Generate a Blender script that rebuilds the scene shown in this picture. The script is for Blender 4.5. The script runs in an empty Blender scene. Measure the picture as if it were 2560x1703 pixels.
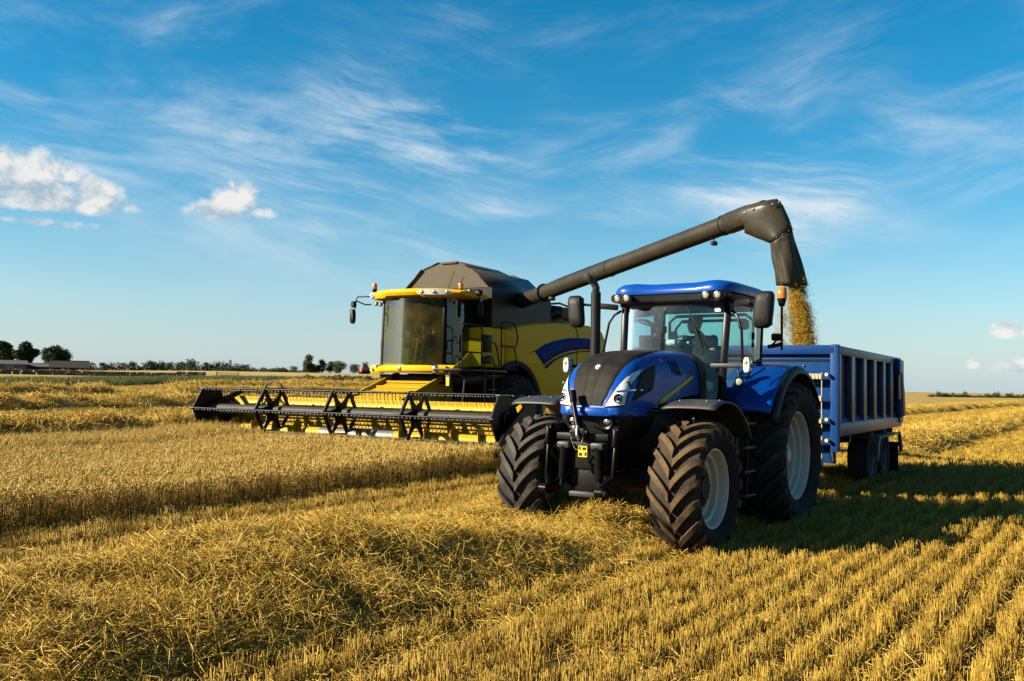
import bpy, bmesh, math, random
import numpy as np
from mathutils import Vector, Matrix, Euler

rnd = random.Random(7)
nrng = np.random.default_rng(11)
SC = bpy.context.scene
COL = SC.collection

# ------------------------------------------------------------------ camera
CAM_H, ROLL, HOR = 1.75, math.radians(1.0), (962.0 - 851.5) / 2300.0
cam_d = bpy.data.cameras.new('camera')
cam = bpy.data.objects.new('camera', cam_d)
COL.objects.link(cam)
cam_d.sensor_width = 36.0
cam_d.lens = 36.0 * 2300.0 / 2560.0
cam_d.clip_start = 0.1
cam_d.clip_end = 9000.0
_p = math.atan(HOR * math.cos(ROLL))
_fw = Vector((0, math.cos(_p), math.sin(_p)))
_up0 = Vector((0, -math.sin(_p), math.cos(_p)))
_r0 = Vector((1, 0, 0))
_up = _up0 * math.cos(ROLL) - _r0 * math.sin(ROLL)
_r = _r0 * math.cos(ROLL) + _up0 * math.sin(ROLL)
cam.matrix_world = Matrix(((_r.x, _up.x, -_fw.x, 0), (_r.y, _up.y, -_fw.y, 0), (_r.z, _up.z, -_fw.z, CAM_H), (0, 0, 0, 1)))
SC.camera = cam

# ------------------------------------------------------------------ light
SUN_EL = math.radians(26.5)
SUN_H = Vector((-0.975, -0.222, 0)).normalized()
SUN = Vector((SUN_H.x * math.cos(SUN_EL), SUN_H.y * math.cos(SUN_EL), math.sin(SUN_EL)))
sl = bpy.data.lights.new('sun', 'SUN')
sl.energy = 5.0
sl.angle = math.radians(0.5)
sl.color = (1.0, 0.89, 0.69)
so = bpy.data.objects.new('sun', sl)
COL.objects.link(so)
so.rotation_euler = SUN.to_track_quat('Z', 'Y').to_euler()
so.location = (-40, -10, 40)

SC.view_settings.view_transform = 'Standard'
SC.view_settings.look = 'None'
SC.view_settings.gamma = 1.0
SC.view_settings.exposure = 1.8
SC.view_settings.use_curve_mapping = False
SC.cycles.use_denoising = True
SC.cycles.max_bounces = 6
SC.cycles.transparent_max_bounces = 24
SC.cycles.diffuse_bounces = 2
SC.cycles.glossy_bounces = 3
SC.cycles.caustics_reflective = False
SC.cycles.caustics_refractive = False


class NT:
    """tiny helper for building node trees"""
    def __init__(self, tree):
        self.t = tree
        self.n = tree.nodes
        self.l = tree.links
    def new(self, typ, **kw):
        nd = self.n.new(typ)
        for k, v in kw.items():
            setattr(nd, k, v)
        return nd
    def put(self, sock, v):
        if isinstance(v, bpy.types.NodeSocket):
            self.l.new(v, sock)
        elif v is not None:
            try:
                sock.default_value = v
            except Exception:
                sock.default_value = tuple(v) + (1.0,) if len(v) == 3 else v
    def m(self, op, a, b=None, c=None, clamp=False):
        nd = self.new('ShaderNodeMath', operation=op, use_clamp=clamp)
        self.put(nd.inputs[0], a)
        if b is not None: self.put(nd.inputs[1], b)
        if c is not None: self.put(nd.inputs[2], c)
        return nd.outputs[0]
    def ss(self, x, lo, hi):
        nd = self.new('ShaderNodeMapRange', interpolation_type='SMOOTHSTEP')
        self.put(nd.inputs[0], x); self.put(nd.inputs[1], lo); self.put(nd.inputs[2], hi)
        return nd.outputs[0]
    def mix(self, f, a, b, mode='MIX'):
        nd = self.new('ShaderNodeMix', data_type='RGBA', blend_type=mode)
        self.put(nd.inputs[0], f); self.put(nd.inputs[6], a); self.put(nd.inputs[7], b)
        return nd.outputs[2]
    def noise(self, vec, scale, detail=4.0, rough=0.55, dist=0.0, out=0, dim='3D'):
        nd = self.new('ShaderNodeTexNoise', noise_dimensions=dim)
        if vec is not None: self.l.new(vec, nd.inputs['Vector'])
        self.put(nd.inputs['Scale'], scale); self.put(nd.inputs['Detail'], detail)
        self.put(nd.inputs['Roughness'], rough); self.put(nd.inputs['Distortion'], dist)
        return nd.outputs[out]
    def comb(self, x, y, z):
        nd = self.new('ShaderNodeCombineXYZ')
        self.put(nd.inputs[0], x); self.put(nd.inputs[1], y); self.put(nd.inputs[2], z)
        return nd.outputs[0]
    def ramp(self, f, stops):
        nd = self.new('ShaderNodeValToRGB')
        self.put(nd.inputs[0], f)
        cr = nd.color_ramp
        while len(cr.elements) < len(stops): cr.elements.new(0.5)
        for e, (p, c) in zip(cr.elements, stops):
            e.position = p; e.color = tuple(k * 0.735 for k in c) + (1.0,)
        return nd.outputs[0]


# ------------------------------------------------------------------ sky
def pix_dir(px, py):
    d = _fw * 2300.0 + _r * (px - 1280.0) - _up * (py - 851.5)
    return d.normalized()

def build_world():
    w = bpy.data.worlds.new('World')
    SC.world = w
    w.use_nodes = True
    t = NT(w.node_tree)
    w.node_tree.nodes.clear()
    out = t.new('ShaderNodeOutputWorld')
    bg = t.new('ShaderNodeBackground')
    t.l.new(bg.outputs[0], out.inputs[0])
    bg.inputs[1].default_value = SKY_STRENGTH
    sky = t.new('ShaderNodeTexSky', sky_type='NISHITA')
    sky.sun_disc = False
    sky.sun_elevation = SUN_EL
    sky.sun_rotation = math.atan2(SUN_H.x, SUN_H.y)
    sky.air_density = 1.0; sky.dust_density = 0.6; sky.ozone_density = 2.2
    hs = t.new('ShaderNodeHueSaturation')
    hs.inputs['Hue'].default_value = SKY_HUE
    hs.inputs['Saturation'].default_value = SKY_SAT
    hs.inputs['Value'].default_value = SKY_VAL
    t.l.new(sky.outputs[0], hs.inputs['Color'])
    col = hs.outputs[0]
    tc = t.new('ShaderNodeTexCoord')
    sep = t.new('ShaderNodeSeparateXYZ')
    t.l.new(tc.outputs['Generated'], sep.inputs[0])
    x, y, z = sep.outputs
    zc = t.m('MAXIMUM', z, 0.0)
    az = t.m('ARCTAN2', x, y)
    el = t.m('ARCSINE', z)
    # high thin cirrus: fine combed fibres in two crossing sets, gathered into loose patches
    ae_v = t.comb(az, el, 0.0)
    warp = t.noise(ae_v, 3.0, 2, 0.5, 0, out=1, dim='2D')
    wv = t.new('ShaderNodeVectorMath', operation='MULTIPLY_ADD')
    t.l.new(warp, wv.inputs[0]); wv.inputs[1].default_value = (.055, .055, 0); t.l.new(ae_v, wv.inputs[2])
    def fibres(ang, sx, sy, off, det, rough):
        mp = t.new('ShaderNodeMapping')
        mp.inputs['Rotation'].default_value = (0, 0, math.radians(ang)); mp.inputs['Scale'].default_value = (sx, sy, 1); mp.inputs['Location'].default_value = off
        r1 = t.new('ShaderNodeVectorRotate', rotation_type='Z_AXIS'); r1.inputs['Angle'].default_value = math.radians(ang)
        t.l.new(wv.outputs[0], r1.inputs['Vector'])
        mp.inputs['Rotation'].default_value = (0, 0, 0)
        t.l.new(r1.outputs[0], mp.inputs[0])
        return t.noise(mp.outputs[0], 1.0, det, rough, 0.25, dim='2D')
    f1 = fibres(8, 2.8, 13.0, (1.3, 4.2, 0), 6, .66)
    f2 = fibres(-9, 3.0, 14.0, (7.7, 2.1, 0), 5, .66)
    msk = t.noise(ae_v, 3.4, 2, 0.55, 0.3, dim='2D')
    side = t.ss(az, -0.42, 0.12)
    m1 = t.m('MULTIPLY', t.ss(msk, 0.36, 0.66), t.m('ADD', 0.45, t.m('MULTIPLY', side, 0.55)))
    m2 = t.m('MULTIPLY', t.ss(msk, 0.62, 0.34), t.m('SUBTRACT', 1.0, t.m('MULTIPLY', side, 0.6)))
    cir = t.m('ADD', t.m('MULTIPLY', t.m('POWER', t.ss(f1, 0.38, 0.82), 1.3), m1), t.m('MULTIPLY', t.m('POWER', t.ss(f2, 0.40, 0.85), 1.3), m2))
    cir = t.m('MULTIPLY', cir, t.m('MULTIPLY', t.ss(el, 0.05, 0.20), t.m('SUBTRACT', 1.0, t.m('MULTIPLY', t.ss(el, 0.24, 0.40), 0.75))))
    cir = t.m('MULTIPLY', cir, CIRRUS, clamp=True)
    col = t.mix(cir, col, tuple(c * SKY_WHITE for c in (0.80, 0.93, 1.0)))
    # veil of pale air near the horizon
    veil = t.m('MULTIPLY', t.m('POWER', t.m('SUBTRACT', 1.0, zc, clamp=True), 7.0), HORIZON_VEIL)
    col = t.mix(veil, col, tuple(c * SKY_WHITE for c in (0.56, 0.77, 0.93)))
    # fair-weather cumulus, low over the fields
    tot = None; und = None
    for (ca, ce, ra, re, s) in CUMULUS:
        da = t.m('DIVIDE', t.m('SUBTRACT', az, ca), ra)
        dd = t.m('DIVIDE', t.m('SUBTRACT', el, ce), re)
        dd = t.m('MULTIPLY', dd, t.m('ADD', 1.0, t.m('MULTIPLY', t.m('LESS_THAN', dd, 0.0), 0.5)))   # flatter bases
        d = t.m('SUBTRACT', s, t.m('ADD', t.m('MULTIPLY', da, da), t.m('MULTIPLY', dd, dd)))
        tot = d if tot is None else t.m('MAXIMUM', tot, d)
        if ra > 0.03:      # the sunless underside of each bigger cloud
            ub = t.m('SUBTRACT', 1.0, t.m('ADD', t.m('MULTIPLY', da, da), t.m('POWER', t.m('ADD', dd, 0.75), 2.0)))
            und = ub if und is None else t.m('MAXIMUM', und, ub)
    tot = t.m('MAXIMUM', tot, -2.0)
    under = t.ss(und, -0.9, 1.1)
    v0 = t.comb(az, t.m('MULTIPLY', el, 1.2), 0.0)
    v1 = t.comb(t.m('ADD', az, -0.007), t.m('ADD', t.m('MULTIPLY', el, 1.2), 0.012), 0.0)
    nz0 = t.noise(v0, 34.0, 5, 0.58, 0.2, dim='2D')
    nz1 = t.noise(v1, 34.0, 3, 0.58, 0.2, dim='2D')
    d0 = t.m('ADD', tot, t.m('MULTIPLY', t.m('SUBTRACT', nz0, 0.5), 2.3))
    alpha = t.ss(d0, 0.05, 1.15)
    # thicker towards the sunless base: brightness from the billow relief and from depth inside the puff
    lit = t.m('ADD', t.m('MULTIPLY', t.m('SUBTRACT', nz0, nz1), 2.6), t.m('SUBTRACT', 0.92, t.m('MULTIPLY', under, 0.62)), clamp=True)
    cc = t.mix(lit, tuple(c * SKY_WHITE for c in (0.46, 0.60, 0.70)), tuple(c * SKY_WHITE for c in (1.02, 1.0, 0.96)))
    alpha = t.m('MULTIPLY', alpha, 0.94)
    col = t.mix(alpha, col, cc)
    t.l.new(col, bg.inputs[0])

def ae(px, py):
    d = pix_dir(px, py)
    return math.atan2(d.x, d.y), math.asin(d.z)

SKY_STRENGTH, SKY_HUE, SKY_SAT, SKY_VAL = 0.05, 0.486, 1.66, 0.84
CIRRUS, SKY_WHITE, HORIZON_VEIL = 1.65, 5.05, 0.74
CUMULUS = []
for (px, py, rx, ry, s) in [(55, 445, 120, 66, 1.45), (150, 440, 60, 40, 1.30), (110, 500, 190, 38, 1.30), (225, 485, 75, 44, 1.30), (300, 500, 40, 20, 0.87), (130, 560, 130, 16, 0.72),
                            (592, 505, 52, 48, 1.45), (545, 532, 90, 30, 1.16), (640, 535, 48, 22, 1.01), (590, 560, 60, 18, 0.72),
                            (2525, 828, 62, 28, 1.16), (2545, 918, 70, 24, 1.01), (2440, 912, 26, 18, 0.87)]:
    a_, e_ = ae(px, py)
    CUMULUS.append((a_, e_, rx / 2300.0, ry / 2300.0, s))
for (a_, e_, ra, re, s) in [(-1.1, .16, .10, .03, .8), (-2.2, .15, .13, .03, .8), (1.1, .1, .1, .022, .7), (2.3, .14, .14, .03, .8)]:
    CUMULUS.append((a_, e_, ra, re, s))
build_world()
SC.world.cycles.sampling_method = 'NONE'


# ------------------------------------------------------------------ helpers
def tag(o, label=None, cat=None, group=None, kind=None):
    if label: o['label'] = label
    if cat: o['category'] = cat
    if group: o['group'] = group
    if kind: o['kind'] = kind
    return o

def empty(name, loc=(0, 0, 0), rz=0.0, parent=None):
    o = bpy.data.objects.new(name, None)
    o.empty_display_size = 0.3
    COL.objects.link(o)
    o.location = loc
    o.rotation_euler = (0, 0, rz)
    if parent: o.parent = parent
    return o

def link(name, me, mat=None, parent=None, loc=None, rot=None, linked=True):
    o = bpy.data.objects.new(name, me)
    if linked: COL.objects.link(o)
    if mat is not None and len(me.materials) == 0:
        me.materials.append(mat)
    if parent: o.parent = parent
    if loc is not None: o.location = loc
    if rot is not None: o.rotation_euler = rot
    return o

def copy_tree(o, parent=None):
    c = o.copy(); COL.objects.link(c); c.parent = parent
    for ch in [k for k in bpy.data.objects if k.parent == o]:
        copy_tree(ch, c)
    return c

def V(*a): return Vector(a)

def frame_of(d):
    d = Vector(d).normalized()
    u = Vector((0, 0, 1)) if abs(d.z) < 0.9 else Vector((1, 0, 0))
    a = d.cross(u).normalized()
    return a, a.cross(d).normalized()

class MB:
    def __init__(self):
        self.v = []; self.f = []; self.mi = []; self.cur = 0; self.attr = []; self.att = 0.0
    def add(self, vs, fs):
        b = len(self.v)
        self.v += [tuple(p) for p in vs]
        self.attr += [self.att] * len(vs)
        for f in fs:
            self.f.append(tuple(b + i for i in f)); self.mi.append(self.cur)
        return self
    def box(self, c, s, rot=None, bev=0.0):
        hx, hy, hz = s[0] / 2, s[1] / 2, s[2] / 2
        M = Euler(rot).to_matrix() if rot is not None and not isinstance(rot, Matrix) else (rot or Matrix.Identity(3))
        c = Vector(c)
        if bev <= 0:
            vs = [c + M @ Vector((x, y, z)) for x in (-hx, hx) for y in (-hy, hy) for z in (-hz, hz)]
            return self.add(vs, [(0, 1, 3, 2), (4, 6, 7, 5), (0, 4, 5, 1), (2, 3, 7, 6), (0, 2, 6, 4), (1, 5, 7, 3)])
        bm = bmesh.new()
        bmesh.ops.create_cube(bm, size=1.0)
        for q in bm.verts: q.co = Vector((q.co.x * s[0], q.co.y * s[1], q.co.z * s[2]))
        bmesh.ops.bevel(bm, geom=bm.edges[:], offset=min(bev, .49 * min(s)), segments=2, affect='EDGES', profile=0.5)
        bm.verts.index_update()
        vs = [c + M @ q.co for q in bm.verts]
        fs = [[q.index for q in f.verts] for f in bm.faces]
        bm.free()
        return self.add(vs, fs)
    def bar(self, p0, p1, w, h, up=(0, 0, 1), bev=0.0):
        """rectangular bar from p0 to p1, w across, h along 'up'"""
        p0, p1 = Vector(p0), Vector(p1)
        d = (p1 - p0); L = d.length; d.normalize()
        u = Vector(up); s = d.cross(u)
        if s.length < 1e-4: s = d.cross(Vector((1, 0, 0)))
        s.normalize(); u = s.cross(d)
        M = Matrix((d, s, u)).transposed()
        return self.box((p0 + p1) / 2, (L, w, h), M, bev)
    def cyl(self, p0, p1, r0, r1=None, n=14, caps=True):
        r1 = r0 if r1 is None else r1
        p0, p1 = Vector(p0), Vector(p1)
        a, b = frame_of(p1 - p0)
        vs = []
        for p, r in ((p0, r0), (p1, r1)):
            for i in range(n):
                t = 2 * math.pi * i / n
                vs.append(p + a * (r * math.cos(t)) + b * (r * math.sin(t)))
        fs = [(i, (i + 1) % n, n + (i + 1) % n, n + i) for i in range(n)]
        if caps: fs += [tuple(range(n - 1, -1, -1)), tuple(range(n, 2 * n))]
        return self.add(vs, fs)
    def tube(self, path, r, n=8, caps=True, radii=None):
        path = [Vector(p) for p in path]
        m = len(path)
        a = None; vs = []
        for k, p in enumerate(path):
            d = (path[min(k + 1, m - 1)] - path[max(k - 1, 0)]).normalized()
            if a is None: a, b = frame_of(d)
            else:
                a = (a - d * a.dot(d)).normalized(); b = a.cross(d).normalized()
            rr = radii[k] if radii else r
            for i in range(n):
                t = 2 * math.pi * i / n
                vs.append(p + a * (rr * math.cos(t)) + b * (rr * math.sin(t)))
        fs = []
        for k in range(m - 1):
            for i in range(n):
                j = (i + 1) % n
                fs.append((k * n + i, k * n + j, (k + 1) * n + j, (k + 1) * n + i))
        if caps: fs += [tuple(range(n - 1, -1, -1)), tuple(range((m - 1) * n, m * n))]
        return self.add(vs, fs)
    def lathe(self, prof, o=(0, 0, 0), axis=(0, 1, 0), n=32, close=False, caps=True):
        """prof: (radius, height along axis)"""
        o = Vector(o); ax = Vector(axis).normalized(); a, b = frame_of(ax)
        vs = []
        for (r, h) in prof:
            for i in range(n):
                t = 2 * math.pi * i / n
                vs.append(o + ax * h + a * (r * math.cos(t)) + b * (r * math.sin(t)))
        m = len(prof); fs = []
        for k in range(m if close else m - 1):
            k2 = (k + 1) % m
            for i in range(n):
                j = (i + 1) % n
                fs.append((k * n + i, k * n + j, k2 * n + j, k2 * n + i))
        if not close and caps:
            if prof[0][0] > 1e-6: fs.append(tuple(range(n - 1, -1, -1)))
            if prof[-1][0] > 1e-6: fs.append(tuple(range((m - 1) * n, m * n)))
        return self.add(vs, fs)
    def prism(self, poly, o, u, v, depth):
        """poly in (u,v) about o, extruded by depth along u x v"""
        o, u, v = Vector(o), Vector(u), Vector(v)
        w = u.cross(v).normalized() * depth
        n = len(poly)
        vs = [o + u * a + v * b for a, b in poly] + [o + u * a + v * b + w for a, b in poly]
        fs = [tuple(range(n - 1, -1, -1)), tuple(range(n, 2 * n))]
        fs += [(i, (i + 1) % n, n + (i + 1) % n, n + i) for i in range(n)]
        return self.add(vs, fs)
    def grid(self, pts, closed_u=False):
        """pts[i][j] -> quads"""
        nu, nv = len(pts), len(pts[0])
        vs = [p for row in pts for p in row]
        fs = []
        for i in range(nu if closed_u else nu - 1):
            i2 = (i + 1) % nu
            for j in range(nv - 1):
                fs.append((i * nv + j, i * nv + j + 1, i2 * nv + j + 1, i2 * nv + j))
        return self.add(vs, fs)
    def loft(self, rings, cap=True):
        n = len(rings[0]); m = len(rings)
        vs = [p for r in rings for p in r]
        fs = []
        for k in range(m - 1):
            for i in range(n):
                j = (i + 1) % n
                fs.append((k * n + i, k * n + j, (k + 1) * n + j, (k + 1) * n + i))
        if cap: fs += [tuple(range(n - 1, -1, -1)), tuple(range((m - 1) * n, m * n))]
        return self.add(vs, fs)
    def ball(self, c, r, n=12, m=8, s=(1, 1, 1)):
        prof = []
        c = Vector(c); vs = []; fs = []
        for k in range(m + 1):
            ph = math.pi * k / m
            for i in range(n):
                t = 2 * math.pi * i / n
                vs.append(c + Vector((r * s[0] * math.sin(ph) * math.cos(t), r * s[1] * math.sin(ph) * math.sin(t), r * s[2] * math.cos(ph))))
        for k in range(m):
            for i in range(n):
                j = (i + 1) % n
                fs.append((k * n + i, (k + 1) * n + i, (k + 1) * n + j, k * n + j))
        return self.add(vs, fs)
    def mesh(self, name, mats, smooth=35.0, attr=None, recalc=True):
        me = bpy.data.meshes.new(name)
        me.from_pydata(self.v, [], self.f)
        for m in (mats if isinstance(mats, (list, tuple)) else [mats]):
            me.materials.append(m)
        if any(self.mi): me.polygons.foreach_set('material_index', self.mi)
        if recalc:
            bm = bmesh.new(); bm.from_mesh(me)
            bmesh.ops.remove_doubles(bm, verts=bm.verts, dist=1e-5)
            bmesh.ops.recalc_face_normals(bm, faces=bm.faces)
            bm.to_mesh(me); bm.free()
        elif attr:
            at = me.attributes.new(attr, 'FLOAT', 'POINT')
            at.data.foreach_set('value', self.attr)
        if smooth:
            me.polygons.foreach_set('use_smooth', [True] * len(me.polygons))
            me.set_sharp_from_angle(angle=math.radians(smooth))
        me.update()
        return me
    def build(self, name, mats, parent=None, bev=0.0, smooth=35.0, loc=None, rot=None, solid=0.0, attr=None, seg=2, recalc=True):
        me = self.mesh(name, mats, smooth, attr, recalc and attr is None)
        o = link(name, me, None, parent, loc, rot)
        if solid:
            md = o.modifiers.new('solid', 'SOLIDIFY'); md.thickness = solid; md.offset = 0.0
        if bev:
            md = o.modifiers.new('bevel', 'BEVEL'); md.width = bev; md.segments = seg; md.limit_method = 'ANGLE'
            md.angle_limit = math.radians(30)
        return o

# ------------------------------------------------------------------ materials
def mat_new(name):
    m = bpy.data.materials.new(name); m.use_nodes = True
    t = NT(m.node_tree)
    return m, t, m.node_tree.nodes['Principled BSDF']

ALB = 0.58
def paint(name, col, rough=0.35, metal=0.0, coat=0.0, dust=0.0, dustcol=(0.30, 0.23, 0.13), scale=3.0, bump=0.0, spec=0.5, vary=0.08):
    col = tuple(c * ALB for c in col); dustcol = tuple(c * ALB for c in dustcol)
    m, t, b = mat_new(name)
    tc = t.new('ShaderNodeTexCoord')
    n = t.noise(tc.outputs['Object'], scale, 6, 0.62)
    n2 = t.noise(tc.outputs['Object'], scale * 9, 4, 0.6)
    dark = tuple(c * (1 - vary * 1.6) for c in col); lite = tuple(min(1, c * (1 + vary)) for c in col)
    c = t.mix(n, dark, lite)
    if dust:
        geo = t.new('ShaderNodeNewGeometry')
        f = t.m('MULTIPLY', t.ss(t.m('ADD', t.m('MULTIPLY', n, 0.65), t.m('MULTIPLY', n2, 0.35)), 0.36, 0.74), dust, clamp=True)
        c = t.mix(f, c, dustcol)
        t.put(b.inputs['Roughness'], t.m('ADD', t.m('MULTIPLY', f, 0.45), rough, clamp=True))
    else:
        t.put(b.inputs['Roughness'], t.m('ADD', t.m('MULTIPLY', n2, 0.16), rough - 0.08, clamp=True))
    t.put(b.inputs['Base Color'], c)
    b.inputs['Metallic'].default_value = metal
    b.inputs['Specular IOR Level'].default_value = spec * 0.42
    if coat:
        b.inputs['Coat Weight'].default_value = coat
        b.inputs['Coat Roughness'].default_value = 0.08
    if bump:
        bp = t.new('ShaderNodeBump'); bp.inputs['Strength'].default_value = bump; bp.inputs['Distance'].default_value = 0.01
        t.put(bp.inputs['Height'], n2); t.l.new(bp.outputs[0], b.inputs['Normal'])
    return m

def glass(name, tint=(0.75, 0.95, 0.95), refl=1.0, dust=0.0, dustcol=(0.35, 0.33, 0.22)):
    m, t, b = mat_new(name)
    t.n.remove(b)
    out = [n for n in t.n if n.type == 'OUTPUT_MATERIAL'][0]
    tr = t.new('ShaderNodeBsdfTransparent'); tr.inputs[0].default_value = tuple(tint) + (1,)
    gl = t.new('ShaderNodeBsdfGlossy'); gl.inputs['Roughness'].default_value = 0.02
    fr = t.new('ShaderNodeFresnel'); fr.inputs[0].default_value = 1.5
    mx = t.new('ShaderNodeMixShader')
    t.put(mx.inputs[0], t.m('MULTIPLY', fr.outputs[0], refl, clamp=True))
    t.l.new(tr.outputs[0], mx.inputs[1]); t.l.new(gl.outputs[0], mx.inputs[2])
    res = mx.outputs[0]
    if dust:
        tc = t.new('ShaderNodeTexCoord')
        n = t.noise(tc.outputs['Object'], 2.2, 5, 0.6)
        df = t.new('ShaderNodeBsdfDiffuse'); df.inputs[0].default_value = tuple(dustcol) + (1,)
        m2 = t.new('ShaderNodeMixShader')
        t.put(m2.inputs[0], t.m('MULTIPLY', t.ss(n, 0.25, 0.8), dust))
        t.l.new(res, m2.inputs[1]); t.l.new(df.outputs[0], m2.inputs[2])
        res = m2.outputs[0]
    t.l.new(res, out.inputs[0])
    return m

def straw_mat(name, cols, transl=0.25, rough=0.5, spec=0.35):
    """cols: three tones picked by the per-stalk attribute 'tint' and a per-instance random"""
    m, t, b = mat_new(name)
    at = t.new('ShaderNodeAttribute'); at.attribute_name = 'tint'
    oi = t.new('ShaderNodeObjectInfo')
    f = t.m('ADD', t.m('MULTIPLY', at.outputs['Fac'], 0.8), t.m('MULTIPLY', t.m('SUBTRACT', oi.outputs['Random'], 0.5), 0.3), clamp=True)
    c = t.ramp(f, [(0.0, cols[0]), (0.5, cols[1]), (1.0, cols[2])])
    t.put(b.inputs['Base Color'], c)
    b.inputs['Roughness'].default_value = rough
    b.inputs['Specular IOR Level'].default_value = spec * 0.28
    if transl:
        out = [n for n in t.n if n.type == 'OUTPUT_MATERIAL'][0]
        tl = t.new('ShaderNodeBsdfTranslucent'); t.put(tl.inputs[0], c)
        mx = t.new('ShaderNodeMixShader'); mx.inputs[0].default_value = transl
        t.l.new(b.outputs[0], mx.inputs[1]); t.l.new(tl.outputs[0], mx.inputs[2])
        t.l.new(mx.outputs[0], out.inputs[0])
    return m

# ------------------------------------------------------------------ scattering with geometry nodes
def scatter(name, pts, rots, scl, idx, variants, parent=None):
    me = bpy.data.meshes.new(name)
    me.vertices.add(len(pts))
    me.vertices.foreach_set('co', np.asarray(pts, np.float32).ravel())
    a = me.attributes.new('rot', 'FLOAT_VECTOR', 'POINT'); a.data.foreach_set('vector', np.asarray(rots, np.float32).ravel())
    a = me.attributes.new('scl', 'FLOAT_VECTOR', 'POINT'); a.data.foreach_set('vector', np.asarray(scl, np.float32).ravel())
    a = me.attributes.new('idx', 'INT', 'POINT'); a.data.foreach_set('value', np.asarray(idx, np.int32))
    o = link(name, me, None, parent)
    ng = bpy.data.node_groups.new('scatter_' + name, 'GeometryNodeTree')
    ng.interface.new_socket('Geometry', in_out='INPUT', socket_type='NodeSocketGeometry')
    ng.interface.new_socket('Geometry', in_out='OUTPUT', socket_type='NodeSocketGeometry')
    N, L = ng.nodes, ng.links
    gi = N.new('NodeGroupInput'); go = N.new('NodeGroupOutput')
    jn = N.new('GeometryNodeJoinGeometry')
    for vobj in reversed(variants):
        oi = N.new('GeometryNodeObjectInfo'); oi.inputs['Object'].default_value = vobj
        oi.inputs['As Instance'].default_value = True
        L.new(oi.outputs['Geometry'], jn.inputs[0])
    ip = N.new('GeometryNodeInstanceOnPoints')
    L.new(gi.outputs[0], ip.inputs['Points']); L.new(jn.outputs[0], ip.inputs['Instance'])
    ip.inputs['Pick Instance'].default_value = True
    def named(n, typ):
        k = N.new('GeometryNodeInputNamedAttribute'); k.data_type = typ; k.inputs['Name'].default_value = n
        return k.outputs['Attribute']
    L.new(named('idx', 'INT'), ip.inputs['Instance Index'])
    e2r = N.new('FunctionNodeEulerToRotation'); L.new(named('rot', 'FLOAT_VECTOR'), e2r.inputs[0])
    L.new(e2r.outputs[0], ip.inputs['Rotation'])
    L.new(named('scl', 'FLOAT_VECTOR'), ip.inputs['Scale'])
    L.new(ip.outputs[0], go.inputs[0])
    md = o.modifiers.new('scatter', 'NODES'); md.node_group = ng
    return o

def raw_object(name, verts, faces, tint, mat, linked=False):
    me = bpy.data.meshes.new(name)
    me.from_pydata(verts, [], faces)
    at = me.attributes.new('tint', 'FLOAT', 'POINT'); at.data.foreach_set('value', np.asarray(tint, np.float32))
    me.materials.append(mat)
    me.polygons.foreach_set('use_smooth', [True] * len(me.polygons))
    return link(name, me, None, linked=linked)

# ------------------------------------------------------------------ field frame: v runs away along the drills, u to the left of them
HX, HY = math.cos(math.radians(236)), math.sin(math.radians(236))
def uv2xy(u, v): return (-HX * v + HY * u, -HY * v - HX * u)
def xy2uv(x, y): return (HY * x - HX * y, -HX * x - HY * y)
def sst(x, a=0.0, b=1.0):
    x = np.clip((np.asarray(x, float) - a) / (b - a), 0, 1)
    return x * x * (3 - 2 * x)
def hgt(x, y):
    x = np.asarray(x, float); y = np.asarray(y, float)
    u, v = xy2uv(x, y)
    r = np.hypot(x, y)
    a = 1.05 * sst(u, 14, 44)
    b = 0.85 * (1 - np.exp(-np.maximum(u - 40, 0) / 25.0)) * sst(v, 12, 55)
    c = 2.6 * sst(r, 160, 330) * sst(u, 20, 90) * (1 - .42 * sst(-x / np.maximum(np.abs(y), 1), .3, .55))
    return (a + b + c) * sst(0.14 - x / np.maximum(np.abs(y), 1.0), 0.0, 0.3)
def hz(x, y): return float(hgt(x, y))
# ================================================================== the land
def vnoise(x, y, seed=0):
    x = np.asarray(x, float); y = np.asarray(y, float)
    xi = np.floor(x).astype(np.int64); yi = np.floor(y).astype(np.int64)
    fx = x - xi; fy = y - yi
    fx = fx * fx * (3 - 2 * fx); fy = fy * fy * (3 - 2 * fy)
    def h(a, b):
        n = (a * 374761393 + b * 668265263 + seed * 974711) & 0x7fffffff
        n = (n ^ (n >> 13)) * 1274126177 & 0x7fffffff
        return ((n ^ (n >> 16)) & 0xffff) / 65535.0
    return (h(xi, yi) * (1 - fx) + h(xi + 1, yi) * fx) * (1 - fy) + (h(xi, yi + 1) * (1 - fx) + h(xi + 1, yi + 1) * fx) * fy
def fbm(x, y, seed=0, oct=3):
    s = 0; a = 0.5
    for k in range(oct):
        s = s + a * (vnoise(x * 2 ** k, y * 2 ** k, seed + k) - 0.5); a *= 0.5
    return s

def row_coords(t):
    tc = t.new('ShaderNodeTexCoord')
    mp = t.new('ShaderNodeMapping')
    mp.inputs['Rotation'].default_value = (0, 0, -math.radians(56))
    t.l.new(tc.outputs['Object'], mp.inputs[0])
    return tc.outputs['Object'], mp.outputs[0]      # x of the second runs along the drills

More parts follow.
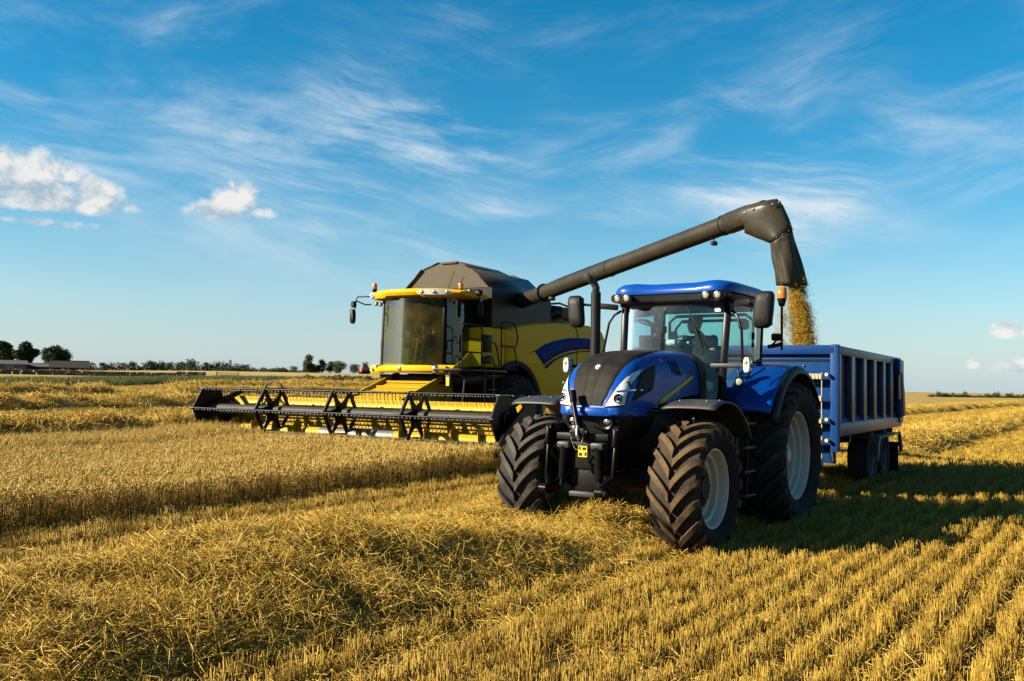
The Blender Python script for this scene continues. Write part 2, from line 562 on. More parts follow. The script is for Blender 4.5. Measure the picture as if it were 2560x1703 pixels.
def ground_material():
    m, t, b = mat_new('stubble_ground')
    obj, row = row_coords(t)
    st = t.new('ShaderNodeMapping'); st.inputs['Scale'].default_value = (0.35, 4.0, 1.0)
    t.l.new(row, st.inputs[0])
    big = t.noise(obj, 0.09, 4, 0.6)
    mid = t.noise(st.outputs[0], 1.0, 5, 0.65)
    fine = t.noise(obj, 22.0, 4, 0.7)
    f = t.m('ADD', t.m('ADD', t.m('MULTIPLY', mid, 0.45), t.m('MULTIPLY', fine, 0.4)), t.m('MULTIPLY', big, 0.3))
    soil = t.ramp(f, [(0.38, (0.022, 0.014, 0.007)), (0.52, (0.055, 0.036, 0.014)), (0.66, (0.13, 0.087, 0.026)), (0.8, (0.28, 0.195, 0.058))])
    far = t.ramp(f, [(0.35, (0.11, 0.075, 0.02)), (0.55, (0.28, 0.196, 0.053)), (0.72, (0.40, 0.295, 0.10))])
    sp = t.new('ShaderNodeSeparateXYZ'); t.l.new(obj, sp.inputs[0])
    d = t.m('SQRT', t.m('ADD', t.m('MULTIPLY', sp.outputs[0], sp.outputs[0]), t.m('MULTIPLY', sp.outputs[1], sp.outputs[1])))
    c = t.mix(t.ss(d, 22.0, 60.0), soil, far)     # litter-strewn soil here, closed stubble cover further off
    t.put(b.inputs['Base Color'], c)
    b.inputs['Roughness'].default_value = 0.9
    b.inputs['Specular IOR Level'].default_value = 0.1
    bp = t.new('ShaderNodeBump'); bp.inputs['Strength'].default_value = 0.8; bp.inputs['Distance'].default_value = 0.06
    t.put(bp.inputs['Height'], f); t.l.new(bp.outputs[0], b.inputs['Normal'])
    return m

def sheet(name, pts, mat, kind='structure'):
    mb = MB(); mb.grid(pts)
    return tag(mb.build(name, mat, smooth=60, recalc=False), kind=kind)

def build_ground():
    rr = [0.0]; r = 1.2
    while r < 6000: rr.append(r); r *= 1.045
    ang = list(np.radians(np.concatenate([np.arange(-60, 60, 0.75), np.arange(60, 300.1, 6)])))
    pts = []
    for a in ang:
        x = np.sin(a) * np.array(rr); y = np.cos(a) * np.array(rr)
        z = hgt(x, y) + 0.05 * fbm(x * 0.35, y * 0.35, 3) * sst(np.hypot(x, y), 20, 40)
        pts.append(list(zip(x, y, z)))
    return sheet('ground', pts, ground_material())
build_ground()

def field_mat(name, cols, sx=0.05, sy=0.9):
    m, t, b = mat_new(name)
    obj, row = row_coords(t)
    st = t.new('ShaderNodeMapping'); st.inputs['Scale'].default_value = (sx, sy, 1.0)
    t.l.new(obj, st.inputs[0])
    f = t.m('ADD', t.m('MULTIPLY', t.noise(st.outputs[0], 0.25, 5, 0.6), 0.65), t.m('MULTIPLY', t.noise(obj, 1.6, 4, 0.7), 0.35))
    t.put(b.inputs['Base Color'], t.ramp(f, [(0.3, cols[0]), (0.5, cols[1]), (0.7, cols[2])]))
    b.inputs['Roughness'].default_value = 0.95; b.inputs['Specular IOR Level'].default_value = 0.05
    return m

# edge of this field, from the left to behind the combine
EDGE = [(-46, 22), (-38, 33), (-25.5, 46), (-23.5, 60), (-20.9, 76), (-15.5, 96), (0.0, 128), (30, 160)]
def edge_at(s):
    n = len(EDGE) - 1
    k = min(int(s * n), n - 1); f = s * n - k
    return (EDGE[k][0] * (1 - f) + EDGE[k + 1][0] * f, EDGE[k][1] * (1 - f) + EDGE[k + 1][1] * f)

def field_sheet(name, inner, outer, mat, lift):
    """inner/outer: lists of (x,y); ruled sheet between them on the terrain"""
    n = 60; m = 26; pts = []
    def at(pl, s):
        k = min(int(s * (len(pl) - 1)), len(pl) - 2); f = s * (len(pl) - 1) - k
        return pl[k][0] * (1 - f) + pl[k + 1][0] * f, pl[k][1] * (1 - f) + pl[k + 1][1] * f
    for i in range(n + 1):
        a = at(inner, i / n); b = at(outer, i / n); row = []
        for j in range(m + 1):
            s = (j / m) ** 1.6
            x = a[0] + (b[0] - a[0]) * s; y = a[1] + (b[1] - a[1]) * s
            row.append((x, y, hz(x, y) + lift))
        pts.append(row)
    return sheet(name, pts, mat)
field_sheet('ripe_field', [(x - 3.5, y + 2.5) for x, y in EDGE[:6]], [(-190, 40), (-160, 80), (-120, 150), (-70, 165), (-42, 175), (-26, 190)],
            field_mat('ripe_gold', [(0.24, 0.16, 0.04), (0.33, 0.23, 0.06), (0.37, 0.27, 0.085)]), 0.10)
field_sheet('upper_field', [(-190, 43), (-160, 84), (-120, 154), (-70, 169), (-42, 179), (-26, 194)], [(-700, 150), (-600, 300), (-420, 480), (-240, 520), (-130, 540), (-60, 560)],
            field_mat('pale_gold', [(0.28, 0.20, 0.07), (0.35, 0.255, 0.095), (0.38, 0.29, 0.12)]), 0.12)

# ------------------------------------------------------------------ plants
C_ST = [(0.17, 0.094, 0.012), (0.43, 0.270, 0.036), (0.62, 0.425, 0.095)]
M_STUB = straw_mat('stubble_straw', C_ST, 0.2)
M_SWATH = straw_mat('loose_straw', [(0.38, 0.225, 0.03), (0.68, 0.445, 0.070), (0.88, 0.66, 0.20)], 0.25, 0.42, 0.5)
M_BARLEY = straw_mat('barley', [(0.21, 0.118, 0.020), (0.51, 0.33, 0.070), (0.70, 0.515, 0.175)], 0.14)
M_GRASS = straw_mat('grass', [(0.075, 0.095, 0.03), (0.16, 0.18, 0.07), (0.34, 0.27, 0.11)], 0.3)
M_WEED = straw_mat('weed', [(0.03, 0.08, 0.015), (0.06, 0.13, 0.025), (0.10, 0.17, 0.04)], 0.3)

def strand(vs, fs, tn, path, r, tint, n=3):
    """thin 3-sided tube; path is a list of Vectors"""
    b0 = len(vs); m = len(path)
    for k, p in enumerate(path):
        d = path[min(k + 1, m - 1)] - path[max(k - 1, 0)]
        a, b = frame_of(d)
        rr = r[k] if isinstance(r, (list, tuple)) else r
        for i in range(n):
            t = 2 * math.pi * i / n
            vs.append(p + a * (rr * math.cos(t)) + b * (rr * math.sin(t))); tn.append(tint)
    for k in range(m - 1):
        for i in range(n):
            j = (i + 1) % n
            fs.append((b0 + k * n + i, b0 + k * n + j, b0 + (k + 1) * n + j, b0 + (k + 1) * n + i))
    fs.append(tuple(b0 + (m - 1) * n + i for i in range(n)))

def ribbon(vs, fs, tn, path, w, side, tint):
    b0 = len(vs)
    for k, p in enumerate(path):
        ww = w * (1 - 0.8 * k / (len(path) - 1))
        vs += [p - side * ww, p + side * ww]; tn += [tint, tint]
    for k in range(len(path) - 1):
        fs.append((b0 + 2 * k, b0 + 2 * k + 1, b0 + 2 * k + 3, b0 + 2 * k + 2))

def stubble_tuft(seed, lx, ly, n, h0, h1, rad, litter):
    R = random.Random(seed); vs, fs, tn = [], [], []
    for i in range(n):
        x = R.uniform(-lx, lx); y = R.gauss(0, ly)
        h = R.uniform(h0, h1) * (1 if R.random() < .85 else .6); le = R.gauss(0, .10), R.gauss(0, .10)
        if R.random() < .12: le = R.gauss(0, .5), R.gauss(0, .5)
        p0 = Vector((x, y, -.02)); p1 = Vector((x + le[0] * h, y + le[1] * h, h))
        strand(vs, fs, tn, [p0, p1], rad * R.uniform(.7, 1.25), R.uniform(.05, 1))
    for i in range(litter):
        x = R.uniform(-lx * 1.3, lx * 1.3); y = R.gauss(0, ly * 1.8); a = R.uniform(0, 6.28); L = R.uniform(.05, .16)
        z = R.uniform(.004, h0 * .5); d = Vector((math.cos(a), math.sin(a), R.uniform(-.2, .35)))
        p = Vector((x, y, z)); side = Vector((-math.sin(a), math.cos(a), R.uniform(-.5, .5))).normalized()
        ribbon(vs, fs, tn, [p, p + d * L * .5 + Vector((0, 0, .012)), p + d * L], rad * 1.3, side, R.uniform(0, .9))
    return raw_object('stubble_tuft', vs, fs, tn, M_STUB)

def euler_rows(n, ang, jit=0.12):
    r = np.zeros((n, 3)); r[:, 2] = ang + nrng.normal(0, jit, n) + math.pi * nrng.integers(0, 2, n)
    return r

def in_view(x, y, marg=2.5, near=3.6):
    return (y > near) & (np.abs(x) < 0.575 * y + marg)

CROP_U0, CROP_U1 = 9.98, 18.45
CBX, CBY, CBYAW = -3.68, 20.26, math.radians(240)
def comb_loc(x, y):
    dx = x - CBX; dy = y - CBY
    return dx * math.cos(CBYAW) + dy * math.sin(CBYAW), -dx * math.sin(CBYAW) + dy * math.cos(CBYAW)
def in_crop(x, y):
    u, v = xy2uv(x, y)
    lx, ly = comb_loc(x, y)
    return (u > CROP_U0) & (u < CROP_U1) & (lx > 0.30)

def edge_side(x, y):
    """True inside this field (near side of its edge)"""
    ex = np.array([e[0] for e in EDGE]); ey = np.array([e[1] for e in EDGE])
    return y < np.interp(x, ex, ey)

def track_mask(u):
    """wheel tracks left by the combine in the stubble"""
    return np.minimum.reduce([np.abs(u - c) for c in (3.75, 8.95, -4.2, -11.4)])

def build_stubble():
    near = [stubble_tuft(100 + i, .09, .034, 38, .10, .165, .0023, 4) for i in range(7)]
    flat = [stubble_tuft(150 + i, .12, .05, 12, .03, .09, .0031, 16) for i in range(3)]
    far = [stubble_tuft(200 + i, .30, .045, 40, .09, .16, .0050, 8) for i in range(4)]
    P, Rr, S, I = [], [], [], []
    def rows(du, dv, vmin, vmax, umin, umax, cond):
        us = np.arange(umin, umax, du); vsn = np.arange(vmin, vmax, dv)
        U, Vv = np.meshgrid(us, vsn)
        U = U.ravel() + nrng.normal(0, .010, U.size) + .03 * fbm(Vv.ravel() * .15, Vv.ravel() * 0, 9); Vv = Vv.ravel() + nrng.uniform(-.5, .5, Vv.size) * dv
        x, y = uv2xy(U, Vv)
        k = cond(x, y)
        return x[k], y[k], U[k], Vv[k]
    # near stubble, drill by drill
    x, y, u, v = rows(.25, .085, -12, 40, -22, 32, lambda x, y: in_view(x, y) & (np.hypot(x, y) < 22) & ~in_crop(x, y))
    keep = nrng.random(x.size) > np.where(fbm(u * 1.3, v * .8, 21) > .20, .55, .06)
    x, y, u = x[keep], y[keep], u[keep]
    tm = track_mask(u); isf = tm < .22
    idx = np.where(isf, 7 + nrng.integers(0, 3, x.size), nrng.integers(0, 7, x.size))
    P.append(np.stack([x, y, hgt(x, y)], 1)); Rr.append(euler_rows(x.size, math.radians(56))); 
    s = nrng.uniform(.8, 1.2, x.size); S.append(np.stack([s, s, s * nrng.uniform(.8, 1.15, x.size)], 1)); I.append(idx)
    # further stubble
    x, y, u, v = rows(.25, .42, -40, 110, -60, 60, lambda x, y: in_view(x, y) & (np.hypot(x, y) >= 21) & (np.hypot(x, y) < 75) & ~in_crop(x, y) & edge_side(x, y))
    P.append(np.stack([x, y, hgt(x, y)], 1)); Rr.append(euler_rows(x.size, math.radians(56)))
    s = nrng.uniform(.8, 1.25, x.size); S.append(np.stack([s, s, s], 1)); I.append(10 + nrng.integers(0, 4, x.size))
    x, y, u, v = rows(.55, .95, -40, 170, -80, 70, lambda x, y: in_view(x, y) & (np.hypot(x, y) >= 74) & (np.hypot(x, y) < 135) & edge_side(x, y))
    P.append(np.stack([x, y, hgt(x, y)], 1)); Rr.append(euler_rows(x.size, math.radians(56)))
    s = nrng.uniform(.8, 1.2, x.size); S.append(np.stack([s * 1.9, s * 2.2, s * .9], 1)); I.append(10 + nrng.integers(0, 4, x.size))
    o = scatter('stubble', np.concatenate(P), np.concatenate(Rr), np.concatenate(S), np.concatenate(I), near + flat + far)
    tag(o, 'short golden cut stubble standing in drill rows across the field', 'stubble', kind='stuff')
build_stubble()

def build_litter():
    var = [straw_clump(700 + i, 30, .26, .012, .05, .26, .0024) for i in range(6)]
    n = 1700
    y = 3.8 + nrng.random(n) ** 1.25 * 18; x = (nrng.random(n) * 1.3 - .65) * y
    k = ~in_crop(x, y)
    x, y = x[k], y[k]; s = nrng.uniform(.7, 1.3, x.size)
    z = hgt(x, y) + nrng.uniform(.005, .06, x.size)
    o = scatter('straw_litter', np.stack([x, y, z], 1), euler_rows(x.size, 0, 3), np.stack([s] * 3, 1), nrng.integers(0, 6, x.size), var)
    tag(o, 'scattered chaff and loose straws lying between the stubble rows', 'straw', kind='stuff')

def weed(seed):
    R = random.Random(seed); vs, fs, tn = [], [], []
    for i in range(14):
        a = R.uniform(0, 6.28); L = R.uniform(.04, .10); z = R.uniform(.3, 1.0)
        d = Vector((math.cos(a), math.sin(a), z)).normalized(); side = Vector((-math.sin(a), math.cos(a), 0))
        p = Vector((R.gauss(0, .03), R.gauss(0, .03), 0))
        ribbon(vs, fs, tn, [p, p + d * L * .6, p + d * L + Vector((0, 0, -.015))], .010, side, R.random())
    return raw_object('weed_tuft', vs, fs, tn, M_WEED)
def build_weeds():
    var = [weed(300 + i) for i in range(4)]
    n = 260
    y = 4.5 + nrng.random(n) ** 1.3 * 14; x = (nrng.random(n) * 1.2 - .6) * y
    k = ~in_crop(x, y) & (fbm(x * .4, y * .4, 44) > -.02)
    x, y = x[k], y[k]
    s = nrng.uniform(.6, 1.5, x.size)
    o = scatter('green_weeds', np.stack([x, y, hgt(x, y)], 1), euler_rows(x.size, 0, 3), np.stack([s] * 3, 1), nrng.integers(0, 4, x.size), var)
    tag(o, 'small green weeds sprouting low between the stubble rows', 'weeds', kind='stuff')
build_weeds()

# ------------------------------------------------------------------ standing crop
def barley_tuft(seed, n, h, lean, awn):
    R = random.Random(seed); vs, fs, tn = [], [], []
    for i in range(n):
        x, y = R.uniform(-.1, .1), R.uniform(-.1, .1)
        hh = h * R.uniform(.84, 1.08); a = R.uniform(0, 6.28)
        lx = lean[0] + R.gauss(0, .07); ly = lean[1] + R.gauss(0, .07)
        p0 = Vector((x, y, 0)); p1 = Vector((x + lx * hh * .45, y + ly * hh * .45, hh * .55)); p2 = Vector((x + lx * hh, y + ly * hh, hh * .92))
        tint = R.uniform(.1, .75)
        strand(vs, fs, tn, [p0, p1, p2], .0019, tint)
        # nodding ear
        ea = R.uniform(0, 6.28); droop = R.uniform(.1, 1.3)
        d1 = Vector((math.cos(ea) * droop * .5, math.sin(ea) * droop * .5, 1)).normalized()
        d2 = Vector((math.cos(ea) * droop, math.sin(ea) * droop, .7 - droop * .75)).normalized()
        L = R.uniform(.06, .085); et = R.uniform(.45, 1)
        e = [p2, p2 + d1 * L * .3, p2 + d1 * L * .45 + d2 * L * .25, p2 + d1 * L * .45 + d2 * L * .6]
        strand(vs, fs, tn, e, [.002, .0068, .0062, .0015], et, 4)
        for q in range(awn):
            o = Vector((R.gauss(0, .3), R.gauss(0, .3), R.gauss(0, .25)))
            dd = (d2 + o).normalized(); s = dd.cross(Vector((0, 0, 1)))
            s = (s if s.length > .1 else Vector((1, 0, 0))).normalized()
            ribbon(vs, fs, tn, [e[2], e[2] + dd * R.uniform(.07, .12)], .0012, s, et)
        if R.random() < .6:   # dry leaf
            la = R.uniform(0, 6.28); side = Vector((-math.sin(la), math.cos(la), 0)); lp = p0.lerp(p1, R.uniform(.4, 1))
            dl = Vector((math.cos(la), math.sin(la), .3)) * R.uniform(.05, .11)
            ribbon(vs, fs, tn, [lp, lp + dl * .6, lp + dl + Vector((0, 0, -.05))], .004, side, R.uniform(0, .6))
    return raw_object('barley_tuft', vs, fs, tn, M_BARLEY)
def build_crop():
    var = [barley_tuft(400 + i, 15, .44, (0, 0), 3) for i in range(6)] + [barley_tuft(420 + i, 15, .50, (.22, -.12), 7) for i in range(4)]
    us = np.arange(CROP_U0 + .05, CROP_U1, .14); vv = np.arange(-9, 18, .14)
    U, Vv = np.meshgrid(us, vv); U = U.ravel(); Vv = Vv.ravel()
    U = U + nrng.normal(0, .045, U.size); Vv = Vv + nrng.normal(0, .045, U.size)
    x, y = uv2xy(U, Vv)
    k = in_crop(x, y) & in_view(x, y, 3.5)
    x, y, U, Vv = x[k], y[k], U[k], Vv[k]
    fluffy = (U + .8 * fbm(Vv * .5, U * .5, 5) * 4) > 16.6
    idx = np.where(fluffy, 6 + nrng.integers(0, 4, x.size), nrng.integers(0, 6, x.size))
    s = nrng.uniform(.92, 1.08, x.size)
    sz = s * (1 + .22 * fbm(x * .6, y * .6, 8)) * (1 + .20 * sst(comb_loc(x, y)[0], 4.0, .6))
    r = euler_rows(x.size, 0, 3.0)
    r[fluffy, 2] = nrng.normal(0, .5, int(fluffy.sum()))
    o = scatter('standing_barley', np.stack([x, y, hgt(x, y)], 1), r, np.stack([s, s, sz], 1), idx, var)
    tag(o, 'standing ripe barley in a straight strip in front of the header', 'barley', kind='stuff')
build_crop()

# ------------------------------------------------------------------ straw windrows
def straw_clump(seed, n, rad, thick, lmin, lmax, r):
    R = random.Random(seed); vs, fs, tn = [], [], []
    for i in range(n):
        a = R.uniform(0, 6.28); q = rad * math.sqrt(R.random())
        p = Vector((q * math.cos(a), q * math.sin(a), R.uniform(-.4, 1) * thick * (1 - .5 * q / rad)))
        b = R.uniform(0, 6.28); L = R.uniform(lmin, lmax); pit = R.gauss(0, .55) + (.9 if R.random() < .07 else 0)
        d = Vector((math.cos(b), math.sin(b), pit)).normalized()
        bend = Vector((R.gauss(0, .42), R.gauss(0, .42), R.gauss(-.1, .32))) * L
        p0 = p - d * L / 2
        path = [p0, p0 + d * L * .34 + bend * .22, p0 + d * L * .67 + bend * .22, p0 + d * L]
        if R.random() < .2: path[3] = path[2] + (path[3] - path[2]).length * Vector((R.gauss(0, 1), R.gauss(0, 1), R.gauss(0, .6))).normalized()
        strand(vs, fs, tn, path, r * R.uniform(.6, 1.3), min(1, max(0, R.gauss(.56, .28))))
    return raw_object('straw_clump', vs, fs, tn, M_SWATH)

def windrow_mat():
    m, t, b = mat_new('packed_straw')
    tc = t.new('ShaderNodeTexCoord')
    n = t.noise(tc.outputs['Object'], 9.0, 6, 0.7); n2 = t.noise(tc.outputs['Object'], 45.0, 3, 0.7)
    f = t.m('ADD', t.m('MULTIPLY', n, .6), t.m('MULTIPLY', n2, .4))
    t.put(b.inputs['Base Color'], t.ramp(f, [(.33, (.17, .11, .022)), (.5, (.35, .24, .05)), (.66, (.48, .35, .095))]))
    b.inputs['Roughness'].default_value = .8; b.inputs['Specular IOR Level'].default_value = .15
    bp = t.new('ShaderNodeBump'); bp.inputs['Strength'].default_value = 1.0; bp.inputs['Distance'].default_value = .08
    t.put(bp.inputs['Height'], f); t.l.new(bp.outputs[0], b.inputs['Normal'])
    return m
M_MOUND = windrow_mat()
CLUMPS = [straw_clump(500 + i, 95, .22, .13, .06, .28, .0018) for i in range(8)]
CLUMPS_FAR = [straw_clump(520 + i, 34, .34, .07, .25, .6, .0062) for i in range(5)]

def windrow(u0, v0, v1, width, height, label, dens, far, seed, step=.2, gaps=(), vis=lambda x, y: np.ones_like(x, bool), group=None, taper=1.5, amp=1.0, spread=.5, prof=2.4):
    nv = int((v1 - v0) / step) + 1; nu = 19
    vs_ = np.linspace(v0, v1, nv); ac = np.linspace(-1, 1, nu)
    def surf(v, a):
        """height and u for windrow coords"""
        w = width * (1 + .3 * amp * fbm(v * .35, v * 0 + seed, seed)) 
        uc = u0 + .5 * amp * fbm(v * .16, v * 0 + 3.3, seed + 4)
        u = uc + a * w / 2
        h = height * (1 + 1.1 * amp * fbm(v * .9 + a * .6, a * 1.2 + seed, seed + 9, 3)) * np.clip(1 - np.abs(a) ** prof, 0, 1)
        h = h + .16 * height * amp * fbm(v * 3, a * 4, seed + 2) * (1 - a * a)
        e = np.clip((v - v0) / taper, 0, 1) * np.clip((v1 - v) / taper, 0, 1)
        for (g0, g1) in gaps: e = e * np.where((v > g0) & (v < g1), .35, 1)
        return u, h * e
    Vv, A = np.meshgrid(vs_, ac, indexing='ij')
    U, Hh = surf(Vv, A)
    X, Y = uv2xy(U, Vv); Z = hgt(X, Y) + Hh - .03
    base = (*uv2xy(u0, (v0 + v1) / 2),)
    bz = hz(*base)
    mb = MB(); mb.grid([[(X[i, j] - base[0], Y[i, j] - base[1], Z[i, j] - bz) for j in range(nu)] for i in range(nv)])
    o = mb.build('straw_windrow', M_MOUND, smooth=80, recalc=False, loc=(base[0], base[1], bz))
    tag(o, label, 'windrow', group)
    area = width * (v1 - v0)
    n = int(area * dens)
    v = nrng.uniform(v0, v1, n); a = np.clip(nrng.normal(0, spread, n), -1.08, 1.08)
    u, h = surf(v, np.clip(a, -1, 1)); u = u + (a - np.clip(a, -1, 1)) * width / 2
    e = .04
    _, hv = surf(v + e, np.clip(a, -1, 1)); _, ha = surf(v, np.clip(a + e, -1, 1))
    sv = (hv - h) / e; su = (ha - h) / (e * width / 2)
    x, y = uv2xy(u, v)
    k = vis(x, y)
    x, y, h, sv, su = x[k], y[k], h[k], sv[k], su[k]
    z = hgt(x, y) + h - .02
    # tilt with the slope: gradient in xy
    gx = -HX * sv + HY * su; gy = -HY * sv - HX * su
    rz = nrng.uniform(0, 6.28, x.size)
    rots = np.zeros((x.size, 3))
    for i in range(x.size):
        nrm = Vector((-gx[i] * .8, -gy[i] * .8, 1)).normalized()
        q = nrm.to_track_quat('Z', 'Y') @ Euler((0, 0, rz[i])).to_quaternion()
        rots[i] = q.to_euler()
    s = nrng.uniform(.75, 1.25, x.size)
    st = scatter('straw', np.stack([x - base[0], y - base[1], z - bz], 1), rots, np.stack([s] * 3, 1), nrng.integers(0, len(far), x.size), far, o)
    tag(st, kind='stuff')
    return o
build_litter()
vis_near = lambda x, y: in_view(x, y, 2.5, 3.2)
windrow(5.6, -9, 13.0, 2.7, .37, 'broad loose straw windrow in the foreground running under the blue tractor', 66, CLUMPS, 1, step=.12, vis=vis_near, prof=2.3, amp=1.7, spread=.62)
windrow(5.6, 25.0, 150, 2.5, .52, 'straw windrow trailing away behind the blue trailer on the right', 6, CLUMPS_FAR, 2, vis=lambda x, y: in_view(x, y, 4), spread=.42, amp=.8)
windrow(14.2, 28.0, 160, 2.4, .50, 'thin distant straw windrow on the far right near the horizon', 4, CLUMPS_FAR, 3, vis=lambda x, y: in_view(x, y, 4))
windrow(23.0, -6, 44, 1.9, .40, 'nearest bushy straw windrow left of the header, beside the standing barley', 11, CLUMPS_FAR, 4, vis=lambda x, y: in_view(x, y, 4), amp=.75, spread=.45)
windrow(31.0, 0, 58, 1.9, .38, 'second straw windrow left of the header, middle of the three long ones', 8, CLUMPS_FAR, 5, vis=lambda x, y: in_view(x, y, 4), amp=.75, spread=.45)
windrow(38.6, 10, 66, 1.9, .36, 'third straw windrow left of the header, along the green grass strip', 7, CLUMPS_FAR, 6, vis=lambda x, y: in_view(x, y, 4), gaps=((24.5, 28),), amp=.75, spread=.45)
windrow(47.0, 33, 78, 1.9, .36, 'short far straw windrow seen above the left half of the reel', 5, CLUMPS_FAR, 7, vis=lambda x, y: in_view(x, y, 4), amp=.75, spread=.45)
windrow(54.5, 48, 92, 1.9, .36, 'farthest straw windrow in front of the small bushes', 4, CLUMPS_FAR, 8, vis=lambda x, y: in_view(x, y, 4), amp=.75, spread=.45)

# ------------------------------------------------------------------ grass margin along the field edge
def grass_tuft(seed, n, h):
    R = random.Random(seed); vs, fs, tn = [], [], []
    for i in range(n):
        a = R.uniform(0, 6.28); p = Vector((R.uniform(-.5, .5), R.uniform(-.5, .5), 0)); hh = h * R.uniform(.5, 1.1)
        d = Vector((math.cos(a) * .35, math.sin(a) * .35, 1)); side = Vector((-math.sin(a), math.cos(a), 0))
        ribbon(vs, fs, tn, [p, p + d * hh * .6, p + Vector((d.x * 1.8, d.y * 1.8, .95)) * hh], .014, side, R.random() ** 1.5)
    return raw_object('grass_tuft', vs, fs, tn, M_GRASS)
def build_grass():
    var = [grass_tuft(600 + i, 60, .55) for i in range(5)]
    n = 5200
    s = nrng.random(n) * (5.6 / 7.0); w = nrng.uniform(-1.0, 4.2, n) * np.where(s < .45, 1.0, .8)
    P = np.array([edge_at(k) for k in s]); x = P[:, 0] - w * .75; y = P[:, 1] + w * .65
    sc = nrng.uniform(.6, 1.2, n)
    o = scatter('grass_margin', np.stack([x, y, hgt(x, y)], 1), euler_rows(n, 0, 3), np.stack([sc] * 3, 1), nrng.integers(0, 5, n), var)
    tag(o, 'strip of green rough grass along the edge of the cut field', 'grass', kind='stuff')
build_grass()
# ================================================================== machine materials
M_BLUE = paint('blue_paint', (0.001, 0.066, 0.39), 0.32, coat=0.1, spec=.35, dust=0.13, dustcol=(.06, .055, .06), scale=2.6)
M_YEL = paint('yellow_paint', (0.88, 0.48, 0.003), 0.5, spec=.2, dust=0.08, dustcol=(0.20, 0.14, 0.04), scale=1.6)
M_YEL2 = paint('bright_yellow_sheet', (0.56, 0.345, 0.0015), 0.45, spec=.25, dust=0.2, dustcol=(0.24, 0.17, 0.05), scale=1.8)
M_BLK = paint('black_steel', (0.006, 0.006, 0.0065), 0.45, spec=.35, dust=0.08, dustcol=(0.07, 0.058, 0.04), scale=3)
M_BLKGLOSS = paint('black_gloss', (0.005, 0.005, 0.0055), 0.3, spec=.16, dust=0.02)
M_BAT = paint('black_bat', (0.006, 0.006, 0.006), 0.42, spec=.14)
M_PLAS = paint('black_plastic', (0.014, 0.014, 0.0145), 0.5, spec=.35, dust=0.12, dustcol=(0.06, 0.05, 0.036), bump=0.1)
M_GREY = paint('grey_plastic', (0.035, 0.037, 0.04), 0.45, dust=0.2, dustcol=(0.2, 0.17, 0.12))
M_RUB = None
M_RIM = paint('cream_rim', (0.72, 0.68, 0.58), 0.45, dust=0.35, dustcol=(0.34, 0.26, 0.15), scale=4)
M_COIL = paint('spring_steel', (.16, .155, .15), .45, metal=.3)
M_STEEL = paint('bare_steel', (0.33, 0.335, 0.35), 0.36, metal=0.9, dust=0.15, scale=4)
M_TUBE = paint('reel_tube', (0.045, 0.042, 0.038), 0.5, spec=.3, dust=0.3, dustcol=(0.08, 0.07, 0.053), scale=3)
M_OLIVE = paint('dusty_olive_steel', (0.034, 0.030, 0.019), 0.34, dust=0.3, dustcol=(0.085, 0.070, 0.042), scale=1.5)
M_TARP = paint('olive_rubber', (0.034, 0.030, 0.020), 0.5, dust=0.4, dustcol=(0.085, 0.072, 0.045), scale=3, bump=0.3)
M_TANK = paint('dusty_tank_panel', (0.070, 0.055, 0.032), 0.6, dust=0.6, dustcol=(0.145, 0.112, 0.062), scale=1.2)
M_WHITE = paint('white_plastic', (0.78, 0.78, 0.76), 0.4, dust=0.1)
M_ORANGE = paint('amber_plastic', (0.72, 0.20, 0.012), 0.15, coat=0.6)
M_CHROME = paint('lamp_reflector', (0.82, 0.83, 0.84), 0.12, metal=1.0)
M_LENS = paint('clear_lens', (0.74, 0.77, 0.80), 0.12, coat=1.0, vary=.15, scale=9)
M_LED = paint('led_lens', (0.40, 0.37, 0.28), 0.2, coat=0.8, vary=.4, scale=50)
M_STICK = paint('yellow_sticker', (0.80, 0.62, 0.02), 0.5)
M_RED = paint('red_plastic', (0.45, 0.03, 0.02), 0.3)
M_GLASST = glass('cab_glass_teal', (0.52, 0.82, 0.80), 1.1, dust=0.05, dustcol=(0.30, 0.40, 0.36))
M_GLASSD = glass('cab_glass_dusty', (0.44, 0.50, 0.26), .25, dust=0.30, dustcol=(0.105, 0.08, 0.012))
M_GLASSC = glass('cab_glass_dark', (0.30, 0.48, 0.46), 1.3, dust=0.12, dustcol=(0.2, 0.2, 0.14))
M_GLASSR = glass('cab_glass_header_reflection', (.20, .26, .14), .3, dust=.75, dustcol=(.14, .105, .025))  # header's yellow reflection painted in as olive dust on darkened glass
M_FABRIC = paint('dark_seat_fabric', (0.025, 0.027, 0.03), 0.9, bump=0.2)
M_TRBLUE = paint('trailer_blue', (0.0015, 0.048, 0.20), 0.5, spec=.3, dust=0.12, dustcol=(0.10, 0.12, 0.2), scale=1.3)
M_GALV = paint('galvanised_grey', (0.10, 0.12, 0.125), 0.5, metal=0.4, dust=0.35, dustcol=(0.2, 0.18, 0.14))

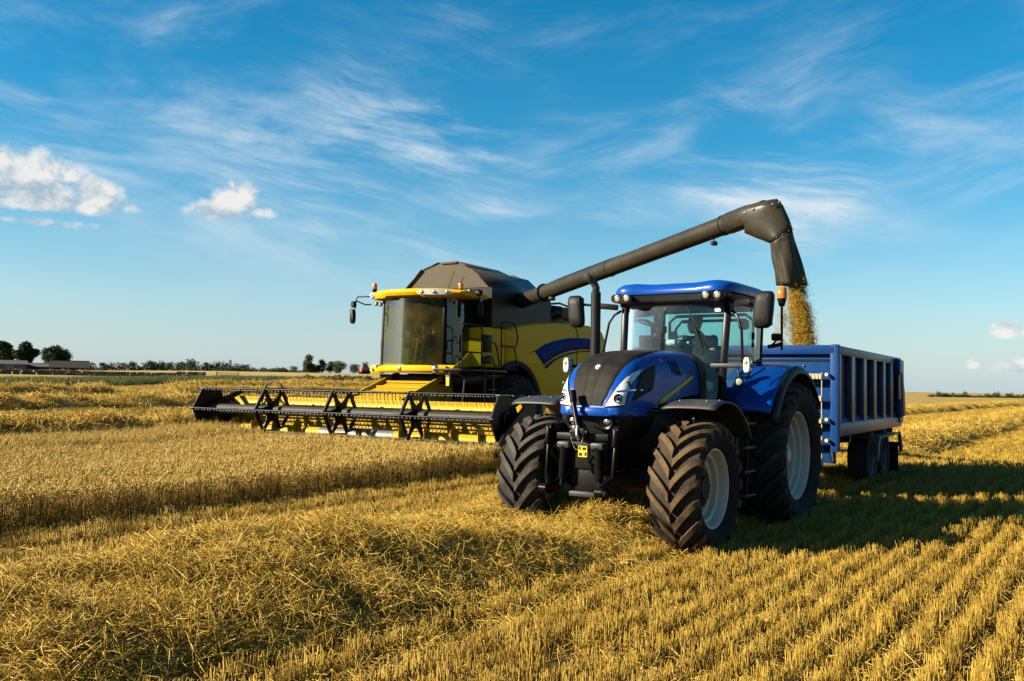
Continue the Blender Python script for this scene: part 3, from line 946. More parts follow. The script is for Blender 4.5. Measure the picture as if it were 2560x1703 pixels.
def trailer_side_mat():
    """painted side with rust-brown wear and road dust"""
    m, t, b = mat_new('weathered_trailer_side')
    tc = t.new('ShaderNodeTexCoord')
    mp = t.new('ShaderNodeMapping'); mp.inputs['Scale'].default_value = (1.0, 1.0, .35)
    t.l.new(tc.outputs['Object'], mp.inputs[0])
    n = t.noise(mp.outputs[0], 3.0, 7, .65); n2 = t.noise(tc.outputs['Object'], 14, 5, .7)
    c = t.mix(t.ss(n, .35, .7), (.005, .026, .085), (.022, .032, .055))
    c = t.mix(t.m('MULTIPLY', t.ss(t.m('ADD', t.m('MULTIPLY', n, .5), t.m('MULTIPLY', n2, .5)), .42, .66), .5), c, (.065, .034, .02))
    t.put(b.inputs['Base Color'], c)
    t.put(b.inputs['Roughness'], t.m('ADD', .34, t.m('MULTIPLY', n2, .2)))
    b.inputs['Specular IOR Level'].default_value = .3
    b.inputs['Coat Weight'].default_value = .1; b.inputs['Coat Roughness'].default_value = .2
    return m
M_TRSIDE = trailer_side_mat()
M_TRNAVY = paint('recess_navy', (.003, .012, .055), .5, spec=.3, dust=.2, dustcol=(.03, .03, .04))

def rubber(name, lugcol):
    m, t, b = mat_new(name)
    at = t.new('ShaderNodeAttribute'); at.attribute_name = 'dust'
    tc = t.new('ShaderNodeTexCoord')
    n = t.noise(tc.outputs['Object'], 7, 6, .65); n2 = t.noise(tc.outputs['Object'], 60, 4, .7)
    d = t.m('MULTIPLY', at.outputs['Fac'], t.ss(t.m('ADD', t.m('MULTIPLY', n, .6), t.m('MULTIPLY', n2, .4)), .28, .62), clamp=True)
    mid = t.mix(t.ss(at.outputs['Fac'], 0.3, 1.0), (.036, .031, .024), lugcol)
    c = t.mix(d, (.008, .008, .0083), mid)
    t.put(b.inputs['Base Color'], c)
    b.inputs['Roughness'].default_value = .8; b.inputs['Specular IOR Level'].default_value = .1
    bp = t.new('ShaderNodeBump'); bp.inputs['Strength'].default_value = .25; bp.inputs['Distance'].default_value = .008
    t.put(bp.inputs['Height'], n2); t.l.new(bp.outputs[0], b.inputs['Normal'])
    return m
M_RUBA = rubber('rubber_brown_lugs', (.088, .055, .026))
M_RUBB = rubber('rubber_grey_lugs', (.055, .049, .038))
M_RUBC = rubber('rubber_dark', (.04, .036, .03))

# ------------------------------------------------------------------ wheels (axis along local y, outer side +y)
def tyre_mesh(name, R, W, nl, lug, rimr, mat, sweep=.42):
    mb = MB()
    c = R - lug                       # carcass crown radius
    hw = W / 2
    prof = [(rimr, hw * .62), (rimr + .02, hw * .80), ((rimr + c) / 2, hw * 1.0), (c - .10, hw * .99), (c - .035, hw * .90), (c - .008, hw * .6), (c, 0),
            (c - .008, -hw * .6), (c - .035, -hw * .90), (c - .10, -hw * .99), ((rimr + c) / 2, -hw), (rimr + .02, -hw * .80), (rimr, -hw * .62)]
    ring = len(prof); n = 72
    base = len(mb.v)
    vs = []; at = []
    for (r, h) in prof:
        for i in range(n):
            a = 2 * math.pi * i / n
            vs.append((r * math.cos(a), h, r * math.sin(a))); at.append(.60 if r > c - .06 else .10 if r > c - .12 else .04)
    fs = [(k * n + i, k * n + (i + 1) % n, (k + 1) * n + (i + 1) % n, (k + 1) * n + i) for k in range(ring - 1) for i in range(n)]
    mb.v += vs; mb.attr += at
    for f in fs: mb.f.append(f); mb.mi.append(0)
    def crown(y):
        q = abs(y) / hw
        return c - .010 * (q / .6) ** 2 if q < .6 else c - .010 - .03 * ((q - .6) / .3) ** 1.5
    tt = [0, .2, .45, .7, .9, 1.0]
    for s in (-1, 1):
        for k in range(nl):
            a0 = 2 * math.pi * (k + (0.5 if s > 0 else 0)) / nl
            rings = []
            for q, t in enumerate(tt):
                y = s * (hw * .03 + hw * .97 * t)
                a = a0 + sweep * (t ** .85) / (R / .71) ** .5
                r0 = crown(y) - .02; r1 = crown(min(abs(y), hw * .92)) + lug * (1 if t < .95 else .35)
                wb = (.054 + .012 * (1 - t)) / R; wt = (.037 + .010 * (1 - t)) / R
                if t >= 1.0: y = s * hw * 1.02
                rings.append([(r0, a - wb, y), (r1, a - wt, y), (r1, a + wt, y), (r0, a + wb, y)])
            # side wall foot of the lug
            r = rings[-1]; y = s * hw * 1.0
            rings.append([(c - .10, r[0][1], y * .99), (c - .085, r[1][1], y * 1.02), (c - .085, r[2][1], y * 1.02), (c - .10, r[3][1], y * .99)])
            b0 = len(mb.v)
            for g in rings:
                for q, (rr, a, y) in enumerate(g):
                    mb.v.append((rr * math.cos(a), y, rr * math.sin(a))); mb.attr.append(1.0 if q in (1, 2) else .45)
            for g in range(len(rings) - 1):
                for i in range(3):
                    mb.f.append((b0 + g * 4 + i, b0 + g * 4 + i + 1, b0 + (g + 1) * 4 + i + 1, b0 + (g + 1) * 4 + i)); mb.mi.append(0)
            mb.f.append((b0 + 3, b0 + 2, b0 + 1, b0)); mb.mi.append(0)
            L = b0 + (len(rings) - 1) * 4
            mb.f.append((L, L + 1, L + 2, L + 3)); mb.mi.append(0)
    return mb.mesh(name, mat, 38, attr='dust', recalc=False)

def wheel(parent, loc, R, W, nl, lug, rimr, tyre_mat, rim_mat, side, deep=.2, hubr=.18, hubcol=None, label=None, sink=0.0, spin=0.0):
    """side=+1: outer face towards +y"""
    hub = MB()
    hub.lathe([(0, .0), (hubr * .55, .0), (hubr * .6, -.03), (hubr * .95, -.04), (hubr, -.09), (hubr, -deep * .9), (hubr * .5, -deep * 1.4), (0, -deep * 1.4)], (0, W * .20, 0), (0, 1, 0), 24)
    for i in range(8):
        a = 2 * math.pi * i / 8
        hub.cyl((hubr * .78 * math.cos(a), W * .20 - .05, hubr * .78 * math.sin(a)), (hubr * .78 * math.cos(a), W * .20 - .02, hubr * .78 * math.sin(a)), .013, n=6)
    w = hub.build('wheel', hubcol or M_BLK, parent, loc=loc, rot=(0, spin, 0) if side > 0 else (0, spin, math.pi))
    t = link('tyre', tyre_mesh('tyre', R, W, nl, lug, rimr, tyre_mat), None, w)
    if side < 0: t.scale = (-1, 1, 1)       # keep the tread pointing the same way round
    o = W * .5 * .62
    rm = MB()
    rm.lathe([(rimr + .022, o + .02), (rimr + .022, o + .035), (rimr - .005, o + .035), (rimr - .022, o), (rimr - .03, o - .06), (rimr - .065, o - .075), (rimr - .07, o - .13), (rimr - .11, o - .145), (rimr - .115, o - deep),
              (rimr * .55, o - deep - .04), (rimr * .3, o - deep - .01), (0.0, o - deep - .01)], (0, 0, 0), (0, 1, 0), 48, caps=False)
    rm.lathe([(rimr + .015, -o - .03), (rimr - .02, -o - .02), (rimr - .05, 0), (rimr - .06, o - deep - .02)], (0, 0, 0), (0, 1, 0), 32, caps=False)
    rm.build('rim', rim_mat, w, smooth=30)
    return w
# ================================================================== tractor
TY = math.radians(236)
TRX, TRY = 1.21, 10.335
AX = -2.78     # rear axle
def t2w(p):
    return Vector((TRX + math.cos(TY) * p[0] - math.sin(TY) * p[1], TRY + math.sin(TY) * p[0] + math.cos(TY) * p[1], p[2]))

def interp(x, tab):
    xs = [a for a, _ in tab]; ys = [b for _, b in tab]
    return float(np.interp(x, xs, ys))
def smooth_tab(tab, n=60):
    """Catmull-Rom resample of a table to keep the sheet metal fair"""
    xs = [a for a, _ in tab]; out = []
    for k in range(len(tab) - 1):
        p0 = tab[max(k - 1, 0)]; p1 = tab[k]; p2 = tab[k + 1]; p3 = tab[min(k + 2, len(tab) - 1)]
        for i in range(6):
            t = i / 6
            f = lambda a, b, c, d: .5 * (2 * b + (c - a) * t + (2 * a - 5 * b + 4 * c - d) * t * t + (3 * b - a - 3 * c + d) * t ** 3)
            out.append((p1[0] + (p2[0] - p1[0]) * t, f(p0[1], p1[1], p2[1], p3[1])))
    out.append(tab[-1])
    return out

# bonnet: superellipse sections along x
HT = smooth_tab([(-1.20, 2.19), (-.6, 2.175), (-.1, 2.145), (.15, 2.11), (.32, 2.06), (.46, 1.97), (.56, 1.86), (.63, 1.74), (.68, 1.61), (.71, 1.50)])
HW = smooth_tab([(-1.20, .47), (-.6, .465), (.0, .455), (.3, .445), (.46, .43), (.56, .41), (.63, .38), (.68, .335), (.71, .27)])
HB = [(-1.20, 1.68), (-.7, 1.64), (-.1, 1.56), (.3, 1.48), (.71, 1.455)]
NSE = 3.6
def hood_z(x, y):
    w, t, b = interp(x, HW), interp(x, HT), interp(x, HB)
    q = min(1.0, abs(y) / w)
    return b + (t - b) * (1 - q ** NSE) ** (1 / NSE)
def hood_x(y, z):
    lo, hi = -1.2, .71
    for _ in range(30):
        m = (lo + hi) / 2
        if abs(y) < interp(m, HW) and hood_z(m, y) > z: lo = m
        else: hi = m
    return lo
def front_patch(quads, n, off):
    """grid over a bilinear quad given in front view (y,z), laid on the bonnet"""
    (a, b, c, d) = quads
    rows = []
    for i in range(n + 1):
        s = i / n; row = []
        for j in range(n + 1):
            t = j / n
            y = (a[0] * (1 - t) + b[0] * t) * (1 - s) + (d[0] * (1 - t) + c[0] * t) * s
            z = (a[1] * (1 - t) + b[1] * t) * (1 - s) + (d[1] * (1 - t) + c[1] * t) * s
            row.append((hood_x(y, z) + off, y * (1 + off * .8), z + off * .3))
        rows.append(row)
    return rows

def build_tractor():
    T = empty('tractor', (TRX, TRY, 0), TY)
    tag(T, 'blue tractor with white wheel rims pulling a trailer beside the combine', 'tractor')
    # ---- bonnet
    xs = [x for x, _ in HT]
    N = 15
    rings = []
    for x in xs:
        w, b = interp(x, HW), interp(x, HB); ring = []
        for i in range(2 * N + 1):
            a = math.pi * i / (2 * N)
            ca, sa = math.cos(a), math.sin(a)
            y = w * math.copysign(abs(ca) ** (2 / NSE), ca)
            ring.append((x, y, b + (interp(x, HT) - b) * abs(sa) ** (2 / NSE)))
        rings.append(ring)
    mb = MB(); mb.loft(rings)
    bonnet = mb.build('bonnet', M_BLUE, T, smooth=40)
    # lower blue lip that wraps the nose
    mb = MB()
    lip = []
    for i in range(25):
        s = -1 + 2 * i / 24
        y = .455 * math.sin(s * math.pi / 2); x = .22 + .53 * abs(math.cos(s * math.pi / 2)) ** .55
        lip.append([(x - .05, y * .95, 1.43), (x, y, 1.44), (x + .012, y, 1.485), (x - .012, y * .985, 1.525), (x - .08, y * .95, 1.53)])
    mb.grid(lip); mb.build('nose_lip', M_BLUE, bonnet, smooth=50)
    # ---- black mesh grille over nose and top
    gm, t, b = mat_new('grille_mesh')
    tc = t.new('ShaderNodeTexCoord')
    wv = t.new('ShaderNodeTexWave', wave_type='BANDS', bands_direction='Z'); wv.inputs['Scale'].default_value = 28
    wv2 = t.new('ShaderNodeTexWave', wave_type='BANDS', bands_direction='Y'); wv2.inputs['Scale'].default_value = 28
    t.l.new(tc.outputs['Object'], wv.inputs[0]); t.l.new(tc.outputs['Object'], wv2.inputs[0])
    h = t.m('MULTIPLY', wv.outputs['Fac'], wv2.outputs['Fac'])
    n = t.noise(tc.outputs['Object'], 5, 5, .6)
    n2 = t.noise(tc.outputs['Object'], 90, 3, .7)
    c = t.mix(t.ss(n, .3, .7), (.005, .0043, .0033), (.013, .0105, .007))
    c = t.mix(t.m('MULTIPLY', t.ss(n2, .62, .72), .6), c, (.07, .054, .03))
    t.put(b.inputs['Base Color'], c); b.inputs['Roughness'].default_value = .6; b.inputs['Specular IOR Level'].default_value = .15
    bp = t.new('ShaderNodeBump'); bp.inputs['Strength'].default_value = .6; bp.inputs['Distance'].default_value = .004
    t.put(bp.inputs['Height'], h); t.l.new(bp.outputs[0], b.inputs['Normal'])
    prof = [(x, interp(x, HT)) for x in xs if x > -.62 and x < .70]
    rows = []
    gwt = [(-.62, .20), (-.2, .285), (.1, .31), (.32, .305), (.5, .275), (.6, .245), (.66, .21), (.70, .165)]
    for x, z in prof:
        g = interp(x, gwt); row = []
        for j in range(25):
            a = -1 + 2 * j / 24; y = g * a
            # long ribs: seams pressed into the panel
            rib = -.007 * max(0, 1 - abs((abs(a) - .62) / .035)) - .007 * max(0, 1 - abs((abs(a) - .25) / .035))
            nx = max(0, min(1, (x - .1) / .5))
            e = .012 + rib if abs(a) < .99 else -.004
            row.append((x + e * nx, y, hood_z(x, y) + e * (1 - .6 * nx)))
        rows.append(row)
    mb = MB(); mb.grid(rows); mb.build('grille', gm, T, smooth=60)
    mb = MB(); mb.lathe([(.0, .018), (.026, .018), (.036, .010), (.038, 0), (.036, -.02)], (.487, 0, 1.955), (.62, 0, .78), 6)
    mb.build('emblem', M_WHITE, T, bev=.006)
    # ---- headlamps
    for s in (1, -1):
        q = [(s * .412, 1.945), (s * .392, 1.93), (s * .195, 1.535), (s * .385, 1.555)]
        mb = MB(); mb.grid(front_patch(q, 10, .014))
        hl = mb.build('headlight', M_LENS, T, smooth=70)
        for (yy, zz, r) in ((.335, 1.622, .046), (.385, 1.775, .028)):
            x = hood_x(s * yy, zz)
            mb = MB(); mb.lathe([(0, -.004), (r * .6, .0), (r * .95, .014), (r, .022), (r * 1.1, .016), (r * 1.12, -.01)], (x + .012, s * yy, zz), (.86, s * .34, .25), 20)
            mb.build('lamp', M_CHROME, hl)
            mb = MB(); mb.ball((x + .016, s * yy, zz), r * .55, 12, 8, (.6, 1, 1)); mb.build('projector_lens', M_BLKGLOSS, hl)
        mb = MB()
        e = front_patch([(s * .44, 1.72), (s * .30, 1.70), (s * .30, 1.685), (s * .44, 1.705)], 5, .019)
        mb.grid(e); mb.build('lamp_divider', M_CHROME, hl)
        # black seal line around lamp
        pts = [q[0], q[1], q[2], q[3], q[0]]
        path = []
        for k in range(4):
            for i in range(7):
                y = pts[k][0] + (pts[k + 1][0] - pts[k][0]) * i / 7; z = pts[k][1] + (pts[k + 1][1] - pts[k][1]) * i / 7
                path.append((hood_x(y, z) + .012, y, z))
        path.append(path[0])
        mb = MB(); mb.tube(path, .006, 6); mb.build('lamp_seal', M_BLK, hl)
    # ---- side intake, vents, stripe, name
    for s in (1, -1):
        def side_y(x, z): 
            w, tt, bb = interp(x, HW), interp(x, HT), interp(x, HB)
            k = max(0.0, min(1.0, (z - bb) / (tt - bb)))
            return s * w * (1 - k ** NSE) ** (1 / NSE)
        def side_patch(poly, off, nm, mat, n=8):
            a, b2, c2, d = poly; rows = []
            for i in range(n + 1):
                u = i / n; row = []
                for j in range(n + 1):
                    v = j / n
                    x = (a[0] * (1 - v) + b2[0] * v) * (1 - u) + (d[0] * (1 - v) + c2[0] * v) * u
                    z = (a[1] * (1 - v) + b2[1] * v) * (1 - u) + (d[1] * (1 - v) + c2[1] * v) * u
                    row.append((x, side_y(x, z) + s * off, z))
                rows.append(row)
            m2 = MB(); m2.grid(rows); return m2.build(nm, mat, T, solid=.008)
        side_patch([(.30, 1.915), (-.06, 2.0), (.10, 1.72), (.52, 1.60)], .004, 'side_intake', gm)
        side_patch([(-.10, 1.565), (-.06, 1.60), (-.98, 1.90), (-.98, 1.865)], .004, 'yellow_stripe', M_STICK)
        for k in range(4):
            x0 = -.40 - k * .062
            side_patch([(x0, 2.05), (x0 - .022, 2.05), (x0 - .022 - .05, 1.92 - .012 * k), (x0 - .05, 1.92 - .012 * k)], .003, 'vent_slot', M_BLK, 3)
        side_patch([(-.22, 2.06), (-.30, 2.06), (-.30, 2.035), (-.22, 2.035)], .003, 'badge', M_STEEL, 2)
        # model lettering
        for (ch, xo) in (('T7', -.47),):
            cu = bpy.data.curves.new('lettering', 'FONT'); cu.body = ch; cu.size = .10; cu.extrude = .002; cu.shear = .25
            to = bpy.data.objects.new('lettering', cu); COL.objects.link(to); dg = bpy.context.evaluated_depsgraph_get()
            me = bpy.data.meshes.new_from_object(to.evaluated_get(dg)); bpy.data.objects.remove(to)
            me.materials.clear(); me.materials.append(M_WHITE)
            lo = link('lettering', me, None, T, (xo if s > 0 else xo - .13, side_y(xo, 1.66) + s * .006, 1.655), (math.radians(90), 0, math.pi if s > 0 else 0))
        # panel seam between bonnet and cowl
    mb = MB(); mb.loft([[(x, .485 * math.cos(a), 1.60 + .60 * abs(math.sin(a)) ** .55) if False else (x, .49 * math.copysign(abs(math.cos(a)) ** .5, math.cos(a)), 1.60 + .585 * abs(math.sin(a)) ** .5) for a in np.linspace(0, math.pi, 19)] for x in (-1.36, -1.16)])
    mb.build('cowl', M_PLAS, T)
    # ---- front support, lower fascia with two round lamps
    mb = MB()
    sec = []
    for z, hw_, xf in ((1.47, .43, .66), (1.38, .42, .64), (1.28, .36, .60), (1.18, .27, .56), (1.0, .24, .52)):
        sec.append([(xf, -hw_ * .75, z), (xf, hw_ * .75, z), (xf - .12, hw_, z), (-.1, hw_ * .95, z), (-.1, -hw_ * .95, z), (xf - .12, -hw_, z)])
    mb.loft(sec); fas = mb.build('front_fascia', M_PLAS, T, bev=.02)
    for y in (-.205, .205):
        mb = MB(); mb.lathe([(.0, .0), (.05, .004), (.052, .02), (.075, .026), (.08, .0), (.07, -.05)], (.655, y, 1.375), (1, 0, .05), 24); mb.build('lamp_ring', M_BLKGLOSS, fas)
        mb = MB(); mb.ball((.665, y, 1.376), .046, 16, 8, (.35, 1, 1)); mb.build('lamp', M_CHROME, fas)
    # ---- chassis, axle, engine mass
    mb = MB()
    mb.box((-.2, 0, 1.15), (1.4, .52, .62), bev=.05); mb.box((-1.4, 0, 1.0), (1.6, .62, .62), bev=.06); mb.box((-2.5, 0, .98), (1.0, .7, .6), bev=.06)
    mb.cyl((AX, -.75, .90), (AX, .75, .90), .17, n=18); mb.box((.35, 0, .95), (.5, .4, .3), bev=.03)
    mb.build('chassis', M_BLK, T)
    mb = MB()
    mb.box((0, 0, .74), (.26, 1.30, .2), bev=.05); mb.cyl((0, -.62, .70), (0, .62, .70), .09, n=14); mb.cyl((.12, -.5, .86), (.12, .5, .86), .03)
    mb.build('front_axle', M_BLK, T)
    # fuel tank, battery box and steps under the cab
    for s in (1, -1):
        mb = MB(); mb.box((-1.55, s * .66, .93), (.95, .44, .62), bev=.09); mb.box((-1.95, s * .62, 1.25), (.5, .4, .2), bev=.05)
        mb.build('fuel_tank', M_PLAS, T)
    st = MB(); st.bar((-1.18, .93, .48), (-1.18, .93, 1.42), .03, .07); st.bar((-1.52, .93, .48), (-1.52, .93, 1.42), .03, .07); st = st.build('steps', M_BLK, T)
    for z in (.5, .78, 1.06, 1.34):
        mb = MB(); mb.box((-1.35, .97, z), (.36, .16, .03), bev=.006); mb.build('tread_plate', M_GREY, st)
    mb = MB(); mb.tube([(-1.12, .97, .9), (-1.10, 1.0, 1.0), (-1.10, 1.0, 1.55), (-1.12, .95, 1.62)], .014, 8); mb.build('grab_rail', M_BLK, T)
    # ---- front hitch
    mb = MB()
    mb.box((.72, 0, 1.06), (.14, .50, .36), bev=.02); mb.box((.70, 0, .80), (.12, .34, .30), bev=.02); mb.box((.75, 0, 1.22), (.16, .62, .07), bev=.012)
    hitch = mb.build('front_hitch', M_BLK, T)
    for y in (-.20, .20):
        mb = MB(); mb.cyl((.84, y, 1.12), (.84, y * 1.1, .78), .048, n=16); mb.cyl((.84, y * 1.1, .80), (.86, y * 1.15, .68), .022, n=10); mb.build('lift_cylinder', M_BLKGLOSS, hitch)
        mb = MB(); mb.box((.82, y, 1.13), (.13, .15, .07), bev=.02); mb.build('cylinder_head', M_GREY, hitch)
    for s in (1, -1):
        mb = MB(); y = s * .40
        mb.bar((.80, y, 1.31), (.83, y, 1.12), .05, .13, (1, 0, 0), .02); mb.bar((.83, y, 1.15), (.88, y * .98, .78), .028, .05, (1, 0, 0), .006); mb.bar((.88, y * .98, .80), (1.0, y * .75, .70), .04, .07, (0, 0, 1), .01)
        mb.cyl((.80, y - .03, 1.29), (.80, y + .03, 1.29), .055, n=16)
        mb.build('lift_arm', M_BLKGLOSS, hitch)
        mb = MB(); mb.bar((.62, s * .24, .78), (1.02, s * .33, .68), .06, .08, (0, 0, 1), .015); mb.cyl((1.03, s * .33 - .04, .68), (1.03, s * .33 + .04, .68), .05, n=16); mb.build('lower_link', M_BLKGLOSS, hitch)
        mb = MB(); mb.ball((1.03, s * .36, .68), .034, 12, 8); mb.build('link_ball', M_STEEL, hitch)
    mb = MB(); mb.box((.95, .10, .645), (.10, .30, .05), bev=.01); mb.build('step_bar', M_GREY, hitch)
    # top link hanging from its hook with pin chain
    mb = MB(); mb.cyl((.80, -.13, 1.60), (.90, -.01, 1.33), .028, n=12); mb.cyl((.76, -.16, 1.69), (.81, -.12, 1.58), .04, n=12); mb.tube([(.83, -.17, 1.47), (.86, -.05, 1.42)], .009, 6); mb.build('top_link', M_BLKGLOSS, hitch)
    mb = MB(); mb.tube([(.90, -.01, 1.35), (.93, .0, 1.29), (.945, .01, 1.24), (.93, .02, 1.20), (.90, .02, 1.21)], .018, 8); mb.build('hook', M_COIL, hitch)
    mb = MB(); mb.box((.87, 0, 1.27), (.10, .16, .09), bev=.02); mb.cyl((.88, -.10, 1.27), (.88, .10, 1.27), .03, n=12); mb.build('hook_bracket', M_BLK, hitch)
    mb = MB()
    ch = [Vector((.93, -.075 + .15 * i / 16, 1.22 - .13 * math.sin(math.pi * i / 16))) for i in range(17)]
    for i in range(16):
        a, b = ch[i], ch[i + 1]; mb.bar(a, b, .012 if i % 2 else .004, .004 if i % 2 else .012)
    mb.build('chain', M_COIL, hitch)
    mb = MB(); mb.box((.797, -.005, 1.065), (.006, .105, .115)); mb.build('warning_sticker', M_STICK, hitch)
    for (y, z, a, b) in ((-.03, 1.035, .035, .03), (.015, 1.095, .04, .028), (.03, 1.04, .02, .035), (-.035, 1.095, .014, .03)):
        mb = MB(); mb.box((.8015, y, z), (.003, a, b)); mb.build('sticker_print', M_BLK, hitch)
    mb = MB(); mb.tube([(.79, .07, 1.12), (.86, .10, 1.08), (.88, .11, .98), (.80, .12, .92)], .015, 7); mb.tube([(.79, .11, 1.02), (.87, .13, .98), (.86, .14, .88), (.79, .13, .84)], .013, 7); mb.build('hydraulic_hose', M_BLKGLOSS, hitch)
    # ---- wheels
    wheel(T, (0, .93, .70), .715, .54, 19, .05, .405, M_RUBA, M_RIM, 1, deep=.17, hubr=.215, spin=.07)
    wheel(T, (0, -.93, .70), .715, .54, 19, .05, .405, M_RUBB, M_RIM, -1, deep=.17, hubr=.215, spin=.2)
    wheel(T, (AX, .93, .90), .955, .64, 21, .055, .555, M_RUBC, M_RIM, 1, deep=.24, hubr=.16, hubcol=M_RIM, spin=.1)
    wheel(T, (AX, -.93, .90), .955, .64, 21, .055, .555, M_RUBC, M_RIM, -1, deep=.24, hubr=.16, hubcol=M_RIM, spin=.3)
    # ---- front mudguards
    for s in (1, -1):
        rows = []
        for i in range(19):
            a = math.radians(67 + 80 * i / 18)
            R = .90
            row = []
            for j in range(9):
                q = -1 + 2 * j / 8
                y = s * (.95 + .30 * q)
                rr = R - .018 * abs(q) ** 3
                row.append((rr * math.cos(a) * 1.0 - .05, y, .72 + rr * math.sin(a) - (.012 if i in (0, 18) else 0)))
            rows.append(row)
        mb = MB(); mb.grid(rows)
        mg = mb.build('front_mudguard', M_GREY, T, solid=.018, smooth=60)
        mb = MB(); mb.tube([(-.05, s * .62, 1.0), (-.05, s * .66, 1.45), (-.05, s * .75, 1.585), (-.05, s * 1.1, 1.595)], .022, 8); mb.build('mudguard_stay', M_BLK, mg)
        for (a, q) in ((78, .5), (78, -.5), (100, .5), (100, -.5)):
            a = math.radians(a); y = s * (.95 + .3 * q)
            mb = MB(); mb.ball((.915 * math.cos(a) - .05, y, .72 + .912 * math.sin(a)), .014, 8, 6); mb.build('bolt', M_STEEL, mg)
    # ---- rear mudguards
    for s in (1, -1):
        rows = []
        for i in range(25):
            a = math.radians(28 + 122 * i / 24)
            row = []
            for j in range(11):
                q = j / 10
                y = s * (.60 + .56 * q)
                R = 1.185 - .03 * q - .06 * max(0, q - .75) ** 1.0 * 4 * .5
                if a < math.radians(62): R += .06 * (1 - (a - math.radians(28)) / math.radians(34))
                row.append((AX + R * math.cos(a) * 1.02, y, .90 + R * math.sin(a)))
            rows.append(row)
        mb = MB(); mb.grid(rows)
        # inner wall towards the cab
        rows2 = [[(AX + (1.185 - k) * math.cos(math.radians(28 + 122 * i / 24)) * 1.02, s * .60, .90 + (1.185 - k) * math.sin(math.radians(28 + 122 * i / 24))) for k in (0, .2, .45)] for i in range(25)]
        mb.grid(rows2)
        rm = mb.build('rear_mudguard', M_BLUE, T, solid=.02, smooth=50)
        rows = []
        for i in range(25):
            a = math.radians(24 + 122 * i / 24)
            rows.append([(AX + r * math.cos(a), s * y, .90 + r * math.sin(a)) for (r, y) in ((1.155, 1.155), (1.13, 1.19), (1.07, 1.215), (1.055, 1.21))])
        mb = MB(); mb.grid(rows); mb.build('mudguard_lip', M_PLAS, rm, solid=.014, smooth=50)
    build_cab(T)
    # ---- exhaust
    ex = MB(); ex.cyl((-.50, -.585, 1.75), (-.50, -.585, 2.885), .060, n=24)
    ex = ex.build('exhaust_stack', M_PLAS, T, bev=.008)
    path = [(-.50, -.585, 2.86), (-.50, -.585, 2.94), (-.48, -.60, 2.99), (-.44, -.63, 3.035), (-.385, -.67, 3.075)]
    mb = MB(); mb.tube(path, .040, 16, caps=False, radii=[.042, .042, .042, .042, .042]); mb.build('exhaust_tip', M_GREY, ex, solid=.006)
    # ---- mirrors
    for s in (1, -1):
        c = Vector((-1.02, 1.305, 2.655)) if s > 0 else Vector((-1.33, -1.33, 2.735))
        hh, ww = .215, .115
        rg = []
        for (d, k) in ((.0, .88), (.02, 1.0), (.06, .98), (.095, .80), (.105, .45)):
            ring = []
            for i in range(24):
                a = 2 * math.pi * i / 24
                yy = ww * k * math.copysign(abs(math.cos(a)) ** .5, math.cos(a)); z2 = hh * k * math.copysign(abs(math.sin(a)) ** .45, math.sin(a))
                ring.append((c.x + d - .03, c.y + yy + s * .02 * (z2 / hh), c.z + z2))
            rg.append(ring)
        mb = MB(); mb.loft(rg); mr = mb.build('mirror', M_PLAS, T, smooth=50)
        mb = MB(); mb.box((c.x - .036, c.y, c.z), (.008, ww * 1.6, hh * 1.7), bev=.004); mb.build('mirror_glass', M_CHROME, mr)
        for k in (-1, 1):
            mb = MB(); mb.box((c.x + .062, c.y + k * .066, c.z + .12), (.012, .016, .10), bev=.004); mb.box((c.x + .064, c.y + k * .066, c.z - .07), (.012, .014, .16), bev=.004); mb.build('shell_slot', M_BLK, mr)
        p0 = Vector((-1.42, s * .76, 2.775))
        mb = MB(); mb.bar(p0, p0.lerp(c + Vector((0, 0, .10)), .62), .05, .075, bev=.015); mb.cyl(p0.lerp(c + Vector((0, 0, .10)), .6), c + Vector((0, 0, .10)), .018, n=10); mb.build('mirror_arm', M_BLK, T)
    # ---- amber beacon on its post, rear left, and work lamps
    mb = MB(); mb.tube([(-2.50, .86, 2.30), (-2.55, .97, 2.32), (-2.60, 1.01, 2.34)], .026, 8); mb.tube([(-2.60, 1.01, 2.26), (-2.60, 1.01, 2.85)], .016, 8); mb.cyl((-2.60, 1.01, 2.83), (-2.60, 1.01, 2.93), .035, .06, 16); bp = mb.build('beacon_post', M_BLK, T)
    mb = MB(); mb.lathe([(0, .155), (.045, .15), (.060, .13), (.068, .02), (.068, 0), (0, 0)], (-2.60, 1.01, 2.93), (0, 0, 1), 20); mb.build('beacon_lens', M_ORANGE, bp)
    mb = MB(); mb.box((-2.62, .93, 2.43), (.10, .12, .09), (0, .2, .4), .02); mb.tube([(-2.58, .86, 2.30), (-2.62, .93, 2.38)], .014, 6); mb.build('work_lamp', M_BLK, T)
    # side marker / indicator lamps on their brackets
    mb = MB(); mb.box((-1.22, .86, 2.02), (.12, .50, .05), (0, 0, 0), .012); mb.build('lamp_bracket', M_GREY, T)
    for s, c in ((1, Vector((-1.18, 1.06, 2.025))), (-1, Vector((-.52, -.98, 2.0)))):
        rg = []
        for (d, k) in ((-.05, .9), (.0, 1), (.03, 1), (.045, .85)):
            rg.append([(c.x + d, c.y + .042 * k * math.copysign(abs(math.cos(a)) ** .6, math.cos(a)), c.z + .092 * k * math.copysign(abs(math.sin(a)) ** .6, math.sin(a))) for a in np.linspace(0, 2 * math.pi, 20, endpoint=False)])
        mb = MB(); mb.loft(rg); lm = mb.build('marker_lamp', M_LENS, T, smooth=50)
        mb = MB(); mb.ball((c.x + .042, c.y, c.z + .03), .024, 10, 6, (.5, 1, 1)); mb.build('amber_bulb', M_ORANGE, lm)
        mb = MB(); mb.box((c.x - .06, c.y, c.z), (.05, .07, .16), bev=.015); mb.build('lamp_back', M_BLK, lm)
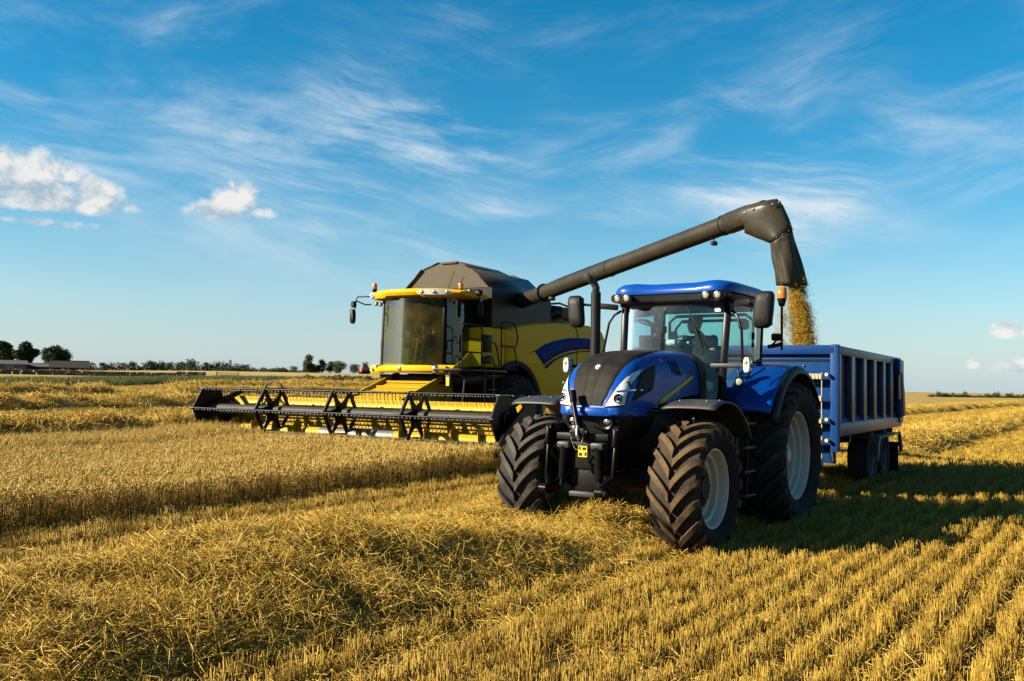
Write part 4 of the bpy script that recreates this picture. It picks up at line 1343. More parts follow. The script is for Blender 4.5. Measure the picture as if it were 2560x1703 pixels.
        if s < 0:
            mb = MB(); mb.tube([(c.x - .05, c.y, c.z), (c.x - .3, c.y + .3, c.z - .05)], .02, 8); mb.build('lamp_stay', M_BLK, lm)
    mb = MB(); mb.tube([(-1.20, .93, 1.99), (-1.18, .96, 1.90), (-1.18, .97, 1.86)], .012, 6); mb.build('lamp_stem', M_BLK, T)
    mb = MB(); mb.lathe([(0, .03), (.045, .025), (.055, 0), (.03, -.06), (0, -.06)], (-1.15, .97, 1.83), (1, .3, 0), 18); lo = mb.build('low_work_lamp', M_BLK, T)
    mb = MB(); mb.ball((-1.122, .978, 1.83), .04, 14, 8, (.3, 1, 1)); mb.build('lamp_glass', M_LED, lo)
    return T

def build_cab(T):
    FB, FT = (-1.36, .66), (-1.52, .70)          # front pillars: bottom, top  (x, |y|)
    RB, RT = (-2.62, .70), (-2.66, .70)
    z0, z1 = 1.50, 2.80
    # floor and rear bulkhead
    mb = MB(); mb.box((-2.0, 0, 1.44), (1.3, 1.36, .10), bev=.03); mb.box((-2.62, 0, 1.62), (.08, 1.3, .30), bev=.02); mb.build('cab_floor', M_PLAS, T)
    for s in (1, -1):
        mb = MB(); mb.bar((FB[0], s * FB[1], z0), (FT[0], s * FT[1], z1 + .05), .085, .075, (1, 0, 0), .02); mb.build('front_pillar', M_BLKGLOSS, T)
        mb = MB(); mb.bar((RB[0], s * RB[1], 1.85), (RT[0], s * RT[1], z1 + .05), .07, .09, (1, 0, 0), .02); mb.build('rear_pillar', M_BLKGLOSS, T)
        # door glass, cut away over the mudguard
        def P(x, z): 
            f = (x - FB[0]) / (RB[0] - FB[0]); k = (z - z0) / (z1 - z0)
            bulge = .07 * math.sin(math.pi * max(0, min(1, f)))
            return (x, s * ((FB[1] + (RB[1] - FB[1]) * f) + .04 * k + bulge * (.4 + .6 * k) + .012), z)
        out = [(-1.42, 1.55), (-1.56, 2.78), (-2.60, 2.78), (-2.58, 2.12), (-2.30, 2.06), (-2.05, 1.86), (-1.90, 1.55)]
        rows = []
        for i in range(11):
            f = i / 10; x_t = -1.56 + (-2.62 + 1.56) * f; 
            zb = float(np.interp(-(-1.43 + (-2.60 + 1.43) * f), [1.43, 1.88, 2.05, 2.25, 2.60], [1.55, 1.55, 1.88, 2.08, 2.14]))
            x_b = -1.43 + (-2.60 + 1.43) * f
            rows.append([P(x_b + (x_t - x_b) * k / 6 * 1.0, zb + (2.79 - zb) * k / 6) for k in range(7)])
        mb = MB(); mb.grid(rows); d = mb.build('door_glass', M_GLASST, T, smooth=60)
        # door edge rails
        mb = MB(); mb.tube([r[0] for r in rows], .016, 6); mb.tube(rows[-1], .018, 6); mb.tube([r[-1] for r in rows], .018, 6); mb.build('door_frame', M_BLK, d)
        # curved grab handle outside the pillar
        hp = [(FT[0] + .04, s * (FT[1] + .06), 2.70), (FT[0] + .08, s * (FT[1] + .14), 2.62), (FT[0] + .10, s * (FT[1] + .20), 2.45), (FT[0] + .12, s * (FT[1] + .22), 2.10), (FT[0] + .12, s * (FT[1] + .22), 2.00)]
        if s < 0: hp = [(FT[0] + .05, s * .74, 2.735), (FT[0] + .06, s * .84, 2.68), (FT[0] + .08, s * .90, 2.58), (FT[0] + .12, s * .955, 2.22), (FT[0] + .12, s * .96, 2.05)]
        mb = MB(); mb.tube(hp, .017, 8); mb.build('grab_handle', M_BLKGLOSS, T)
    # windscreen, gently curved
    rows = []
    for i in range(13):
        a = -1 + 2 * i / 12; row = []
        for k in range(9):
            q = k / 8; z = 1.50 + (2.79 - 1.50) * q
            w = (FB[1] + (FT[1] - FB[1]) * q) - .02
            row.append((FB[0] + (FT[0] - FB[0]) * q + .10 * (1 - a * a) + .012, w * a, z))
        rows.append(row)
    mb = MB(); mb.grid(rows); mb.build('windscreen', M_GLASST, T, smooth=70)
    # rear window with its frame
    mb = MB(); mb.grid([[(-2.68, -.62 + 1.24 * i / 4, 1.86 + .92 * k / 3) for k in range(4)] for i in range(5)]); rw = mb.build('rear_window', M_GLASST, T)
    mb = MB(); mb.tube([(-2.68, -.60, 1.88), (-2.68, -.60, 2.66), (-2.68, -.50, 2.74), (-2.68, .50, 2.74), (-2.68, .60, 2.66), (-2.68, .60, 1.88)], .022, 8); mb.build('window_frame', M_BLK, rw)
    mb = MB(); mb.bar((-1.45, -.70, 2.83), (-1.45, .70, 2.83), .14, .10, bev=.02); mb.bar((-2.64, -.7, 2.82), (-2.64, .7, 2.82), .10, .09, bev=.02)
    for s in (1, -1): mb.bar((-1.45, s * .72, 2.83), (-2.66, s * .72, 2.83), .07, .10, bev=.02)
    mb.build('roof_frame', M_BLK, T)
    # ---- roof: black underside and headliner, blue shell
    def outline(k, zz, grow=0.0):
        pts = []
        for i in range(48):
            a = 2 * math.pi * i / 48
            cx = math.copysign(abs(math.cos(a)) ** .42, math.cos(a)); cy = math.copysign(abs(math.sin(a)) ** .42, math.sin(a))
            x = -2.12 + (.83 + grow) * k * cx; y = (.80 + grow) * k * cy
            # front pods stand out at the corners, shallow scallop between them
            if cx > .6: x += .10 * sst(abs(cy), .35, .85) * k - .02
            if cx > .2: y *= 1 + .05 * (cx - .2)
            pts.append((float(x), float(y), zz(x, y)))
        return pts
    mb = MB(); mb.loft([outline(.90, lambda x, y: 2.80), outline(.99, lambda x, y: 2.83), outline(1.0, lambda x, y: 2.90), outline(.97, lambda x, y: 2.925)])
    mb.build('roof_underside', M_BLK, T, smooth=40)
    def crest(x, y):     # raised sides, lower sunken centre
        return 0.022 * float(sst(abs(y), .30, .62))
    def low(x, y): return 2.905 + (.035 if (x > -1.42 and abs(y) < .45) else 0) + .018 * (1 if abs(y) > .7 else 0)
    mb = MB(); mb.loft([outline(1.0, lambda x, y: 2.918, .006), outline(1.01, lambda x, y: 2.955 + crest(x, y), .006), outline(.985, lambda x, y: 3.00 + crest(x, y)), outline(.93, lambda x, y: 3.035 + crest(x, y)), outline(.80, lambda x, y: 3.06 + crest(x, y)), outline(.55, lambda x, y: 3.075 + crest(x, y)), outline(.25, lambda x, y: 3.082)])
    roof = mb.build('roof', M_BLUE, T, smooth=60)
    mb = MB(); mb.box((-1.72, 0, 3.062), (.42, .62, .03), (0, .06, 0), .012); mb.build('roof_hatch', M_GREY, roof)
    mb = MB(); mb.lathe([(0, .05), (.10, .045), (.135, .02), (.14, 0), (0, 0)], (-2.30, -.05, 3.075), (0, 0, 1), 20); mb.build('antenna_dome', M_WHITE, roof)
    # lamps in the front pods
    for s in (1, -1):
        rg = []
        for (dx, k) in ((-.20, .9), (0, 1.0), (.03, .93)):
            ring = []
            for i in range(24):
                a = 2 * math.pi * i / 24
                yy = .165 * k * math.copysign(abs(math.cos(a)) ** .7, math.cos(a)); z2 = .062 * k * math.copysign(abs(math.sin(a)) ** .7, math.sin(a))
                ring.append((-1.235 + dx - .10 * max(0, (yy * s) / .165) ** 2 * .5, s * .62 + yy, 2.868 + z2 + .012 * s * yy / .165))
            rg.append(ring)
        mb = MB(); mb.loft(rg); pod = mb.build('lamp_pod', M_BLKGLOSS, T, smooth=50)
        for yy in (.53, .67):
            c = (-1.20 - .02 * (yy > .6), s * yy, 2.868)
            mb = MB(); mb.lathe([(.046, -.03), (.046, .006), (.038, .010), (.036, -.002), (0, -.002)], c, (1, 0, -.08), 20); lr = mb.build('roof_lamp', M_STEEL, pod)
            mb = MB(); mb.ball((c[0] + .0, c[1], c[2]), .036, 14, 8, (.25, 1, 1)); mb.build('led_glass', M_LED, pod)
    # ---- inside
    mb = MB(); mb.box((-2.32, .05, 1.78), (.52, .50, .16), bev=.05); mb.box((-2.50, .05, 2.06), (.13, .46, .52), (0, -.12, 0), .05); mb.cyl((-2.3, .05, 1.48), (-2.3, .05, 1.72), .16, .2); mb.build('seat', M_FABRIC, T)
    mb = MB(); mb.bar((-1.52, .02, 1.50), (-1.66, .02, 2.18), .12, .10, (1, 0, 0), .03); mb.box((-1.52, .02, 2.18), (.30, .40, .12), (0, .25, 0), .05); mb.build('dashboard', M_PLAS, T)
    mb = MB()
    wc = Vector((-1.80, .04, 2.28)); ax = Vector((-.62, 0, .78)).normalized(); a, b = frame_of(ax)
    mb.tube([wc + a * (.195 * math.cos(q)) + b * (.195 * math.sin(q)) for q in np.linspace(0, 2 * math.pi, 29)], .016, 8, caps=False)
    for q in (.4, 2.5, 4.7): mb.bar(wc, wc + a * (.19 * math.cos(q)) + b * (.19 * math.sin(q)), .03, .012)
    mb.cyl(wc, wc - ax * .22, .03); mb.build('steering_wheel', M_BLK, T)
    mb = MB(); mb.box((-1.62, -.46, 2.30), (.03, .17, .24), (0, .15, .4), .012); mb.tube([(-1.60, -.5, 1.95), (-1.60, -.48, 2.2)], .014, 6); mb.box((-1.58, -.56, 2.08), (.10, .12, .1), bev=.02); mb.build('monitor', M_PLAS, T)
    mb = MB(); mb.box((-1.75, -.30, 2.50), (.10, .14, .10), (0, 0, .3), .02); mb.tube([(-1.50, -.62, 2.66), (-1.58, -.50, 2.58), (-1.70, -.34, 2.53)], .014, 6); mb.box((-1.74, -.36, 2.42), (.08, .09, .07), bev=.02); mb.build('camera_screen', M_PLAS, T)
    mb = MB(); mb.lathe([(0, .02), (.055, .02), (.06, 0), (.05, -.06), (0, -.06)], (-1.50, -.02, 2.40), (1, .25, .1), 20); mb.tube([(-1.52, -.02, 2.38), (-1.53, 0, 2.22)], .012, 6); mb.build('round_gauge', M_BLKGLOSS, T)
    mb = MB(); mb.box((-2.0, -.50, 1.95), (.62, .16, .16), bev=.04); mb.tube([(-1.86, -.50, 2.03), (-1.84, -.48, 2.16)], .02, 8); mb.box((-2.48, -.42, 2.20), (.22, .3, .3), bev=.05); mb.build('side_console', M_PLAS, T)
    mb = MB(); mb.tube([(-2.55, -.45, 2.0), (-2.55, -.45, 2.55), (-2.55, -.36, 2.66), (-2.55, .55, 2.66)], .02, 8); mb.build('rear_rail', M_BLK, T)
    mb = MB(); mb.box((-2.55, .52, 2.60), (.10, .14, .14), bev=.04); mb.build('radio_speaker', M_PLAS, T)
    mb = MB(); mb.bar((-1.44, .18, 2.77), (-1.385, .38, 2.45), .014, .014); mb.bar((-1.40, .30, 2.56), (-1.33, .44, 2.25), .020, .014); mb.build('wiper', M_BLK, T)
    mb = MB(); mb.box((-1.455, .585, 2.715), (.004, .085, .055), (0, .11, -.2)); mb.build('windscreen_sticker', M_WHITE, T)
build_tractor()
# ================================================================== combine harvester
CBX, CBY, CBYAW = -3.68, 20.26, math.radians(240)
def c2w(p):
    return Vector((CBX + math.cos(CBYAW) * p[0] - math.sin(CBYAW) * p[1], CBY + math.sin(CBYAW) * p[0] + math.cos(CBYAW) * p[1], p[2]))
def w2c(p):
    dx, dy = p[0] - CBX, p[1] - CBY
    return Vector((dx * math.cos(CBYAW) + dy * math.sin(CBYAW), -dx * math.sin(CBYAW) + dy * math.cos(CBYAW), p[2]))
REEL_Z, REEL_R = 1.06, .55
SPID = [-4.15, -2.10, -.07, 1.97, 4.12]

def build_header(C):
    fr = MB()
    # back sheet frame beam and floor
    fr.box((-.86, 0, 1.30), (.14, 8.5, .12), bev=.02); fr.box((-.90, 0, .45), (.16, 8.5, .16), bev=.02)
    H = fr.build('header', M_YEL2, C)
    m2 = MB()
    rows = []
    prof = [(-.79, 1.32), (-.80, 1.10), (-.80, .80), (-.74, .52), (-.62, .33), (-.40, .22), (.0, .19), (.42, .20)]
    m2.grid([[(x, -4.22 + 8.44 * i / 24, z) for (x, z) in prof] for i in range(25)])
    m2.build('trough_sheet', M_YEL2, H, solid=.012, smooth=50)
    for y in (-4.27, 4.27):
        poly = [(-1.0, .25), (-.95, 1.36), (-.55, 1.36), (.30, .80), (.62, .42), (.60, .18), (-.6, .16)]
        mb = MB(); mb.prism(poly, (0, y - .03, 0), (1, 0, 0), (0, 0, 1), -.06); mb.build('end_sheet', M_BLK, H, bev=.01)
        # crop divider nose
        mb = MB(); s = 1 if y > 0 else -1
        mb.loft([[(.45, y + s * .10 * a, z) for a, z in ((-1, .14), (1, .14), (1, .36), (-1, .36))], [(.70, y + s * .06 * a, z) for a, z in ((-1, .13), (1, .13), (1, .32), (-1, .32))], [(1.00, y + s * .02 * a, z) for a, z in ((-1, .20), (1, .20), (1, .27), (-1, .27))]])
        mb.build('divider', M_YEL2 if s > 0 else M_BLK, H, bev=.015)
    # knife bar with fingers
    mb = MB(); mb.box((.46, 0, .19), (.10, 8.3, .04))
    for i in range(82): mb.add([(.50, -4.13 + i * .1016, .185), (.50, -4.10 + i * .1016, .185), (.60, -4.115 + i * .1016, .19), (.51, -4.115 + i * .1016, .215)], [(0, 1, 2), (0, 2, 3), (1, 3, 2), (0, 3, 1)])
    mb.build('cutter_bar', M_BLK, H)
    # intake auger: steel barrel, yellow flighting from both ends
    mb = MB(); mb.cyl((-.36, -4.18, .56), (-.36, 4.18, .56), .165, n=28); aug = mb.build('auger_barrel', M_YEL2, H)
    mb = MB(); mb.lathe([(.170, -1.05), (.170, 1.05)], (-.36, 0.15, .56), (0, 1, 0), 28, caps=False); mb.build('steel_wrap', paint('worn_steel_wrap', (.16, .165, .175), .5, metal=.4, dust=.2, dustcol=(.2, .16, .08)), aug)
    for s in (1, -1):
        rows = []
        for i in range(150):
            a = i / 149 * 2 * math.pi * 4.6; y = s * (4.15 - 3.05 * i / 149) + (.15 if False else 0)
            rows.append([(-.36 + r * math.cos(a * s), y, .56 + r * math.sin(a * s)) for r in (.16, .31)])
        mb = MB(); mb.grid(rows); mb.build('flighting', M_YEL2, aug, solid=.008, smooth=60)
    mb = MB()
    for i in range(14):
        a = i * 2.4; y = -.85 + i * .14
        mb.cyl((-.36, y, .56), (-.36 + .30 * math.cos(a), y, .56 + .30 * math.sin(a)), .008, n=6)
    tag(mb.build('retractable_fingers', M_BLK, aug), kind='stuff')
    # ---- reel
    mb = MB(); mb.cyl((0, -4.1, REEL_Z), (0, 4.1, REEL_Z), .115, n=28); mb.build('reel_tube', M_TUBE, H)
    vang = [math.radians(60 * k + 1.5) for k in range(6)]
    vert = [(REEL_R * math.cos(a), REEL_R * math.sin(a)) for a in vang]
    for n, y in enumerate(SPID):
        mb = MB()
        if n in (0, 4):
            mb.prism([(x, z) for x, z in vert], (0, y - .02, REEL_Z), (1, 0, 0), (0, 0, 1), -.03)
            mb.build('reel_end_plate', M_BLK, H)
            for (x, z) in vert:
                mb = MB(); mb.cyl((x * .97, y - .05, REEL_Z + z * .97), (x * .97, y + .05, REEL_Z + z * .97), .035, n=10); mb.build('bat_bearing', M_BLK, H)
        else:
            # spoked star plate with an outer hexagon of flat bars
            for k in range(6):
                x0, z0 = vert[k]; x1, z1 = vert[(k + 1) % 6]
                mb.bar((x0, y, REEL_Z + z0), (x1, y, REEL_Z + z1), .035, .085, (0, 0, 1) if abs(z1 - z0) < .3 else (1, 0, 0))
                a0, a1 = vang[k], vang[(k + 1) % 6]
                r_in = .17
                # tapered spoke
                am = a0
                w0, w1 = .20, .085
                def pt(r, off): return (r * math.cos(am) - off * math.sin(am), r * math.sin(am) + off * math.cos(am))
                poly = [pt(.20, -w0 / 2), pt(.29, -.06), pt(.55, -w1 / 2), pt(.55, w1 / 2), pt(.29, .06), pt(.20, w0 / 2)]
                mb.prism(poly, (0, y - .012, REEL_Z), (1, 0, 0), (0, 0, 1), -.024)
            mb.lathe([(.118, -.014), (.225, -.014), (.225, .014), (.118, .014)], (0, y, REEL_Z), (0, 1, 0), 24, close=True)
            mb.build('reel_spider', M_BLK, H)
        mb = MB(); mb.lathe([(.116, -.07), (.15, -.07), (.15, .07), (.116, .07)], (0, y, REEL_Z), (0, 1, 0), 20, close=True); mb.build('hub_clamp', M_BLK, H)
    R2 = random.Random(3)
    for k, (x, z) in enumerate(vert):
        zc = REEL_Z + z
        mb = MB(); mb.cyl((x, -4.12, zc), (x, 4.10, zc), .021, n=10)
        for i in range(20): mb.cyl((x, -4.0 + i * .42, zc), (x, -3.985 + i * .42, zc), .030, n=8)
        bat = mb.build('reel_bat', M_BAT, H)
        # spring tines in pairs, coil + two-piece wire
        mb = MB(); mc = MB()
        y = -4.0
        while y < 4.05:
            for dy in (0, .085):
                yy = y + dy
                mc.lathe([(.0, -.009), (.013, -.008), (.013, .008), (0, .009)], (x + .018, yy, zc - .036), (0, 1, 0), 7)
                mb.tube([(x + .01, yy, zc - .03), (x + .005 + R2.gauss(0, .004), yy + R2.gauss(0, .004), zc - .15), (x - .055, yy + R2.gauss(0, .008), zc - .25)], .0052, 4)
            y += .205
        tag(mb.build('tine_row', M_BLK, bat, recalc=False), kind='stuff')
        tag(mc.build('tine_coils', M_COIL, bat, recalc=False), kind='stuff')
    # reel arms with hydraulic rams at both ends
    for s in (1, -1):
        y = s * 4.02
        mb = MB(); mb.bar((-.92, y, 1.50), (-.05, y, 1.16), .08, .13, bev=.02); mb.build('reel_arm', M_BLK, H)
        mb = MB(); mb.cyl((-.9, y - s * .12, .95), (-.35, y - s * .12, 1.22), .035, n=12); mb.build('reel_ram', M_RED if s < 0 else M_BLK, H)
    mb = MB(); mb.tube([(-.75, -3.2, 1.20), (-.72, -3.05, 1.62), (-.72, -2.80, 1.74), (-.72, -2.55, 1.66), (-.75, -2.45, 1.35), (-.78, -2.40, 1.2)], .018, 8); mb.tube([(-.75, -3.35, 1.15), (-.70, -3.1, 1.36), (-.70, -2.75, 1.38), (-.76, -2.5, 1.2)], .016, 8); mb.build('hose_loop', M_BLK, H)
    mb = MB(); mb.prism([(-.10, -.06), (.0, .09), (.10, -.06)], (-.70, -2.55, 1.16), (0, 1, 0), (0, 0, 1), .006); mb.build('hazard_plate', M_STICK, H)
    mb = MB(); mb.lathe([(0, .0), (.03, 0), (.03, .004), (0, .004)], (-.692, -2.55, 1.14), (1, 0, 0), 12); mb.build('hazard_mark', M_RED, H)
    return H

def rr_ring(x, y0, y1, z0, z1, r, n=5):
    """rounded rectangle ring in the yz plane"""
    pts = []
    for (cy, cz, a0) in ((y1 - r, z1 - r, 0), (y0 + r, z1 - r, 90), (y0 + r, z0 + r, 180), (y1 - r, z0 + r, 270)):
        for i in range(n + 1):
            a = math.radians(a0 + 90 * i / n); pts.append((x, cy + r * math.cos(a), cz + r * math.sin(a)))
    return pts

def build_combine():
    C = empty('combine_harvester', (CBX, CBY, 0), CBYAW)
    tag(C, 'yellow combine harvester with wide black reel unloading grain through its long spout', 'combine')
    build_header(C)
    # ---- feeder house
    mb = MB(); mb.loft([[(-.88, -.72, .30), (-.88, .72, .30), (-.88, .72, 1.30), (-.88, -.72, 1.30)], [(-1.3, -.70, .55), (-1.3, .70, .55), (-1.3, .70, 1.42), (-1.3, -.70, 1.42)], [(-3.3, -.68, 1.25), (-3.3, .68, 1.25), (-3.3, .68, 2.0), (-3.3, -.68, 2.0)]])
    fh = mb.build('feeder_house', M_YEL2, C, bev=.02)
    for y in (-.80, .80):
        mb = MB(); mb.bar((-.92, y, 1.28), (-3.0, y * .95, 1.98), .06, .14, bev=.01); mb.build('feeder_rail', M_YEL2, fh)
    mb = MB()
    for i in range(5): mb.bar((-1.2 - i * .4, -.66, 1.40 + i * .125), (-1.2 - i * .4, .66, 1.40 + i * .125), .05, .05)
    tag(mb.build('feeder_ribs', M_YEL2, fh), kind='stuff')
    mb = MB(); mb.cyl((-2.2, .95, .9), (-3.2, .95, 1.5), .05, n=12); mb.cyl((-2.2, -.95, .9), (-3.2, -.95, 1.5), .05, n=12); mb.build('lift_ram', M_BLK, fh)
    # ---- chassis under the cab
    mb = MB(); mb.box((-3.5, 0, 1.85), (1.6, 2.3, .22), bev=.03); mb.box((-4.9, 0, 1.55), (1.4, 2.2, .7), bev=.05); mb.box((-7.4, 0, 1.5), (4.2, 1.8, .8), bev=.05); mb.cyl((-4.9, -1.5, .98), (-4.9, 1.5, .98), .2, n=16); mb.cyl((-8.9, -1.2, .7), (-8.9, 1.2, .7), .12, n=14)
    mb.build('chassis', M_BLK, C)
    # ---- bumper beam under the windscreen with lamps
    rows = []
    for i in range(33):
        y = -1.22 + 2.50 * i / 32
        x = -2.13 - .30 * (abs(y - .03) / 1.25) ** 2.2
        th = .095 if abs(y - .03) < .85 else .115
        zc = 2.085 - (.0 if abs(y - .03) < .8 else .012)
        rows.append([(x - .22, y, zc - th * .9), (x - .04, y, zc - th), (x + .02, y, zc - th * .4), (x + .02, y, zc + th * .55), (x - .05, y, zc + th), (x - .22, y, zc + th)])
    mb = MB(); mb.loft(rows); bm = mb.build('front_bumper', M_YEL, C, bev=.012)
    for (y, r) in ((-1.02, .075), (.86, .088), (1.12, .075)):
        x = -2.13 - .30 * (abs(y - .03) / 1.25) ** 2.2 + .022
        mb = MB(); mb.lathe([(0, .012), (r * .7, .006), (r, -.01), (r, -.03)], (x, y, 2.085), (1, .12 * y, 0), 18); mb.build('bumper_lamp', M_CHROME if y < 1 else M_BLK, bm)
    mb = MB(); mb.ball((-2.105, -.08, 2.095), .055, 12, 8, (.3, 1, 1)); mb.build('round_badge', M_STEEL, bm)
    # ---- cab
    def wsx(y, z): return -2.20 - .25 * (abs(y - .02) / .90) ** 2.0 - .03 * (z - 2.2)
    rows = [[(wsx(y, z), y, z) for z in np.linspace(2.18, 3.80, 9)] for y in np.linspace(-.86, .90, 15)]
    mb = MB(); mb.grid(rows); mb.build('windscreen', M_GLASSD, C, smooth=70)
    for y in (-.89, .93):
        mb = MB(); mb.bar((wsx(y, 2.2) + .0, y, 2.16), (wsx(y, 3.8), y, 3.86), .06, .07, (1, 0, 0), .015); mb.build('front_pillar', M_TARP if y < 0 else M_BLKGLOSS, C)
        s = 1 if y > 0 else -1
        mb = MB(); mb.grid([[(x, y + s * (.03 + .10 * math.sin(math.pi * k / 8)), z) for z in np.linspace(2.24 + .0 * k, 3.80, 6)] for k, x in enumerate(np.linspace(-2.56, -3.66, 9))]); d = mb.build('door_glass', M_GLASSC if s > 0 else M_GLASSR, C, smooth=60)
        mb = MB(); mb.bar((-3.70, y + s * .02, 2.16), (-3.74, y + s * .02, 3.86), .07, .12, (1, 0, 0), .015); mb.build('rear_pillar', M_BLKGLOSS, C)
        mb = MB(); mb.bar((-2.62, y + s * .15, 2.55), (-2.62, y + s * .15, 2.75), .02, .04); mb.build('door_handle', M_BLK, d)
    # lower door sill: yellow wedge sweeping up to the rear
    mb = MB(); mb.prism([(-2.75, 2.16), (-3.70, 2.16), (-3.70, 2.78), (-3.45, 2.55), (-3.1, 2.32)], (0, 1.03, 0), (1, 0, 0), (0, 0, 1), -.05); mb.build('door_sill', M_YEL, C, bev=.01)
    mb = MB(); mb.box((-3.0, 0, 2.14), (1.5, 1.8, .08)); mb.box((-3.80, 0, 3.0), (.06, 1.86, 1.75)); mb.build('cab_floor', M_PLAS, C)
    # roof visor
    rg = []
    for i in range(29):
        s = -1 + 2 * i / 28; y = .0 + 1.36 * s
        xf = -1.98 - .52 * abs(s) ** 2.4
        z_t = 4.03 - .05 * abs(s) ** 3; z_b = 3.83 + .035 * abs(s) ** 2 - (.05 if .40 < abs(s) < .92 else 0)
        xb = -3.75
        rg.append([(xb, y, 3.86), (xf - .30, y, z_b), (xf - .04, y, z_b + .02), (xf, y, (z_t + z_b) / 2 - .01), (xf - .05, y, z_t - .03), (xf - .35, y, z_t + .01), (xb, y, z_t - .02)])
    mb = MB(); mb.loft(rg); roof = mb.build('cab_roof', M_YEL, C, smooth=45)
    for (y0, y1, nm) in ((-1.33, -.98, 'roof_headlight'), (.44, 1.25, 'roof_headlight')):
        rows = []
        for i in range(17):
            y = y0 + (y1 - y0) * i / 16; s = y / 1.36
            xf = -1.98 - .52 * abs(s) ** 2.4
            e = math.sin(math.pi * (i / 16)) ** .35
            rows.append([(xf + .012, y, 3.915 + .062 * e * q - .004) for q in (-1, -.5, 0, .5, 1)])
        mb = MB(); mb.grid(rows); hl = mb.build(nm, M_LENS, roof, smooth=60)
        n = 2 if y1 < 0 else 3
        for k in range(n):
            y = y0 + (y1 - y0) * (k + .5) / n; s = y / 1.36; xf = -1.98 - .52 * abs(s) ** 2.4
            mb = MB(); mb.ball((xf + .004, y, 3.913), .046, 12, 8, (.5, 1.2, 1)); mb.build('lamp', M_CHROME, hl)
    for (x, y, z) in ((-2.32, -1.06, 4.02), (-3.05, 1.02, 4.02)):
        mb = MB(); mb.cyl((x, y, z - .03), (x, y, z + .05), .06, n=14); bc = mb.build('beacon', M_BLK, C)
        mb = MB(); mb.lathe([(0, .17), (.05, .165), (.062, .14), (.066, .03), (0, .03)], (x, y, z + .02), (0, 0, 1), 18); mb.build('beacon_lens', M_ORANGE, bc)
    # mirrors
    mb = MB(); mb.tube([(-2.45, -1.30, 3.90), (-2.40, -1.66, 3.90), (-2.38, -1.70, 3.80), (-2.45, -1.45, 3.70), (-2.5, -1.30, 3.70)], .018, 8); mb.tube([(-2.38, -1.69, 3.82), (-2.38, -1.71, 3.60)], .016, 8); mb.build('mirror_bracket', M_BLK, C)
    for (c, hy, hz_) in (((-2.30, -1.72, 3.40), .068, .19), ((-2.30, -1.70, 3.70), .062, .08), ((-3.3, 1.42, 3.60), .085, .21), ((-3.3, 1.38, 3.98), .10, .075)):
        rg = []
        for (d, k) in ((-.05, .85), (-.02, 1), (.03, .98), (.06, .7)):
            rg.append([(c[0] + d, c[1] + hy * k * math.copysign(abs(math.cos(a)) ** .55, math.cos(a)), c[2] + hz_ * k * math.copysign(abs(math.sin(a)) ** .5, math.sin(a))) for a in np.linspace(0, 2 * math.pi, 20, endpoint=False)])
        mb = MB(); mb.loft(rg); mb.build('mirror', M_PLAS, C, smooth=50)
    mb = MB(); mb.tube([(-2.9, 1.30, 3.96), (-3.25, 1.42, 4.05), (-3.30, 1.42, 3.80)], .016, 8); mb.build('mirror_bracket', M_BLK, C)
    for (x, y, z) in ((-2.42, -1.85, 3.55), (-2.55, -1.18, 3.72), (-2.55, -1.05, 3.70), (-3.0, 1.30, 4.0), (-3.1, 1.60, 3.78)):
        mb = MB(); mb.lathe([(0, .03), (.05, .03), (.055, 0), (.04, -.06), (0, -.06)], (x, y, z), (1, .1, -.15), 14); wl = mb.build('work_lamp', M_BLK, C)
        mb = MB(); mb.ball((x + .03, y, z - .004), .042, 12, 6, (.25, 1, 1)); mb.build('lamp_glass', M_LED, wl)
    for y in (.62, 1.02):
        mb = MB(); mb.ball((-2.46 - .2 * (y > .8), y, 3.74), .05, 12, 8, (.5, 1, 1)); mb.build('under_roof_lamp', M_LED, C)
    # wipers
    mb = MB(); mb.bar((-2.50, -.60, 3.80), (-2.44, -.76, 3.05), .018, .018); mb.bar((-2.42, -.70, 3.30), (-2.40, -.70, 2.4), .022, .016); mb.bar((-2.5, -.50, 3.82), (-2.42, -.78, 3.0), .014, .014); mb.build('wiper', M_BLK, C)
    # inside: seat, console, wheel
    mb = MB(); mb.box((-3.25, .0, 2.55), (.5, .5, .16), bev=.05); mb.box((-3.48, 0, 2.95), (.14, .48, .75), (0, -.1, 0), .05); mb.box((-3.1, -.42, 2.70), (.6, .18, .16), bev=.04); mb.build('seat', M_FABRIC, C)
    mb = MB(); mb.bar((-2.62, .0, 2.15), (-2.78, .0, 2.88), .10, .10, (1, 0, 0), .03); mb.build('steering_column', M_PLAS, C)
    mb = MB(); wc = Vector((-2.80, 0, 2.96)); ax = Vector((-.5, 0, .86)).normalized(); a, b = frame_of(ax)
    mb.tube([wc + a * (.2 * math.cos(q)) + b * (.2 * math.sin(q)) for q in np.linspace(0, 2 * math.pi, 25)], .016, 8, caps=False); mb.bar(wc - a * .19, wc + a * .19, .03, .014); mb.build('steering_wheel', M_BLK, C)
    mb = MB(); mb.box((-2.72, -.55, 2.95), (.05, .22, .17), (0, .1, .4), .02); mb.bar((-2.66, -.60, 2.2), (-2.70, -.56, 2.9), .03, .03); mb.build('monitor', M_PLAS, C)
    # ---- entry platform, ladder and rails on the left
    mb = MB(); mb.box((-3.0, 1.42, 2.07), (2.1, .75, .06), bev=.01); mb.build('platform', M_BLK, C)
    def rail(paths, nm='handrail'):
        mb = MB()
        for p in paths: mb.tube(p, .019, 8)
        mb.build(nm, M_BLK, C)
    yr = 1.62
